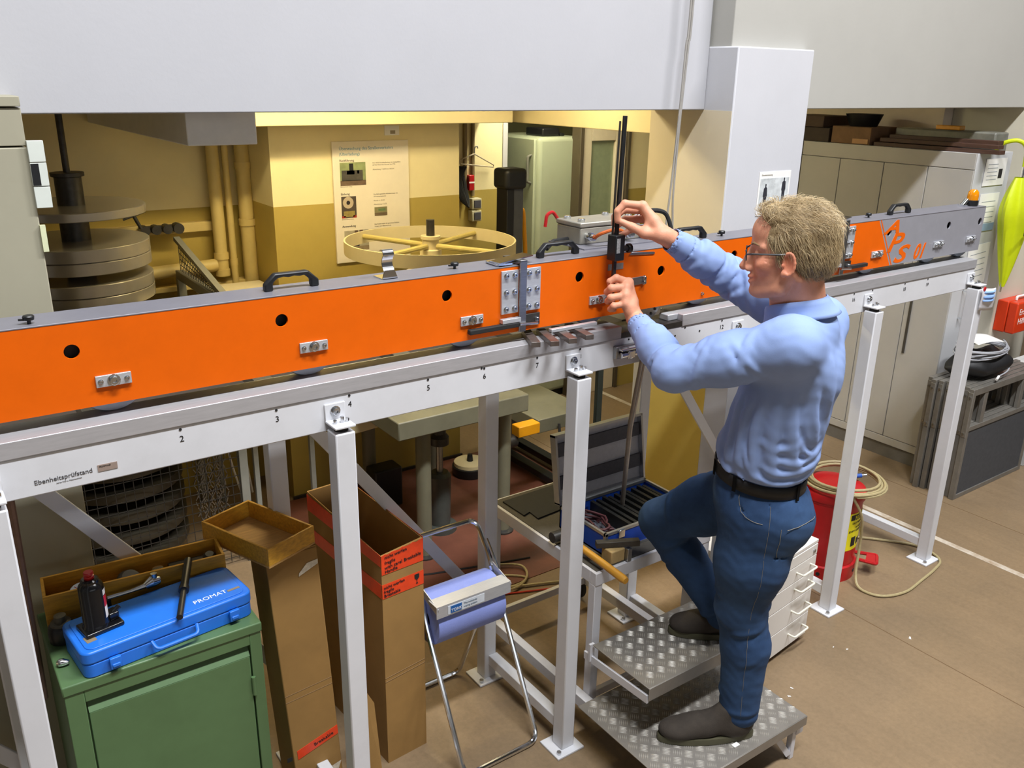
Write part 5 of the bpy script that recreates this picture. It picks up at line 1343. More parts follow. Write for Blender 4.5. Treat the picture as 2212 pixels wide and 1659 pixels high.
# ------------------------------------------------------------------ stack of framed panels
M_pf = mat('frame_aluminium', '#827e77', 0.45, 0.4, var=0.2, scale=12)
M_pb = mat('panel_dark_board', '#44464a', 0.7, var=0.15, scale=40)
ords = ['frontmost', 'second', 'third', 'fourth', 'fifth', 'sixth', 'seventh', 'rearmost']
rootp = None
for i in range(8):
    y = 2.25 + i * 0.036
    dx = 0.02 * math.sin(i * 1.9)
    if rootp is None:
        rootp = thing('framed_panel', '', 'panel', (4.82, y, 0), 'framed panels stacked at the lockers')
        X0, X1, H1, H2 = 4.82, 5.62, 0.46, 0.69
        MB().box(X0 + .02, X1 - .02, y + .006, y + .024, 0.02, H1 - .02).build('board', M_pb, rootp)
        for q in ((X0, X0 + .028, y, y + .031, 0, H2), (X1 - .028, X1, y, y + .031, 0, H2), (X0 + .028, X1 - .028, y, y + .031, 0, .028), (X0 + .028, X1 - .028, y, y + .031, H1 - .028, H1),
                  (X0 + .028, X1 - .028, y, y + .031, H2 - .04, H2), (X0 + .14, X0 + .18, y + .004, y + .027, H1, H2 - .04), (X1 - .22, X1 - .18, y + .004, y + .027, H1, H2 - .04)):
            MB().box(*q).build('frame_bar', M_pf, rootp, bevel=0.002)
        MB().box(X0 - .004, X0, y + .002, y + .029, H1 - .06, H2 - .02).build('edge_bracket', mat('edge_bracket', '#a09c94', 0.35, 0.7, var=0.2), rootp, bevel=0.001)
        for z in (H1 - .04, H2 - .05): MB().cyl((X0 - .004, y + .0155, z), (X0 - .010, y + .0155, z), 0.007, n=8).build('rivet', M_bolt, rootp)
        r = rootp
    else:
        r = rootp.copy(); col.objects.link(r); r.location = (4.82 + dx, y, 0)
        for chd in list(rootp.children):
            cc_ = chd.copy(); col.objects.link(cc_); cc_.parent = r; cc_.matrix_parent_inverse = chd.matrix_parent_inverse.copy()
    r['label'] = ords[i] + ' of the grey framed panels stacked upright beside the lockers'
# bag, cable coil and paper on the stack
bg_ = MB()
def blob(u, v):
    a = 2 * PI * u; t = v
    r = math.sin(PI * min(max(t, 0.0), 1.0)) ** 0.45
    return (5.13 + 0.26 * r * math.cos(a) * (1 + 0.09 * math.sin(3 * a) + 0.04 * math.sin(7 * a + 5 * t)), 2.40 + 0.135 * r * math.sin(a) * (1 + 0.10 * math.sin(5 * a + 1)), 0.692 + 0.150 * t + 0.022 * math.sin(4 * a) * r * t)
bg_.grid(blob, 36, 14)
b = bg_.build('black_bag', mat('black_nylon', '#151517', 0.55, var=0.3, scale=14, bump=0.3, bscale=30), None)
tag(b, 'crumpled black bag lying on top of the stacked panels', 'bag')
gcx = thing('cable_coil', 'coil of thin grey cable lying on the black bag', 'cable', (5.13, 2.4, 0.80))
pts = []
for i in range(7 * 26):
    a = 2 * PI * i / 26; k = i / 26
    pts.append((5.12 + (0.20 + 0.02 * math.sin(k * 2.7)) * math.cos(a), 2.40 + (0.115 + 0.012 * math.cos(k * 3.1)) * math.sin(a), 0.832 + 0.006 * k + 0.012 * math.sin(a + k)))
MB().tube(pts, 0.0042, 6).build('windings', mat('grey_cable', '#a6a8ae', 0.5), gcx)
MB().tube(smooth_path([pts[0], (5.33, 2.36, 0.82), (5.22, 2.27, 0.745), (5.08, 2.255, 0.725)], 6), 0.0042, 6).build('cable_end', mat('grey_cable', '#a6a8ae'), gcx)
MB().cyl((5.08, 2.255, 0.725), (5.04, 2.245, 0.715), 0.007).build('plug', M_paper, gcx)
pp_ = MB()
def sheet(u, v):
    p = Vector((4.99, 2.36, 0.902)) + Vector((0.20, -0.055, 0)) * u + Vector((0.10, 0.16, 0)) * v
    return (p.x, p.y, p.z + 0.012 * math.sin(PI * u) - 0.006 * v)
pp_.grid(sheet, 8, 6)
o_ = pp_.build('loose_paper', M_paper, None)
s_ = o_.modifiers.new('thickness', 'SOLIDIFY'); s_.thickness = 0.001
tag(o_, 'white sheet of paper lying on the coil of grey cable', 'paper')
# ------------------------------------------------------------------ pouch with face mask on the last post
mk = thing('mask_pouch', 'white pouch with a blue face mask hanging at the last post', 'face mask', (4.07, 1.94, 1.32))
mb = MB()
mb.grid(lambda u, v: (4.02 + 0.125 * u + 0.012 * v, 1.938 - 0.012 * math.sin(PI * u) - 0.004 * math.sin(5 * v), 1.435 - 0.105 * v - 0.012 * u), 8, 6)
o_ = mb.build('pouch', mat('pouch_white', '#dcdce2', 0.4, var=0.05), mk); s_ = o_.modifiers.new('thickness', 'SOLIDIFY'); s_.thickness = 0.004
mb = MB(); mb.grid(lambda u, v: (4.033 + 0.095 * u, 1.931 - 0.016 * math.sin(PI * u) - 0.004 * math.sin(14 * v), 1.42 - 0.048 * v), 8, 10)
o_ = mb.build('blue_mask', mat('mask_blue', '#86a8dc', 0.8, var=0.04), mk); s_ = o_.modifiers.new('thickness', 'SOLIDIFY'); s_.thickness = 0.002
MB().lathe([(0.012, 0), (0.011, 0.004), (0.0, 0.006)], 14, T(4.035, 1.932, 1.43) @ RX(PI / 2)).build('red_pin', M_red, mk)
# ------------------------------------------------------------------ cable hanging down the lintel
hcb = thing('hanging_cable', 'pair of thin grey cables hanging down past the pillar', 'cable', (2.76, 2.7, 1.7))
for dx, e in ((0, 0), (0.012, 0.03)):
    MB().tube(smooth_path([(2.79 + dx, 2.70, 4.6), (2.785 + dx, 2.70, 2.7), (2.775 + dx, 2.70, 2.44), (2.767 + dx * .6, 2.70, 2.2), (2.756 + dx, 2.70, 2.0), (2.745 + dx + e * .3, 2.70, 1.83), (2.735 + dx + e, 2.70, 1.70), (2.735 + dx + e, 2.70, 1.58)], 5), 0.0048, 6).build('strand', mat('pale_grey_cable', '#9a9690', 0.5), hcb)
# ------------------------------------------------------------------ plates at the edge of the left column
M_plt = mat('white_plate', '#d3d8cf', 0.5, var=0.04)
swp = thing('column_switch_panel', 'strip of white switch plates with one black field on the left column edge', 'switch panel', (0.335, 2.59, 1.96))
for z0_, z1_, m_ in ((2.079, 2.132, M_plt), (2.018, 2.077, M_plt), (1.962, 2.016, M_plt)):
    MB().box(0.316, 0.354, 2.585, 2.605, z0_, z1_).build('plate', m_, swp, bevel=0.001)
MB().box(0.3165, 0.335, 2.5838, 2.586, 2.02, 2.075).build('black_field', M_black, swp)
o_ = MB().box(0.316, 0.329, 2.588, 2.602, 1.847, 1.917).build('yellowish_tag', mat('pale_tag', '#dde0b8', 0.6), None)
tag(o_, 'pale yellowish tag stuck to the left column below the white plates', 'tag')
o_ = MB().cyl((0.118, 2.30, 1.40), (0.108, 2.30, 0.70), 0.011, n=10).build('leaning_pipe', mat('rusty_pipe', '#7d665c', 0.45, 0.5, var=0.25), None)
tag(o_, 'thin rusty pipe standing upright left of the green cabinet', 'pipe')
# ------------------------------------------------------------------ hoses and cables on the floor
o_ = MB().tube(smooth_path([(1.70, 3.10, 0.008), (1.95, 3.12, 0.008), (2.10, 3.06, 0.008), (2.22, 2.96, 0.008), (2.12, 2.93, 0.008), (2.02, 3.02, 0.012), (2.12, 3.12, 0.02), (2.25, 3.05, 0.02), (2.22, 2.95, 0.016), (2.1, 2.9, 0.016), (1.95, 2.98, 0.014), (2.3, 2.85, 0.01), (2.6, 2.72, 0.01)], 8), 0.006, 8).build('floor_hose', M_hose, None)
tag(o_, 'tan hose lying in loops on the floor behind the podium', 'hose')
M_rcab = mat('red_cable', '#c4391f', 0.5)
o_ = MB().tube(smooth_path([(1.45, 3.55, 0.006), (1.60, 3.40, 0.006), (1.68, 3.20, 0.006), (1.78, 3.02, 0.006), (2.0, 2.92, 0.006), (2.3, 2.80, 0.006)], 8), 0.004, 6).build('red_cable', M_rcab, None)
tag(o_, 'thin red cable crossing the floor behind the roll stand', 'cable')
o_ = MB().tube(smooth_path([(1.2, 3.9, 0.006), (1.5, 3.6, 0.006), (1.75, 3.3, 0.006), (2.0, 3.2, 0.006), (2.35, 3.1, 0.006)], 8), 0.005, 6).build('black_cable', M_rubber, None)
tag(o_, 'black cable winding over the red floor under the press', 'cable')
for i, (x, lab) in enumerate(((1.30, 'left thin white cord hanging in the recess beside the cage'), (1.36, 'middle thin white cord hanging in the recess beside the cage'), (1.50, 'right thin white cord hanging in the recess beside the cage'))):
    o_ = MB().tube(smooth_path([(x, 4.5, 1.2), (x + 0.02, 4.5, 0.8), (x - 0.01 + 0.03 * i, 4.5, 0.4), (x + 0.05, 4.5, 0.05)], 6), 0.006, 6).build('white_cord', M_paper, None)
    tag(o_, lab, 'cord', 'white cords in the recess')
# ------------------------------------------------------------------ desk at the right edge
dk = thing('desk', 'wooden-topped desk with a dark front beyond the right pillar', 'desk', (6.4, 2.3, 0))
MB().box(6.05, 7.2, 1.95, 2.55, 0.86, 0.90).build('top', M_wood2, dk, bevel=0.003)
MB().box(6.08, 7.17, 1.98, 2.52, 0.0, 0.86).build('carcass', M_black, dk)
gbx = thing('grey_crate', 'pale grey box with a white lid standing right of the stacked panels', 'box', (5.85, 2.35, 0))
MB().box(5.68, 6.0, 2.26, 2.50, 0.0, 0.60).build('body', mat('pale_grey_box', '#b5b5b3', 0.5), gbx, bevel=0.005)
MB().box(5.67, 6.01, 2.25, 2.51, 0.60, 0.645).build('lid', mat('box_lid_white', '#d6d6d2', 0.5), gbx, bevel=0.005)

tb = thing('side_table', 'cream topped side table beside the mesh guard of the weight machine', 'table', (1.42, 4.25, 0))
MB().box(1.24, 1.585, 3.92, 4.60, 1.215, 1.245).build('table_top', mat('cream_table_top', '#e4d9b8', 0.5, var=0.04), tb, bevel=0.004)
for x, y in ((1.255, 3.94), (1.55, 3.94), (1.255, 4.56), (1.55, 4.56)):
    MB().box(x, x + 0.025, y, y + 0.025, 0, 1.215).build('leg', M_mfr, tb, bevel=0.002)
# ------------------------------------------------------------------ smooth solid modelling on a grid
class Field:
    def __init__(self, lo, hi, h):
        self.lo = np.array(lo, np.float32); self.h = h
        self.n = np.ceil((np.array(hi) - np.array(lo)) / h).astype(int) + 1
        self.d = np.full(self.n, 0.06, np.float32)
    def _box(self, lo, hi, pad):
        a = np.clip(np.floor((np.array(lo) - pad - self.lo) / self.h).astype(int), 0, self.n - 1)
        b = np.clip(np.ceil((np.array(hi) + pad - self.lo) / self.h).astype(int) + 1, 1, self.n)
        sl = tuple(slice(i, j) for i, j in zip(a, b))
        ax = [self.lo[k] + self.h * np.arange(a[k], b[k], dtype=np.float32) for k in range(3)]
        return sl, ax[0][:, None, None], ax[1][None, :, None], ax[2][None, None, :]
    def _mix(self, sl, d, k, op):
        o = self.d[sl]
        if op == 'add':
            if k <= 0: self.d[sl] = np.minimum(o, d); return
            t = np.clip(0.5 + 0.5 * (o - d) / k, 0, 1)
            self.d[sl] = o + (d - o) * t - k * t * (1 - t)
        else:
            d = -d
            if k <= 0: self.d[sl] = np.maximum(o, d); return
            t = np.clip(0.5 - 0.5 * (o - d) / k, 0, 1)
            self.d[sl] = o + (d - o) * t + k * t * (1 - t)
    def cone(self, a, b, ra, rb=None, k=0.01, op='add'):
        rb = ra if rb is None else rb
        a = np.array(a, np.float32); b = np.array(b, np.float32); r = max(ra, rb)
        sl, x, y, z = self._box(np.minimum(a, b) - r, np.maximum(a, b) + r, k + 0.012)
        ab = b - a; L = float(ab @ ab) + 1e-12
        t = np.clip(((x - a[0]) * ab[0] + (y - a[1]) * ab[1] + (z - a[2]) * ab[2]) / L, 0, 1)
        d = np.sqrt((x - a[0] - t * ab[0]) ** 2 + (y - a[1] - t * ab[1]) ** 2 + (z - a[2] - t * ab[2]) ** 2) - (ra + (rb - ra) * t)
        self._mix(sl, d, k, op); return self
    def path(self, pts, rs, k=0.01, op='add'):
        for i in range(len(pts) - 1):
            r = rs if isinstance(rs, (int, float)) else None
            self.cone(pts[i], pts[i + 1], r if r else rs[i], r if r else rs[i + 1], k, op)
        return self
    def ell(self, c, r, ax=None, k=0.01, op='add'):
        """ax: three unit vectors (rows) of the ellipsoid axes"""
        c = np.array(c, np.float32); r = np.array(r, np.float32); R = float(r.max())
        A = np.eye(3, dtype=np.float32) if ax is None else np.array(ax, np.float32)
        sl, x, y, z = self._box(c - R, c + R, k + 0.012)
        x = x - c[0]; y = y - c[1]; z = z - c[2]
        q = [(A[i][0] * x + A[i][1] * y + A[i][2] * z) / r[i] for i in range(3)]
        k0 = np.sqrt(q[0] ** 2 + q[1] ** 2 + q[2] ** 2)
        k1 = np.sqrt((q[0] / r[0]) ** 2 + (q[1] / r[1]) ** 2 + (q[2] / r[2]) ** 2) + 1e-9
        self._mix(sl, k0 * (k0 - 1) / k1, k, op); return self
    def fold(self, pts, amp, w):
        """raise (amp > 0) or press in (amp < 0) the surface along a line, with soft flanks"""
        P = [np.array(p, np.float32) for p in pts]
        sl, x, y, z = self._box(np.min(P, 0), np.max(P, 0), 2.6 * w)
        m = None
        n = len(P) - 1
        for i in range(n):
            a = P[i]; ab = P[i + 1] - a; L = float(ab @ ab) + 1e-12
            t = np.clip(((x - a[0]) * ab[0] + (y - a[1]) * ab[1] + (z - a[2]) * ab[2]) / L, 0, 1)
            q = (x - a[0] - t * ab[0]) ** 2 + (y - a[1] - t * ab[1]) ** 2 + (z - a[2] - t * ab[2]) ** 2
            s = np.sin(np.pi * np.clip((i + t + 0.35) / (n + 0.7), 0, 1)) ** 0.6
            e = s * np.exp(-q / (w * w))
            m = e if m is None else np.maximum(m, e)
        self.d[sl] -= amp * m
        return self
    def cut(self, p, n, k=0.004):
        """remove everything on the side n points to"""
        p = np.array(p, np.float32); n = np.array(n, np.float32); n /= np.linalg.norm(n)
        sl, x, y, z = self._box(self.lo, self.lo + self.h * self.n, 0)
        d = -((x - p[0]) * n[0] + (y - p[1]) * n[1] + (z - p[2]) * n[2])
        self._mix(sl, d, k, 'sub'); return self
    def coords(self):
        ax = [self.lo[k] + self.h * np.arange(self.n[k], dtype=np.float32) for k in range(3)]
        return ax[0][:, None, None], ax[1][None, :, None], ax[2][None, None, :]
    def surface(self):
        d = self.d; ins = d < 0
        cnt = np.zeros(tuple(s - 1 for s in d.shape), np.int8)
        S = [(slice(0, -1), slice(1, None))[b] for b in (0, 1)]
        for i in (0, 1):
            for j in (0, 1):
                for k in (0, 1):
                    cnt += ins[S[i], S[j], S[k]]
        cells = np.argwhere((cnt > 0) & (cnt < 8))
        idx = np.full(cnt.shape, -1, np.int32)
        idx[cells[:, 0], cells[:, 1], cells[:, 2]] = np.arange(len(cells))
        pos = np.zeros((len(cells), 3)); w = np.zeros(len(cells))
        corners = [(i, j, k) for i in (0, 1) for j in (0, 1) for k in (0, 1)]
        val = {c: d[cells[:, 0] + c[0], cells[:, 1] + c[1], cells[:, 2] + c[2]].astype(np.float64) for c in corners}
        for c in corners:
            for axis in range(3):
                if c[axis] == 1: continue
                e = list(c); e[axis] = 1; e = tuple(e)
                a, b = val[c], val[e]
                m = (a < 0) != (b < 0)
                t = np.where(m, a / np.where(np.abs(a - b) < 1e-12, 1, a - b), 0)
                p = np.array(c, float)[None, :].repeat(len(cells), 0); p[:, axis] = t
                pos[m] += p[m]; w[m] += 1
        pos = (pos / w[:, None] + cells) * self.h + self.lo
        faces = []
        for axis in range(3):
            u, v = [(1, 2), (2, 0), (0, 1)][axis]
            a = [slice(1, -1)] * 3; b = [slice(1, -1)] * 3
            a[axis] = slice(0, -1); b[axis] = slice(1, None)
            A = ins[tuple(a)]; B = ins[tuple(b)]
            e = np.argwhere(A != B)
            if not len(e): continue
            off = np.ones(3, int); off[axis] = 0
            e0 = e + off
            inside = A[e[:, 0], e[:, 1], e[:, 2]]
            def cell(du, dv):
                q = e0.copy(); q[:, u] -= du; q[:, v] -= dv
                return idx[q[:, 0], q[:, 1], q[:, 2]]
            q = np.stack([cell(1, 1), cell(0, 1), cell(0, 0), cell(1, 0)], 1)
            q[~inside] = q[~inside][:, ::-1]
            faces.append(q[(q >= 0).all(1)])
        return pos, np.concatenate(faces)
def field_mesh(name, F, mt, tint=None, relax=1):
    V, Q = F.surface()
    for _ in range(relax):                       # light smoothing of grid steps
        acc = np.zeros_like(V); n = np.zeros(len(V))
        for i in range(4):
            a, b = Q[:, i], Q[:, (i + 1) % 4]
            for k in range(3):
                acc[:, k] += np.bincount(a, V[b, k], len(V)) + np.bincount(b, V[a, k], len(V))
            n += np.bincount(a, minlength=len(V)) + np.bincount(b, minlength=len(V))
        V = V * 0.5 + acc / np.maximum(n, 1)[:, None] * 0.5
    me = bpy.data.meshes.new(name)
    me.vertices.add(len(V)); me.vertices.foreach_set('co', V.astype(np.float32).ravel())
    me.loops.add(Q.size); me.loops.foreach_set('vertex_index', Q.astype(np.int32).ravel())
    me.polygons.add(len(Q)); me.polygons.foreach_set('loop_start', np.arange(0, Q.size, 4, dtype=np.int32))
    me.update(calc_edges=True); me.validate()
    me.materials.append(mt)
    me.shade_smooth()
    if tint is not None:
        c = tint(V)
        at = me.color_attributes.new('tint', 'FLOAT_COLOR', 'POINT')
        at.data.foreach_set('color', np.concatenate([c, np.ones((len(V), 1))], 1).astype(np.float32).ravel())
    return me
A3 = lambda *v: np.array(v, float)
def unit(v): v = np.array(v, float); return v / np.linalg.norm(v)

# ------------------------------------------------------------------ the person
man = thing('person', 'person in a blue shirt and jeans on the podium holding a black measuring rod', 'person', (2.05, 1.60, 0.187))
SL, SR = A3(1.935, 1.425, 1.622), A3(2.25, 1.56, 1.615)
EL, WL = A3(1.765, 1.665, 1.515), A3(1.838, 1.912, 1.600)
ER, WR = A3(2.138, 1.807, 1.72), A3(1.913, 1.882, 1.858)
ft = unit((-0.4, 0.916, 0)); lt = unit((-0.916, -0.4, 0)); up = A3(0, 0, 1)
fp = unit((-0.62, 0.785, 0)); lp_ = unit((-0.785, -0.62, 0))
NB = A3(2.078, 1.480, 1.698)            # base of the neck
# head frame: looking down a little at the hands
hf0 = unit((-0.64, 0.77, 0)); hl = unit(np.cross(up, hf0))
pit = math.radians(3)
hf = hf0 * math.cos(pit) - up * math.sin(pit); hu = np.cross(hf, hl)
HC = A3(2.006, 1.500, 1.861); HS = 1.03
def hp(x, y, z): return HC + HS * (hf * x + hl * y + hu * z)
HA = [hf, hl, hu]
RH = {'wr': A3(1.915, 1.884, 1.857),
      'i': [(1.875, 1.955, 1.944), (1.827, 1.982, 1.950), (1.806, 1.990, 1.928), (1.808, 1.990, 1.900)],
      'm': [(1.912, 1.980, 1.924), (1.860, 2.020, 1.927), (1.829, 2.026, 1.906), (1.822, 2.018, 1.884)],
      'r': [(1.934, 1.990, 1.896), (1.880, 2.033, 1.892), (1.842, 2.034, 1.874), (1.829, 2.021, 1.856)],
      'p': [(1.945, 1.988, 1.868), (1.896, 2.028, 1.858), (1.860, 2.030, 1.842), (1.843, 2.020, 1.830)],
      't': [(1.895, 1.890, 1.862), (1.862, 1.925, 1.866), (1.841, 1.958, 1.882), (1.818, 1.982, 1.896)]}
LH = {'wr': A3(1.839, 1.914, 1.602),
      'i': [(1.853, 1.972, 1.706), (1.815, 1.988, 1.721), (1.799, 1.999, 1.710), (1.814, 2.012, 1.694)],
      'm': [(1.832, 1.958, 1.696), (1.788, 1.978, 1.694), (1.789, 1.998, 1.678), (1.818, 2.014, 1.668)],
      'r': [(1.818, 1.946, 1.674), (1.776, 1.965, 1.668), (1.782, 1.985, 1.652), (1.818, 2.004, 1.642)],
      'p': [(1.812, 1.938, 1.650), (1.778, 1.953, 1.644), (1.780, 1.970, 1.630), (1.813, 1.988, 1.620)],
      't': [(1.861, 1.955, 1.622), (1.868, 1.996, 1.655), (1.850, 2.016, 1.686), (1.829, 2.018, 1.702)]}
B = Field((1.735, 1.36, 1.10), (2.34, 2.075, 2.03), 0.0031)
# hidden core that keeps the body in one piece under the clothes
B.path([A3(2.09, 1.57, 1.14), A3(2.085, 1.52, 1.40), NB], [0.05, 0.055, 0.05], 0.02)
for S, E, W in ((SL, EL, WL), (SR, ER, WR)):
    B.path([A3(2.085, 1.50, 1.58), S, E, W], [0.04, 0.03, 0.026, 0.027], 0.015)
# hands
def hand(F, H, E):
    wr = H['wr']
    d = unit(wr - E)
    F.cone(wr - d * 0.06, wr, 0.0295, 0.0270, 0.008)
    M = {q: A3(*H[q][0]) for q in 'imrp'}
    for q in 'imrp':
        F.cone(wr + d * 0.012, M[q], 0.0205, 0.0150, 0.011)
    for a, b in (('i', 'm'), ('m', 'r'), ('r', 'p')):
        F.cone(M[a], M[b], 0.0135, 0.0135, 0.008)
        F.cone((M[a] + wr) / 2, (M[b] + wr) / 2, 0.0175, 0.0175, 0.008)
    t = [A3(*q) for q in H['t']]
    F.path([wr + d * 0.01] + t, [0.020, 0.021, 0.0150, 0.0122, 0.0102], 0.008)
    F.cone(t[0], (M['i'] + wr) / 2, 0.017, 0.014, 0.012)
    F.cone(t[1], (M['i'] * 2 + wr) / 3, 0.010, 0.011, 0.012)
    for q, r in (('i', 0.0118), ('m', 0.0120), ('r', 0.0113), ('p', 0.0100)):
        p = [A3(*w) for w in H[q]]
        F.path(p, [r * 1.12, r, r * 0.93, r * 0.85], 0.0018)
        F.ell(p[1], (r * 1.1,) * 3, k=0.003)
        F.ell(p[0], (r * 1.3,) * 3, k=0.004)
hand(B, RH, ER); hand(B, LH, EL)
# neck
B.cone(hp(-0.030, 0, -0.045), NB + A3(0.005, 0, -0.04), 0.060, 0.066, 0.02)
B.cone(hp(0.005, 0, -0.085), NB + ft * 0.045 + A3(0, 0, -0.02), 0.045, 0.05, 0.02)
for s in (1, -1):
    B.cone(hp(-0.025, 0.052 * s, -0.060), NB + ft * 0.055 + lt * 0.02 * s, 0.014, 0.012, 0.014)
# skull and face
B.ell(hp(-0.010, 0, 0.034), (0.100 * HS, 0.077 * HS, 0.090 * HS), HA, 0.01)
B.ell(hp(0.030, 0, -0.014), (0.064 * HS, 0.062 * HS, 0.088 * HS), HA, 0.02)
B.ell(hp(0.030, 0, -0.066), (0.054 * HS, 0.054 * HS, 0.046 * HS), HA, 0.02)
B.ell(hp(0.080, 0, -0.102), (0.021, 0.024, 0.018), HA, 0.016)
B.ell(hp(0.050, 0, -0.094), (0.040, 0.040, 0.024), HA, 0.02)
for s in (1, -1):
    B.cone(hp(-0.002, 0.060 * s, -0.045), hp(0.022, 0.050 * s, -0.088), 0.017, 0.016, 0.014)
    B.cone(hp(0.022, 0.050 * s, -0.088), hp(0.070, 0.016 * s, -0.104), 0.016, 0.014, 0.014)
    B.ell(hp(0.062, 0.040 * s, -0.026), (0.026, 0.024, 0.023), HA, 0.014)      # cheek raised by the smile
    B.cone(hp(0.088, 0.012 * s, 0.026), hp(0.070, 0.052 * s, 0.024), 0.010, 0.009, 0.010)   # brow
B.ell(hp(0.060, 0, 0.060), (0.040, 0.056, 0.046), HA, 0.02)                    # forehead
for s in (1, -1):
    B.ell(hp(0.092, 0.033 * s, 0.004), (0.013, 0.017, 0.011), HA, 0.010, 'sub')  # eye sockets
    B.ell(hp(0.0765, 0.032 * s, 0.004), (0.0145, 0.0145, 0.0145), HA, 0.003)     # lids over the eyes
# nose
B.ell(hp(0.084, 0, 0.004), (0.020, 0.0125, 0.032), HA, 0.008)
B.path([hp(0.090, 0, 0.016), hp(0.106, 0, -0.012), hp(0.117, 0, -0.034)], [0.0085, 0.0095, 0.0115], 0.008)
B.ell(hp(0.117, 0, -0.036), (0.0115, 0.0115, 0.010), HA, 0.005)
B.ell(hp(0.094, 0, -0.026), (0.020, 0.0125, 0.024), HA, 0.006)
for s in (1, -1):
    B.ell(hp(0.103, 0.0125 * s, -0.040), (0.0115, 0.0085, 0.0085), HA, 0.005)
    B.ell(hp(0.110, 0.0065 * s, -0.0475), (0.004, 0.003, 0.004), HA, 0.002, 'sub')
# smiling mouth
B.ell(hp(0.082, 0, -0.068), (0.020, 0.026, 0.022), HA, 0.014)
for s in (1, -1):
    B.path([hp(0.1015, 0.0, -0.0625), hp(0.098, 0.012 * s, -0.063), hp(0.084, 0.029 * s, -0.060)], [0.0042, 0.004, 0.0025], 0.004)
    B.path([hp(0.0985, 0.0, -0.0765), hp(0.0955, 0.012 * s, -0.0755), hp(0.083, 0.027 * s, -0.066)], [0.0048, 0.0044, 0.0025], 0.004)
    B.path([hp(0.1045, 0.0, -0.0695), hp(0.1005, 0.014 * s, -0.069), hp(0.0855, 0.031 * s, -0.062)], [0.0036, 0.0034, 0.002], 0.002, 'sub')
    B.path([hp(0.106, 0.021 * s, -0.036), hp(0.096, 0.033 * s, -0.050), hp(0.083, 0.040 * s, -0.070)], [0.0022, 0.0028, 0.002], 0.005, 'sub')
    for q in range(3):                                                        # crow's feet
        B.cone(hp(0.066, 0.055 * s, 0.004 - 0.008 * q), hp(0.044, 0.064 * s, 0.008 - 0.013 * q), 0.0012, 0.0012, 0.003, 'sub')
    # ears
    e = hp(0.004, 0.079 * s, -0.014)
    ef = unit(hf * 0.95 + hl * s * -0.30 + hu * -0.05); es = unit(np.cross(hu, ef)); 
    EA = [ef, es, np.cross(ef, es)]
    B.ell(e, (0.0185, 0.0065, 0.0325), EA, 0.006)
    B.ell(e + hl * s * 0.006 + hf * 0.003 + hu * 0.002, (0.0105, 0.006, 0.021), EA, 0.004, 'sub')
    rim = [e + hl * s * 0.006 + ef * 0.0165 * math.cos(a) + hu * 0.030 * math.sin(a) for a in np.linspace(0.9, 5.2, 11)]
    B.path(rim, 0.0040, 0.003)
    B.ell(e + hf * 0.012 - hu * 0.028, (0.008, 0.006, 0.010), HA, 0.006)
    B.ell(e + hf * 0.016 + hl * s * 0.004 - hu * 0.004, (0.004, 0.004, 0.006), HA, 0.004)
def skin_tint(V):
    c = np.ones((len(V), 3))
    def blob(p, r, col_, amt):
        d = np.linalg.norm(V - np.array(p), axis=1)
        w = np.clip(1 - (d / r) ** 2, 0, 1)[:, None] * amt
        c[:] = c * (1 - w) + c * np.array(col_) * w
    for s in (1, -1):
        blob(hp(0.07, 0.042 * s, -0.03), 0.045, (1.04, 0.82, 0.78), 0.7)
        blob(hp(0.006, 0.085 * s, -0.014), 0.04, (1.04, 0.76, 0.70), 0.8)
        for t in np.linspace(0, 1, 7):
            blob(hp(0.101 - 0.018 * t * t, 0.027 * s * t, -0.0625 + 0.002 * t), 0.0075, (0.95, 0.70, 0.68), 0.9)
            blob(hp(0.099 - 0.016 * t * t, 0.025 * s * t, -0.0765 + 0.009 * t * t), 0.0075, (0.95, 0.70, 0.68), 0.9)
        blob(hp(0.085, 0.03 * s, 0.03), 0.014, (0.70, 0.60, 0.48), 0.6)
    blob(hp(0.115, 0, -0.036), 0.022, (1.03, 0.78, 0.72), 0.7)
    for q in ('i', 'm', 'r', 'p'):
        for H in (RH, LH):
            blob(H[q][1], 0.013, (1.0, 0.76, 0.70), 0.7); blob(H[q][0], 0.016, (1.0, 0.78, 0.72), 0.6); blob(H[q][3], 0.012, (1.03, 0.80, 0.76), 0.7)
    return c
M_skin = mat('skin', '#d8987a', 0.52, var=0.10, scale=28, bump=0.12, bscale=260, attr='tint', spec=0.35)
_p = M_skin.node_tree.nodes['Principled BSDF']
_p.inputs['Subsurface Weight'].default_value = 0.12
_p.inputs['Subsurface Radius'].default_value = (0.012, 0.005, 0.003)
body = link('body', field_mesh('body', B, M_skin, skin_tint), man)
# nails
M_nail = mat('nail', '#dfb4a2', 0.3, var=0.04)
for H in (RH, LH):
    for q in 'imrpt':
        a, b = A3(*H[q][2]), A3(*H[q][3]); d = unit(b - a)
        kn = A3(*H[q][1]); o_ = unit(np.cross(np.cross(d, kn - a), d)) if q != 't' else unit(np.array([-0.5, -0.6, 0.4]))
        o_ = o_ - d * (o_ @ d); o_ = unit(o_)
        c = b + o_ * (0.0097 if q != 'p' else 0.0082) - d * 0.001
        s_ = np.cross(d, o_)
        Mx = Matrix(((d[0], s_[0], o_[0], c[0]), (d[1], s_[1], o_[1], c[1]), (d[2], s_[2], o_[2], c[2]), (0, 0, 0, 1)))
        MB().grid(lambda u, v: Mx @ Vector(((u - 0.5) * 0.010, (v - 0.5) * 0.0095, -0.0022 * ((v - 0.5) * 2) ** 2 - 0.001 * ((u - 0.5) * 2) ** 2)), 4, 4).build('fingernail', M_nail, body)
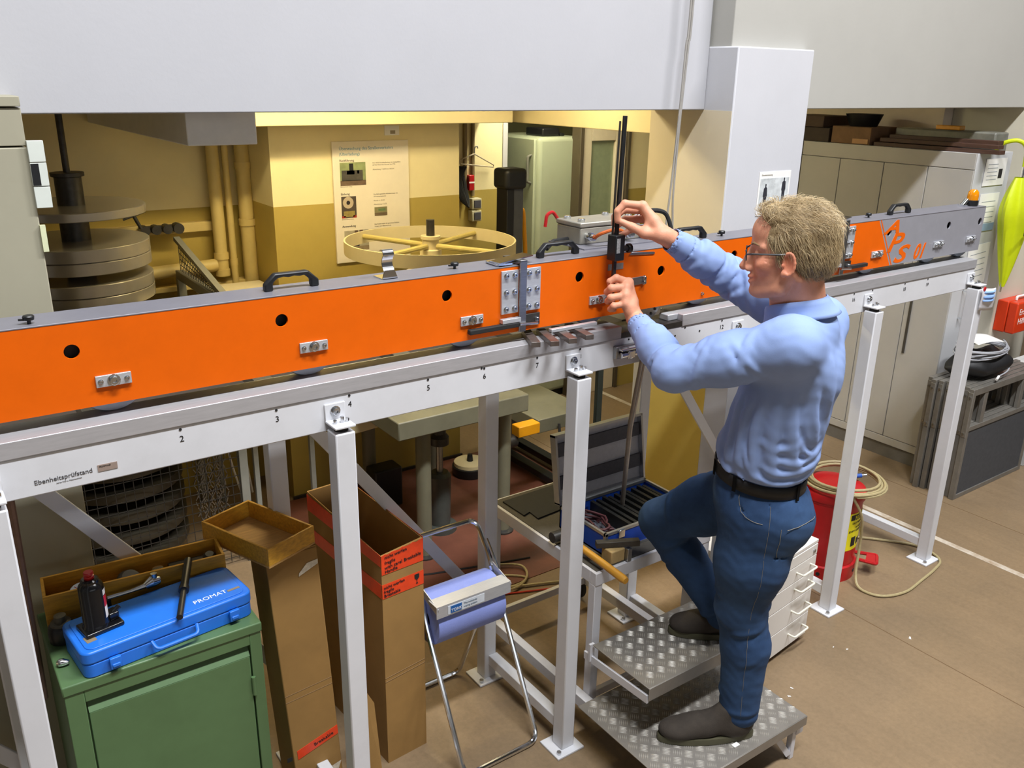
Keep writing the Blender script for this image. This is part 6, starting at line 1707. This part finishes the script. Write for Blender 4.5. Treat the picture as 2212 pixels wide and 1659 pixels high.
# eyes
M_eye = mat('eye_white', '#8f8076', 0.7, var=0.03, spec=0.1); M_iris = mat('iris', '#4a5a60', 0.2)
for s in (1, -1):
    c = Vector(hp(0.0745, 0.032 * s, 0.003))
    Mx = Matrix.Translation(c) @ Matrix((tuple(hl) + (0,), tuple(hu) + (0,), tuple(hf) + (0,), (0, 0, 0, 1))).transposed().to_3x3().to_4x4()
    ey = MB().lathe([(0.0, -0.012), (0.0085, -0.0085), (0.012, 0.0), (0.0085, 0.0085), (0.0, 0.012)], 18, Mx).build('eye', M_eye, body, smooth=180)
    MB().lathe([(0.0055, 0.0103), (0.003, 0.0118), (0.0, 0.0122)], 14, Mx).build('iris', M_iris, ey, smooth=180)
# ------------------------------------------------------------------ hair
Hh = Field(tuple(HC - 0.17), tuple(HC + 0.17), 0.0034)
Hh.ell(hp(-0.020, 0, 0.046), (0.106 * HS, 0.086 * HS, 0.094 * HS), HA, 0)
Hh.ell(hp(-0.045, 0, 0.0), (0.080 * HS, 0.080 * HS, 0.075 * HS), HA, 0.02)
Hh.ell(hp(0.035, 0, 0.104), (0.050, 0.058, 0.030), HA, 0.02)
Hh.ell(hp(0.135, 0, 0.036), (0.086, 0.105, 0.100), HA, 0.012, 'sub')       # face
Hh.ell(hp(0.085, 0.0, -0.05), (0.075, 0.12, 0.075), HA, 0.012, 'sub')
for s in (1, -1):
    Hh.ell(hp(0.008, 0.092 * s, -0.026), (0.027, 0.034, 0.042), HA, 0.008, 'sub')   # round the ear
    Hh.cone(hp(0.030, 0.068 * s, 0.03), hp(0.027, 0.070 * s, -0.004), 0.010, 0.006, 0.008)   # sideburn
Hh.ell(hp(-0.06, 0, -0.125), (0.10, 0.12, 0.072), HA, 0.014, 'sub')        # nape
x, y, z = Hh.coords()
Hh.d += 0.0022 * np.sin(190 * (x * hl[0] + y * hl[1]) + 30 * z + 3 * np.sin(60 * z)) * np.sin(95 * (x * hf[0] + y * hf[1]) + 50 * z)
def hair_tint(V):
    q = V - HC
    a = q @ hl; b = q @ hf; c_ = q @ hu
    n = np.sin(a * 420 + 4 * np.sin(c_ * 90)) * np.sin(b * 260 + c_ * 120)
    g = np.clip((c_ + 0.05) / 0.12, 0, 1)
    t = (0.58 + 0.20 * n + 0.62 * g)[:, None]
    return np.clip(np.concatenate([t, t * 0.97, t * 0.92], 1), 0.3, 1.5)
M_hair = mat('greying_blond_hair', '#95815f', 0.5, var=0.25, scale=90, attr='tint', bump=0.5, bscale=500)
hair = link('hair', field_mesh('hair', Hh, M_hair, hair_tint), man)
# single strands lying over the cap
rng = np.random.default_rng(3)
V = np.array([v.co[:] for v in hair.data.vertices]); N = np.array([v.normal[:] for v in hair.data.vertices])
q = V - HC
ok = np.where(((V - HC) @ N.T.mean(1) > -9) & (np.einsum('ij,ij->i', q, N) > 0.02))[0]
sel = rng.choice(ok, 5600, replace=True)
vs = []; fs = []; cs_ = []
for i in sel:
    p = V[i]; n = N[i]
    ql = p - HC; cz = ql @ hu; cf = ql @ hf; cl_ = ql @ hl
    g = -hu * (1.0 if cz < 0.07 else 0.25) - hf * (0.55 if cz < 0.09 else 0.9) + hl * 0.3 * np.sign(cl_) * (cz > 0.06)
    if cf > 0.035 and cz > 0.06: g = hf * 0.35 + hu * 0.55 + hl * 0.6 * np.sign(cl_ + 0.01)
    g = g + rng.normal(0, 0.28, 3)
    g = g - n * (g @ n); g = g / (np.linalg.norm(g) + 1e-9)
    L = rng.uniform(0.018, 0.040) * (0.6 if cz < 0 else 1)
    w = rng.uniform(0.0004, 0.0008)
    side = np.cross(n, g)
    lift = rng.uniform(0.0008, 0.004) * (4.0 if cz > 0.08 else 1.2)
    b0 = len(vs)
    for k in range(4):
        t = k / 3
        c = p + g * L * t + n * (lift * (0.3 + math.sin(t * 2.4)) - 0.0010) + hu * -0.006 * t * t
        ww = w * (1 - 0.75 * t)
        vs += [c - side * ww, c + side * ww, c + n * ww * 1.5]
    sh = rng.uniform(0.65, 1.55)
    cs_ += [(sh, sh * 0.98, sh * 0.94)] * 12
    for k in range(3):
        for a in range(3):
            a2 = (a + 1) % 3
            fs.append((b0 + k * 3 + a, b0 + k * 3 + a2, b0 + k * 3 + 3 + a2, b0 + k * 3 + 3 + a))
me = bpy.data.meshes.new('hair_strands'); me.from_pydata([tuple(v) for v in vs], [], fs); me.update(); me.shade_smooth()
at = me.color_attributes.new('tint', 'FLOAT_COLOR', 'POINT')
at.data.foreach_set('color', np.concatenate([np.array(cs_), np.ones((len(cs_), 1))], 1).astype(np.float32).ravel())
me.materials.append(mat('hair_strand', '#b8a582', 0.38, var=0.1, attr='tint'))
o_ = link('hair_strands', me, hair); o_['kind'] = 'stuff'
# eyebrows
for s in (1, -1):
    MB().tube([Vector(hp(0.0985, 0.014 * s, 0.026)), Vector(hp(0.093, 0.034 * s, 0.033)), Vector(hp(0.078, 0.052 * s, 0.028))], [0.003, 0.0035, 0.0015], 6).build('eyebrow', M_hair if False else mat('eyebrow_hair', '#8f7450', 0.7), hair)
# ------------------------------------------------------------------ glasses
M_frame = mat('dark_glasses_frame', '#1a1a1e', 0.3)
gl = MB()
for s in (1, -1):
    ring = [Vector(hp(0.113 - 0.10 * abs(0.034 * s + 0.023 * math.cos(a)) ** 1.0 * 0.35, 0.034 * s + 0.024 * math.cos(a), 0.000 + 0.0135 * math.sin(a))) for a in np.linspace(0, 2 * PI, 20, endpoint=False)]
    gl.tube(ring, 0.0016, 6, closed=True)
    gl.tube([Vector(hp(0.110, 0.058 * s, 0.006)), Vector(hp(0.098, 0.0745 * s, 0.010)), Vector(hp(0.03, 0.082 * s, 0.010)), Vector(hp(0.004, 0.083 * s, 0.012)), Vector(hp(-0.014, 0.080 * s, -0.004))], 0.0027, 6)
gl.tube([Vector(hp(0.1125, 0.011, 0.004)), Vector(hp(0.1145, 0, 0.006)), Vector(hp(0.1125, -0.011, 0.004))], 0.0013, 6)
gls = gl.build('glasses', M_frame, man)
M_lens = mat('spectacle_lens', '#ffffff', 0.3, var=0.0, alpha=0.04, spec=0.05)
for s in (1, -1):
    ring = [Vector(hp(0.113 - 0.035 * abs(0.034 * s + 0.023 * math.cos(a)), 0.034 * s + 0.023 * math.cos(a), 0.000 + 0.013 * math.sin(a))) for a in np.linspace(0, 2 * PI, 20, endpoint=False)]
    MB().add([tuple(v) for v in ring], [tuple(range(20))]).build('lens', M_lens, gls)
# ------------------------------------------------------------------ shirt
Sh = Field((1.68, 1.27, 1.10), (2.42, 2.06, 1.93), 0.0042)
TA = [ft, lt, up]; PA = [fp, lp_, up]
Sh.ell(A3(2.085, 1.500, 1.475), (0.128, 0.175, 0.200), TA, 0)
Sh.ell(A3(2.075, 1.520, 1.34), (0.135, 0.165, 0.19), TA, 0.05)
Sh.ell(A3(2.080, 1.555, 1.235), (0.150, 0.168, 0.108), PA, 0.05)
Sh.cone(SL - lt * 0.03, SR + lt * 0.03, 0.064, 0.064, 0.04)
Sh.ell(A3(2.095, 1.46, 1.545), (0.082, 0.15, 0.095), TA, 0.05)
for S in (SL, SR):
    Sh.cone(S - ft * 0.02 + A3(0, 0, 0.005), A3(2.09, 1.44, 1.50), 0.062, 0.06, 0.06)
    Sh.cone(S - ft * 0.02 + A3(0, 0, 0.0), NB - ft * 0.04 - A3(0, 0, 0.055), 0.054, 0.048, 0.04)          # upper back
Sh.cone(NB + A3(0, 0, -0.05), NB + A3(0, 0, -0.03), 0.072, 0.066, 0.035)
Sh.cone(NB - ft * 0.03 - A3(0, 0, 0.035), SL - lt * 0.03 - ft * 0.01, 0.045, 0.05, 0.03)
Sh.cone(NB - ft * 0.03 - A3(0, 0, 0.035), SR + lt * 0.03 - ft * 0.01, 0.045, 0.05, 0.03)
for S, E, W, rs in ((SL, EL, WL, (0.076, 0.066, 0.060, 0.056, 0.043, 0.041)), (SR, ER, WR, (0.074, 0.066, 0.060, 0.056, 0.043, 0.041))):
    d1 = unit(E - S); d2 = unit(W - E)
    c = W - d2 * 0.028
    Sh.path([S - d1 * 0.01, S + (E - S) * 0.5, E], [rs[0] - 0.006, rs[1], rs[2]], 0.055)
    Sh.path([E, E + (c - E) * 0.5, c - d2 * 0.035], [rs[2], rs[3], rs[4]], 0.02)
    Sh.cone(c - d2 * 0.045, c, 0.0405, 0.0385, 0.004)
    # cuff opening and seam line
    Sh.cone(c - d2 * 0.006, c + d2 * 0.06, 0.0335, 0.036, 0.002, 'sub')
    s0 = unit(np.cross(d2, up)); s1 = np.cross(d2, s0)
    for a in np.linspace(0, 2 * PI, 15)[:-1]:
        p = c - d2 * 0.052 + (s0 * math.cos(a) + s1 * math.sin(a)) * 0.0425
        a2 = a + 2 * PI / 14
        p2 = c - d2 * 0.052 + (s0 * math.cos(a2) + s1 * math.sin(a2)) * 0.0425
        Sh.cone(p, p2, 0.0020, 0.0020, 0.003, 'sub')
# folds: pulls round the elbows and armpits, blousing above the belt
def limb(S, E, r0, r1):
    d = unit(E - S); s0 = unit(np.cross(d, up)); s1 = np.cross(d, s0)
    def at(t, a, e=0.0): return S + (E - S) * t + (s0 * math.cos(a) + s1 * math.sin(a)) * (r0 + (r1 - r0) * t + e)
    return at
frng = random.Random(5)
for S, E, W in ((SL, EL, WL), (SR, ER, WR)):
    ua = limb(S, E, 0.072, 0.060); fa_ = limb(E, W, 0.060, 0.044)
    for k in range(13):                      # spiral pulls on the upper arm
        t0 = frng.uniform(0.12, 0.8); a0 = frng.uniform(0, 6.28); sp = frng.uniform(1.2, 2.4) * frng.choice((-1, 1)); dt = frng.uniform(0.10, 0.34)
        P = [ua(t0 + dt * u, a0 + sp * u) for u in np.linspace(0, 1, 7)]
        Sh.fold(P, frng.uniform(0.009, 0.016), frng.uniform(0.008, 0.012))
        P = [ua(t0 + dt * u + 0.06, a0 + sp * u) for u in np.linspace(0.05, 0.95, 7)]
        Sh.fold(P, -frng.uniform(0.003, 0.006), 0.009)
    for k in range(15):                      # bunched folds on the forearm
        t0 = frng.uniform(-0.05, 0.62); a0 = frng.uniform(0, 6.28); sp = frng.uniform(1.3, 2.8) * frng.choice((-1, 1)); dt = frng.uniform(-0.05, 0.16)
        P = [fa_(t0 + dt * u, a0 + sp * u) for u in np.linspace(0, 1, 7)]
        Sh.fold(P, frng.uniform(0.008, 0.014), frng.uniform(0.0065, 0.0095))
        P = [fa_(t0 + dt * u + 0.07, a0 + sp * u) for u in np.linspace(0.05, 0.95, 7)]
        Sh.fold(P, -frng.uniform(0.006, 0.010), 0.007)
def tor(th, z_, e=0.0):
    """point on the shirt trunk: angle th (0 front, pi/2 left side, pi back)"""
    w = min(1, max(0, (z_ - 1.2) / 0.25))
    c = A3(2.078, 1.548, z_) * (1 - w) + A3(2.085, 1.505, z_) * w; c[2] = z_
    return c + ft * (0.143 * math.cos(th) + e * math.cos(th)) + lt * ((0.168 + e) * math.sin(th))
folds = [([(1.95, 1.50), (2.05, 1.40), (2.25, 1.30), (2.5, 1.23)], 0.009, 0.016), ([(1.7, 1.47), (1.75, 1.38), (1.85, 1.29), (2.0, 1.22)], 0.009, 0.015),
         ([(1.4, 1.46), (1.38, 1.36), (1.5, 1.27), (1.65, 1.20)], 0.009, 0.015), ([(1.1, 1.44), (1.08, 1.34), (1.2, 1.24)], 0.009, 0.014), ([(0.8, 1.44), (0.78, 1.34), (0.9, 1.22)], 0.008, 0.014),
         ([(2.3, 1.50), (2.5, 1.40), (2.7, 1.32)], 0.008, 0.018), ([(2.0, 1.275), (2.4, 1.262), (2.9, 1.275)], 0.008, 0.012), ([(1.75, 1.245), (2.15, 1.228), (2.7, 1.238), (3.2, 1.25)], 0.009, 0.012),
         ([(1.5, 1.215), (1.9, 1.198), (2.4, 1.195), (3.0, 1.21)], 0.009, 0.012), ([(1.2, 1.20), (1.6, 1.182), (2.0, 1.175)], 0.008, 0.011), ([(0.5, 1.25), (0.8, 1.21), (1.15, 1.19)], 0.008, 0.011),
         ([(0.3, 1.40), (0.45, 1.30), (0.6, 1.21)], 0.008, 0.014), ([(1.55, 1.33), (1.9, 1.31), (2.3, 1.33)], 0.006, 0.012), ([(2.6, 1.58), (2.7, 1.48), (2.9, 1.40)], 0.006, 0.02),
         ([(1.25, 1.30), (1.45, 1.24), (1.8, 1.21)], 0.006, 0.009), ([(2.2, 1.36), (2.55, 1.29), (3.0, 1.29)], 0.006, 0.012)]
for P, am, w in folds:
    q_ = smooth_path([tuple(tor(*p)) for p in P], 4)
    Sh.fold([np.array(p[:]) for p in q_], am * 1.5, w * 0.85)
    q_ = smooth_path([tuple(tor(p[0] + 0.14, p[1] + 0.006)) for p in P], 4) if abs(P[0][1] - P[-1][1]) > 0.1 else smooth_path([tuple(tor(p[0], p[1] + 0.022)) for p in P], 4)
    Sh.fold([np.array(p[:]) for p in q_], -am * 0.7, w * 0.8)
x, y, z = Sh.coords()
Sh.d += 0.0005 * np.sin(70 * x + 45 * z + 2.5 * np.sin(30 * y)) * np.sin(38 * z - 52 * y + 2 * np.sin(25 * x)) + 0.0003 * np.sin(160 * (z + 0.4 * x) + 3 * np.sin(50 * y))
# collar opening at the neck
Sh.cone(NB + A3(0, 0, -0.02) + ft * 0.01, hp(-0.012, 0, -0.07), 0.066, 0.070, 0.006, 'sub')
Sh.cone(NB + ft * 0.075 + A3(0, 0, -0.045), NB + ft * 0.06 + A3(0, 0, 0.06), 0.022, 0.045, 0.006, 'sub')
Sh.cut(A3(2.08, 1.56, 1.158), -up + fp * 0.14, 0.012)
M_shirt = mat('blue_shirt_cloth', '#8aa0cf', 0.75, var=0.07, scale=9, bump=0.10, bscale=700, spec=0.25)
shirt = link('shirt', field_mesh('shirt', Sh, M_shirt), man)
# folded collar
cu = unit(hp(-0.02, 0, -0.05) - NB)
mb = MB()
def collar(u, v):
    a = -2.75 + 5.50 * u                                     # from the front right round the back to the front left
    d = -ft * math.cos(a) + lt * math.sin(a)
    op_ = abs(a) / 2.75
    base = NB + ft * 0.010 + up * (0.010 - 0.046 * op_ ** 2.2)
    rr = 0.078 + 0.010 * op_ ** 3
    if v < 0.4:
        t = v / 0.4
        p = base + d * (rr - 0.004 * t) + cu * (-0.004 + 0.046 * t)
    else:
        t = (v - 0.4) / 0.6
        leaf = 0.054 + 0.034 * op_ ** 5
        p = base + d * (rr - 0.002 + 0.022 * t + 0.008 * t * t) + cu * (0.042 + 0.006 * math.sin(min(1, t * 2.5) * PI) - leaf * t)
    return tuple(p)
mb.grid(collar, 40, 10)
o_ = mb.build('collar', M_shirt, shirt, smooth=60)
s_ = o_.modifiers.new('thickness', 'SOLIDIFY'); s_.thickness = 0.0022; s_.offset = 0
MB().cyl(Vector(NB + ft * 0.098 - up * 0.045), Vector(NB + ft * 0.101 - up * 0.045), 0.0055).build('button', M_paper, shirt)
# ------------------------------------------------------------------ jeans
HL_, HR_ = A3(2.012, 1.525, 1.045), A3(2.150, 1.628, 1.05)
KL, AL = A3(2.045, 1.548, 0.685), A3(2.066, 1.524, 0.285)
KR, AR = A3(2.040, 1.930, 0.835), A3(2.176, 1.728, 0.515)
J = Field((1.86, 1.36, 0.20), (2.36, 2.05, 1.20), 0.0045)
J.ell(A3(2.085, 1.570, 1.10), (0.138, 0.162, 0.125), PA, 0)
J.ell(A3(2.105, 1.535, 1.03), (0.128, 0.158, 0.12), PA, 0.04)
J.ell(A3(2.115, 1.475, 1.015), (0.085, 0.085, 0.09), PA, 0.04)         # left buttock
J.ell(A3(2.20, 1.55, 1.02), (0.085, 0.085, 0.09), PA, 0.04)
J.path([HL_ + A3(0.03, 0.0, 0), HL_ + (KL - HL_) * 0.5 + A3(0.015, -0.005, 0), KL], [0.120, 0.107, 0.080], 0.05)
J.path([KL, KL + (AL - KL) * 0.35 + A3(0.014, -0.010, 0), AL], [0.079, 0.077, 0.066], 0.03)
J.path([HR_, HR_ + (KR - HR_) * 0.5, KR], [0.108, 0.094, 0.076], 0.05)
J.path([KR, KR + (AR - KR) * 0.4, AR], [0.074, 0.071, 0.062], 0.02)
def jfold(at, n, t0r, am, w, sp, seed, dt=(-0.06, 0.06)):
    g = random.Random(seed)
    for k in range(n):
        t0 = g.uniform(*t0r); a0 = g.uniform(0, 6.28); s_ = g.uniform(*sp) * g.choice((-1, 1)); d_ = g.uniform(*dt)
        J.fold([at(t0 + d_ * u, a0 + s_ * u) for u in np.linspace(0, 1, 7)], g.uniform(am * 0.8, am * 1.4), g.uniform(w * 0.6, w * 0.85))
        J.fold([at(t0 + d_ * u + 0.045, a0 + s_ * u) for u in np.linspace(0.05, 0.95, 7)], -g.uniform(am * 0.5, am * 0.9), w * 0.65)
tl_ = limb(HL_, KL, 0.117, 0.080); sl_ = limb(KL, AL, 0.079, 0.066); tr_ = limb(HR_, KR, 0.102, 0.076); sr_ = limb(KR, AR, 0.074, 0.062)
jfold(tl_, 7, (0.0, 0.28), 0.006, 0.016, (0.8, 2.0), 11, (-0.10, 0.10))
jfold(tl_, 4, (0.70, 0.95), 0.005, 0.016, (0.9, 2.2), 12)
jfold(sl_, 6, (0.02, 0.34), 0.006, 0.015, (0.8, 1.8), 13, (-0.14, 0.14))
jfold(sl_, 5, (0.74, 0.95), 0.0045, 0.013, (0.9, 2.0), 14, (-0.08, 0.08))
jfold(tr_, 8, (0.02, 0.30), 0.007, 0.014, (0.8, 2.0), 15)
jfold(tr_, 5, (0.70, 0.95), 0.006, 0.012, (0.9, 2.0), 16)
jfold(sr_, 5, (0.02, 0.35), 0.005, 0.014, (1.0, 2.2), 17)
jfold(sr_, 4, (0.70, 0.95), 0.005, 0.013, (1.2, 2.4), 18)
x, y, z = J.coords()
J.d += 0.0006 * np.sin(60 * x + 70 * z + 2 * np.sin(40 * y)) * np.sin(45 * z - 48 * y) + 0.0003 * np.sin(170 * z + 40 * x + 2 * np.sin(60 * y))
# trouser fly, pockets and seams as grooves
def jp(f_, l_, z_): return A3(2.085, 1.570, z_) + fp * f_ + lp_ * l_
pk = [jp(0.055, 0.155, 1.135), jp(0.048, 0.165, 1.10), jp(0.02, 0.172, 1.075), jp(-0.02, 0.172, 1.065)]
J.path(pk, 0.0035, 0.004, 'sub')
bp = [jp(-0.075, 0.13, 1.055), jp(-0.155, 0.05, 1.06)]
J.path([jp(-0.08, 0.14, 1.052), jp(-0.125, 0.115, 1.056), jp(-0.16, 0.06, 1.062)], 0.0035, 0.004, 'sub')
J.path([jp(-0.065, 0.145, 1.05), jp(-0.07, 0.15, 0.94)], 0.0035, 0.004, 'sub')
J.path([jp(-0.07, 0.15, 0.94), jp(-0.12, 0.11, 0.93)], 0.0035, 0.004, 'sub')
J.path([jp(-0.035, 0.165, 1.12), jp(-0.04, 0.168, 1.0)], 0.0025, 0.004, 'sub')
J.cut(A3(2.08, 1.56, 1.172), up + fp * -0.12, 0.004)
J.cut(AL - up * 0.038, -up, 0.006)
J.cone(AL - up * 0.10, AL - up * 0.028, 0.056, 0.054, 0.003, 'sub')
def jean_tint(V):
    c = np.ones((len(V), 3))
    n = 0.5 + 0.5 * np.sin(V[:, 0] * 23 + 3 * np.sin(V[:, 2] * 17)) * np.sin(V[:, 1] * 29 + V[:, 2] * 11)
    def worn(p, r, amt):
        w = np.clip(1 - (np.linalg.norm(V - p, axis=1) / r) ** 2, 0, 1)[:, None] * amt
        c[:] = c * (1 + w * np.array([0.75, 0.6, 0.42]))
    worn(KL + (HL_ - KL) * 0.45 + fp * 0.08, 0.20, 0.55); worn(KL, 0.12, 0.5); worn(KR, 0.12, 0.3); worn(jp(-0.12, 0.09, 1.0), 0.15, 0.6)
    worn(AL + up * 0.15, 0.16, 0.3)
    return c * (0.9 + 0.2 * n[:, None])
M_jean = mat('blue_denim', '#2d4568', 0.8, var=0.16, scale=30, bump=0.15, bscale=900, attr='tint', spec=0.2)
jeans = link('jeans', field_mesh('jeans', J, M_jean, jean_tint), man)
M_st = mat('tan_stitching', '#8b8474', 0.8)
def stitch(P, off=0.0022, r=0.0008):
    """thread lying on the cloth: pull each point out to the surface"""
    out = []
    for p in P:
        p = np.array(p)
        cc0 = A3(2.085, 1.57, p[2]) if p[2] > 0.95 else (KL + (HL_ - KL) * (p[2] - KL[2]) / (HL_[2] - KL[2]) if p[2] > KL[2] else KL + (AL - KL) * (KL[2] - p[2]) / (KL[2] - AL[2]))
        d = p - cc0; d[2] = 0; d = unit(d)
        t = 0.22
        q = cc0 + d * t
        while t > 0.02:
            ii = np.round((q - J.lo) / J.h).astype(int)
            if (ii >= 0).all() and (ii < J.n).all() and J.d[tuple(ii)] < 0.001: break
            t -= 0.002; q = cc0 + d * t
        q[2] = p[2]
        out.append(Vector(q + d * off))
    return MB().tube(out, r, 5)
stitch([tuple(v) for v in smooth_path([tuple(p) for p in pk], 4)], 0.002).build('pocket_stitching', M_st, jeans)
stitch([tuple(v) for v in smooth_path([tuple(jp(-0.08, 0.14, 1.047)), tuple(jp(-0.125, 0.115, 1.051)), tuple(jp(-0.16, 0.06, 1.057))], 4)], 0.002).build('pocket_stitching', M_st, jeans)
stitch([tuple(jp(-0.065, 0.145, z_)) for z_ in np.linspace(1.05, 0.945, 8)], 0.002).build('pocket_stitching', M_st, jeans)
stitch([tuple(jp(-0.038, 0.168, z_)) for z_ in np.linspace(1.12, 0.30, 46)], 0.001, 0.0005).build('side_seam', M_st, jeans)
# belt with loops
mb = MB()
def belt(u, v):
    a = 2 * PI * u
    c = A3(2.08, 1.565, 1.163) - fp * 0.0
    p = c + fp * 0.1425 * math.cos(a) + lp_ * 0.1655 * math.sin(a) + up * (0.017 * math.cos(a))
    return tuple(p + up * (v - 0.5) * 0.038)
mb.grid(belt, 60, 2)
o_ = mb.build('belt', mat('black_leather', '#0c0c0c', 0.6, var=0.2, scale=30), man); s_ = o_.modifiers.new('thickness', 'SOLIDIFY'); s_.thickness = 0.004
for a in (1.05, 2.45, 0.35):
    p = A3(2.08, 1.565, 1.163) + fp * 0.147 * math.cos(a) + lp_ * 0.170 * math.sin(a) + up * 0.017 * math.cos(a)
    d = unit(fp * 0.1425 * math.cos(a) * 1 + lp_ * 0.1655 * math.sin(a))
    MB().bar(Vector(p - up * 0.026), Vector(p + up * 0.024), 0.011, 0.003, up=tuple(d)).build('belt_loop', M_jean, jeans)
# ------------------------------------------------------------------ shoes
M_suede = mat('dark_brown_suede', '#3a332c', 0.9, var=0.2, scale=40, bump=0.2, bscale=300)
M_sole = mat('olive_sole', '#4d4a35', 0.7, var=0.15)
def shoe(toe, heel, z, ank, nm):
    toe = A3(*toe, z); heel = A3(*heel, z); d = unit(toe - heel); s = np.cross(up, d); L = np.linalg.norm(toe - heel)
    F = Field(tuple(np.minimum(np.minimum(toe, heel), ank) - 0.09), tuple(np.maximum(np.maximum(toe, heel), ank) + 0.10), 0.0042)
    h = heel
    F.ell(h + d * L * 0.80 + up * 0.040, (L * 0.20, 0.047, 0.034), [d, s, up], 0)
    F.ell(h + d * L * 0.55 + up * 0.052, (L * 0.26, 0.046, 0.046), [d, s, up], 0.03)
    F.ell(h + d * L * 0.20 + up * 0.055, (L * 0.20, 0.040, 0.052), [d, s, up], 0.03)
    F.cone(h + d * L * 0.22 + up * 0.06, ank - up * 0.005, 0.044, 0.046, 0.03)
    F.cone(h + d * L * 0.42 + up * 0.075, h + d * L * 0.28 + up * 0.11, 0.034, 0.036, 0.02)
    F.cut(A3(0, 0, z + 0.019), -up, 0.003)
    F.cut(ank + up * 0.03, up, 0.004)
    sh = link(nm, field_mesh(nm, F, M_suede), man)
    # sole: outline lofted with a heel
    out = []
    for t in np.linspace(0, 2 * PI, 40, endpoint=False):
        u = 0.5 - 0.5 * math.cos(t)
        w = 0.049 * (math.sin(PI * min(max(u, 0), 1)) ** 0.42) * (0.80 + 0.22 * u)
        p = h + d * (L * (-0.01 + 1.02 * u)) + s * w * (1 if t < PI else -1)
        out.append(p)
    n = len(out)
    vs_ = [tuple(p + up * 0.0005) for p in out] + [tuple(p + up * 0.020 + 0 * d) for p in out] + [tuple(h + d * L * .5 + (p - h - d * L * .5) * 0.985 + up * 0.023) for p in out]
    fs_ = [tuple(range(n)), tuple(range(3 * n - 1, 2 * n - 1, -1))]
    for r in (0, 1):
        for i in range(n):
            j = (i + 1) % n
            fs_.append((r * n + j, r * n + i, (r + 1) * n + i, (r + 1) * n + j))
    MB().add(vs_, fs_).build('sole', M_sole, sh, smooth=40)
    return sh
shoe((1.822, 1.655), (2.105, 1.487), 0.1868, AL + A3(0, 0, 0.0), 'left_shoe' if False else 'shoe')
shoe((2.045, 1.852), (2.272, 1.672), 0.4138, AR + A3(0, 0, 0.0), 'shoe')

# ------------------------------------------------------------------ black measuring rod in the hands
gr = thing('measuring_rod', 'black vertical measuring rod with a clamp slide held by the person', 'measuring rod', (1.815, 2.0, 1.65))
MB().bar((1.8125, 2.001, 1.66), (1.8255, 2.001, 2.205), 0.012, 0.009, up=(0, 1, 0)).build('rod', M_black, gr, bevel=0.001)
MB().bar((1.804, 2.006, 1.80), (1.8115, 2.006, 2.19), 0.005, 0.004, up=(0, 1, 0)).build('guide_strip', M_dark, gr)
b = MB().box(1.800, 1.838, 1.982, 2.022, 1.775, 1.855).build('slide', M_black, gr, bevel=0.003)
MB().cyl((1.835, 1.99, 1.812), (1.858, 1.985, 1.812), 0.009).build('clamp_screw', M_black, b)
MB().lathe([(0.012, 0), (0.015, 0.004), (0.015, 0.012), (0.008, 0.014)], 12, T(1.850, 1.985, 1.812) @ RY(PI / 2)).build('clamp_knob', M_black, b)
MB().box(1.804, 1.818, 1.981, 1.983, 1.80, 1.845).build('scale_print', mat('scale_print', '#9a9a9a', 0.5, var=0.5, scale=300), b)
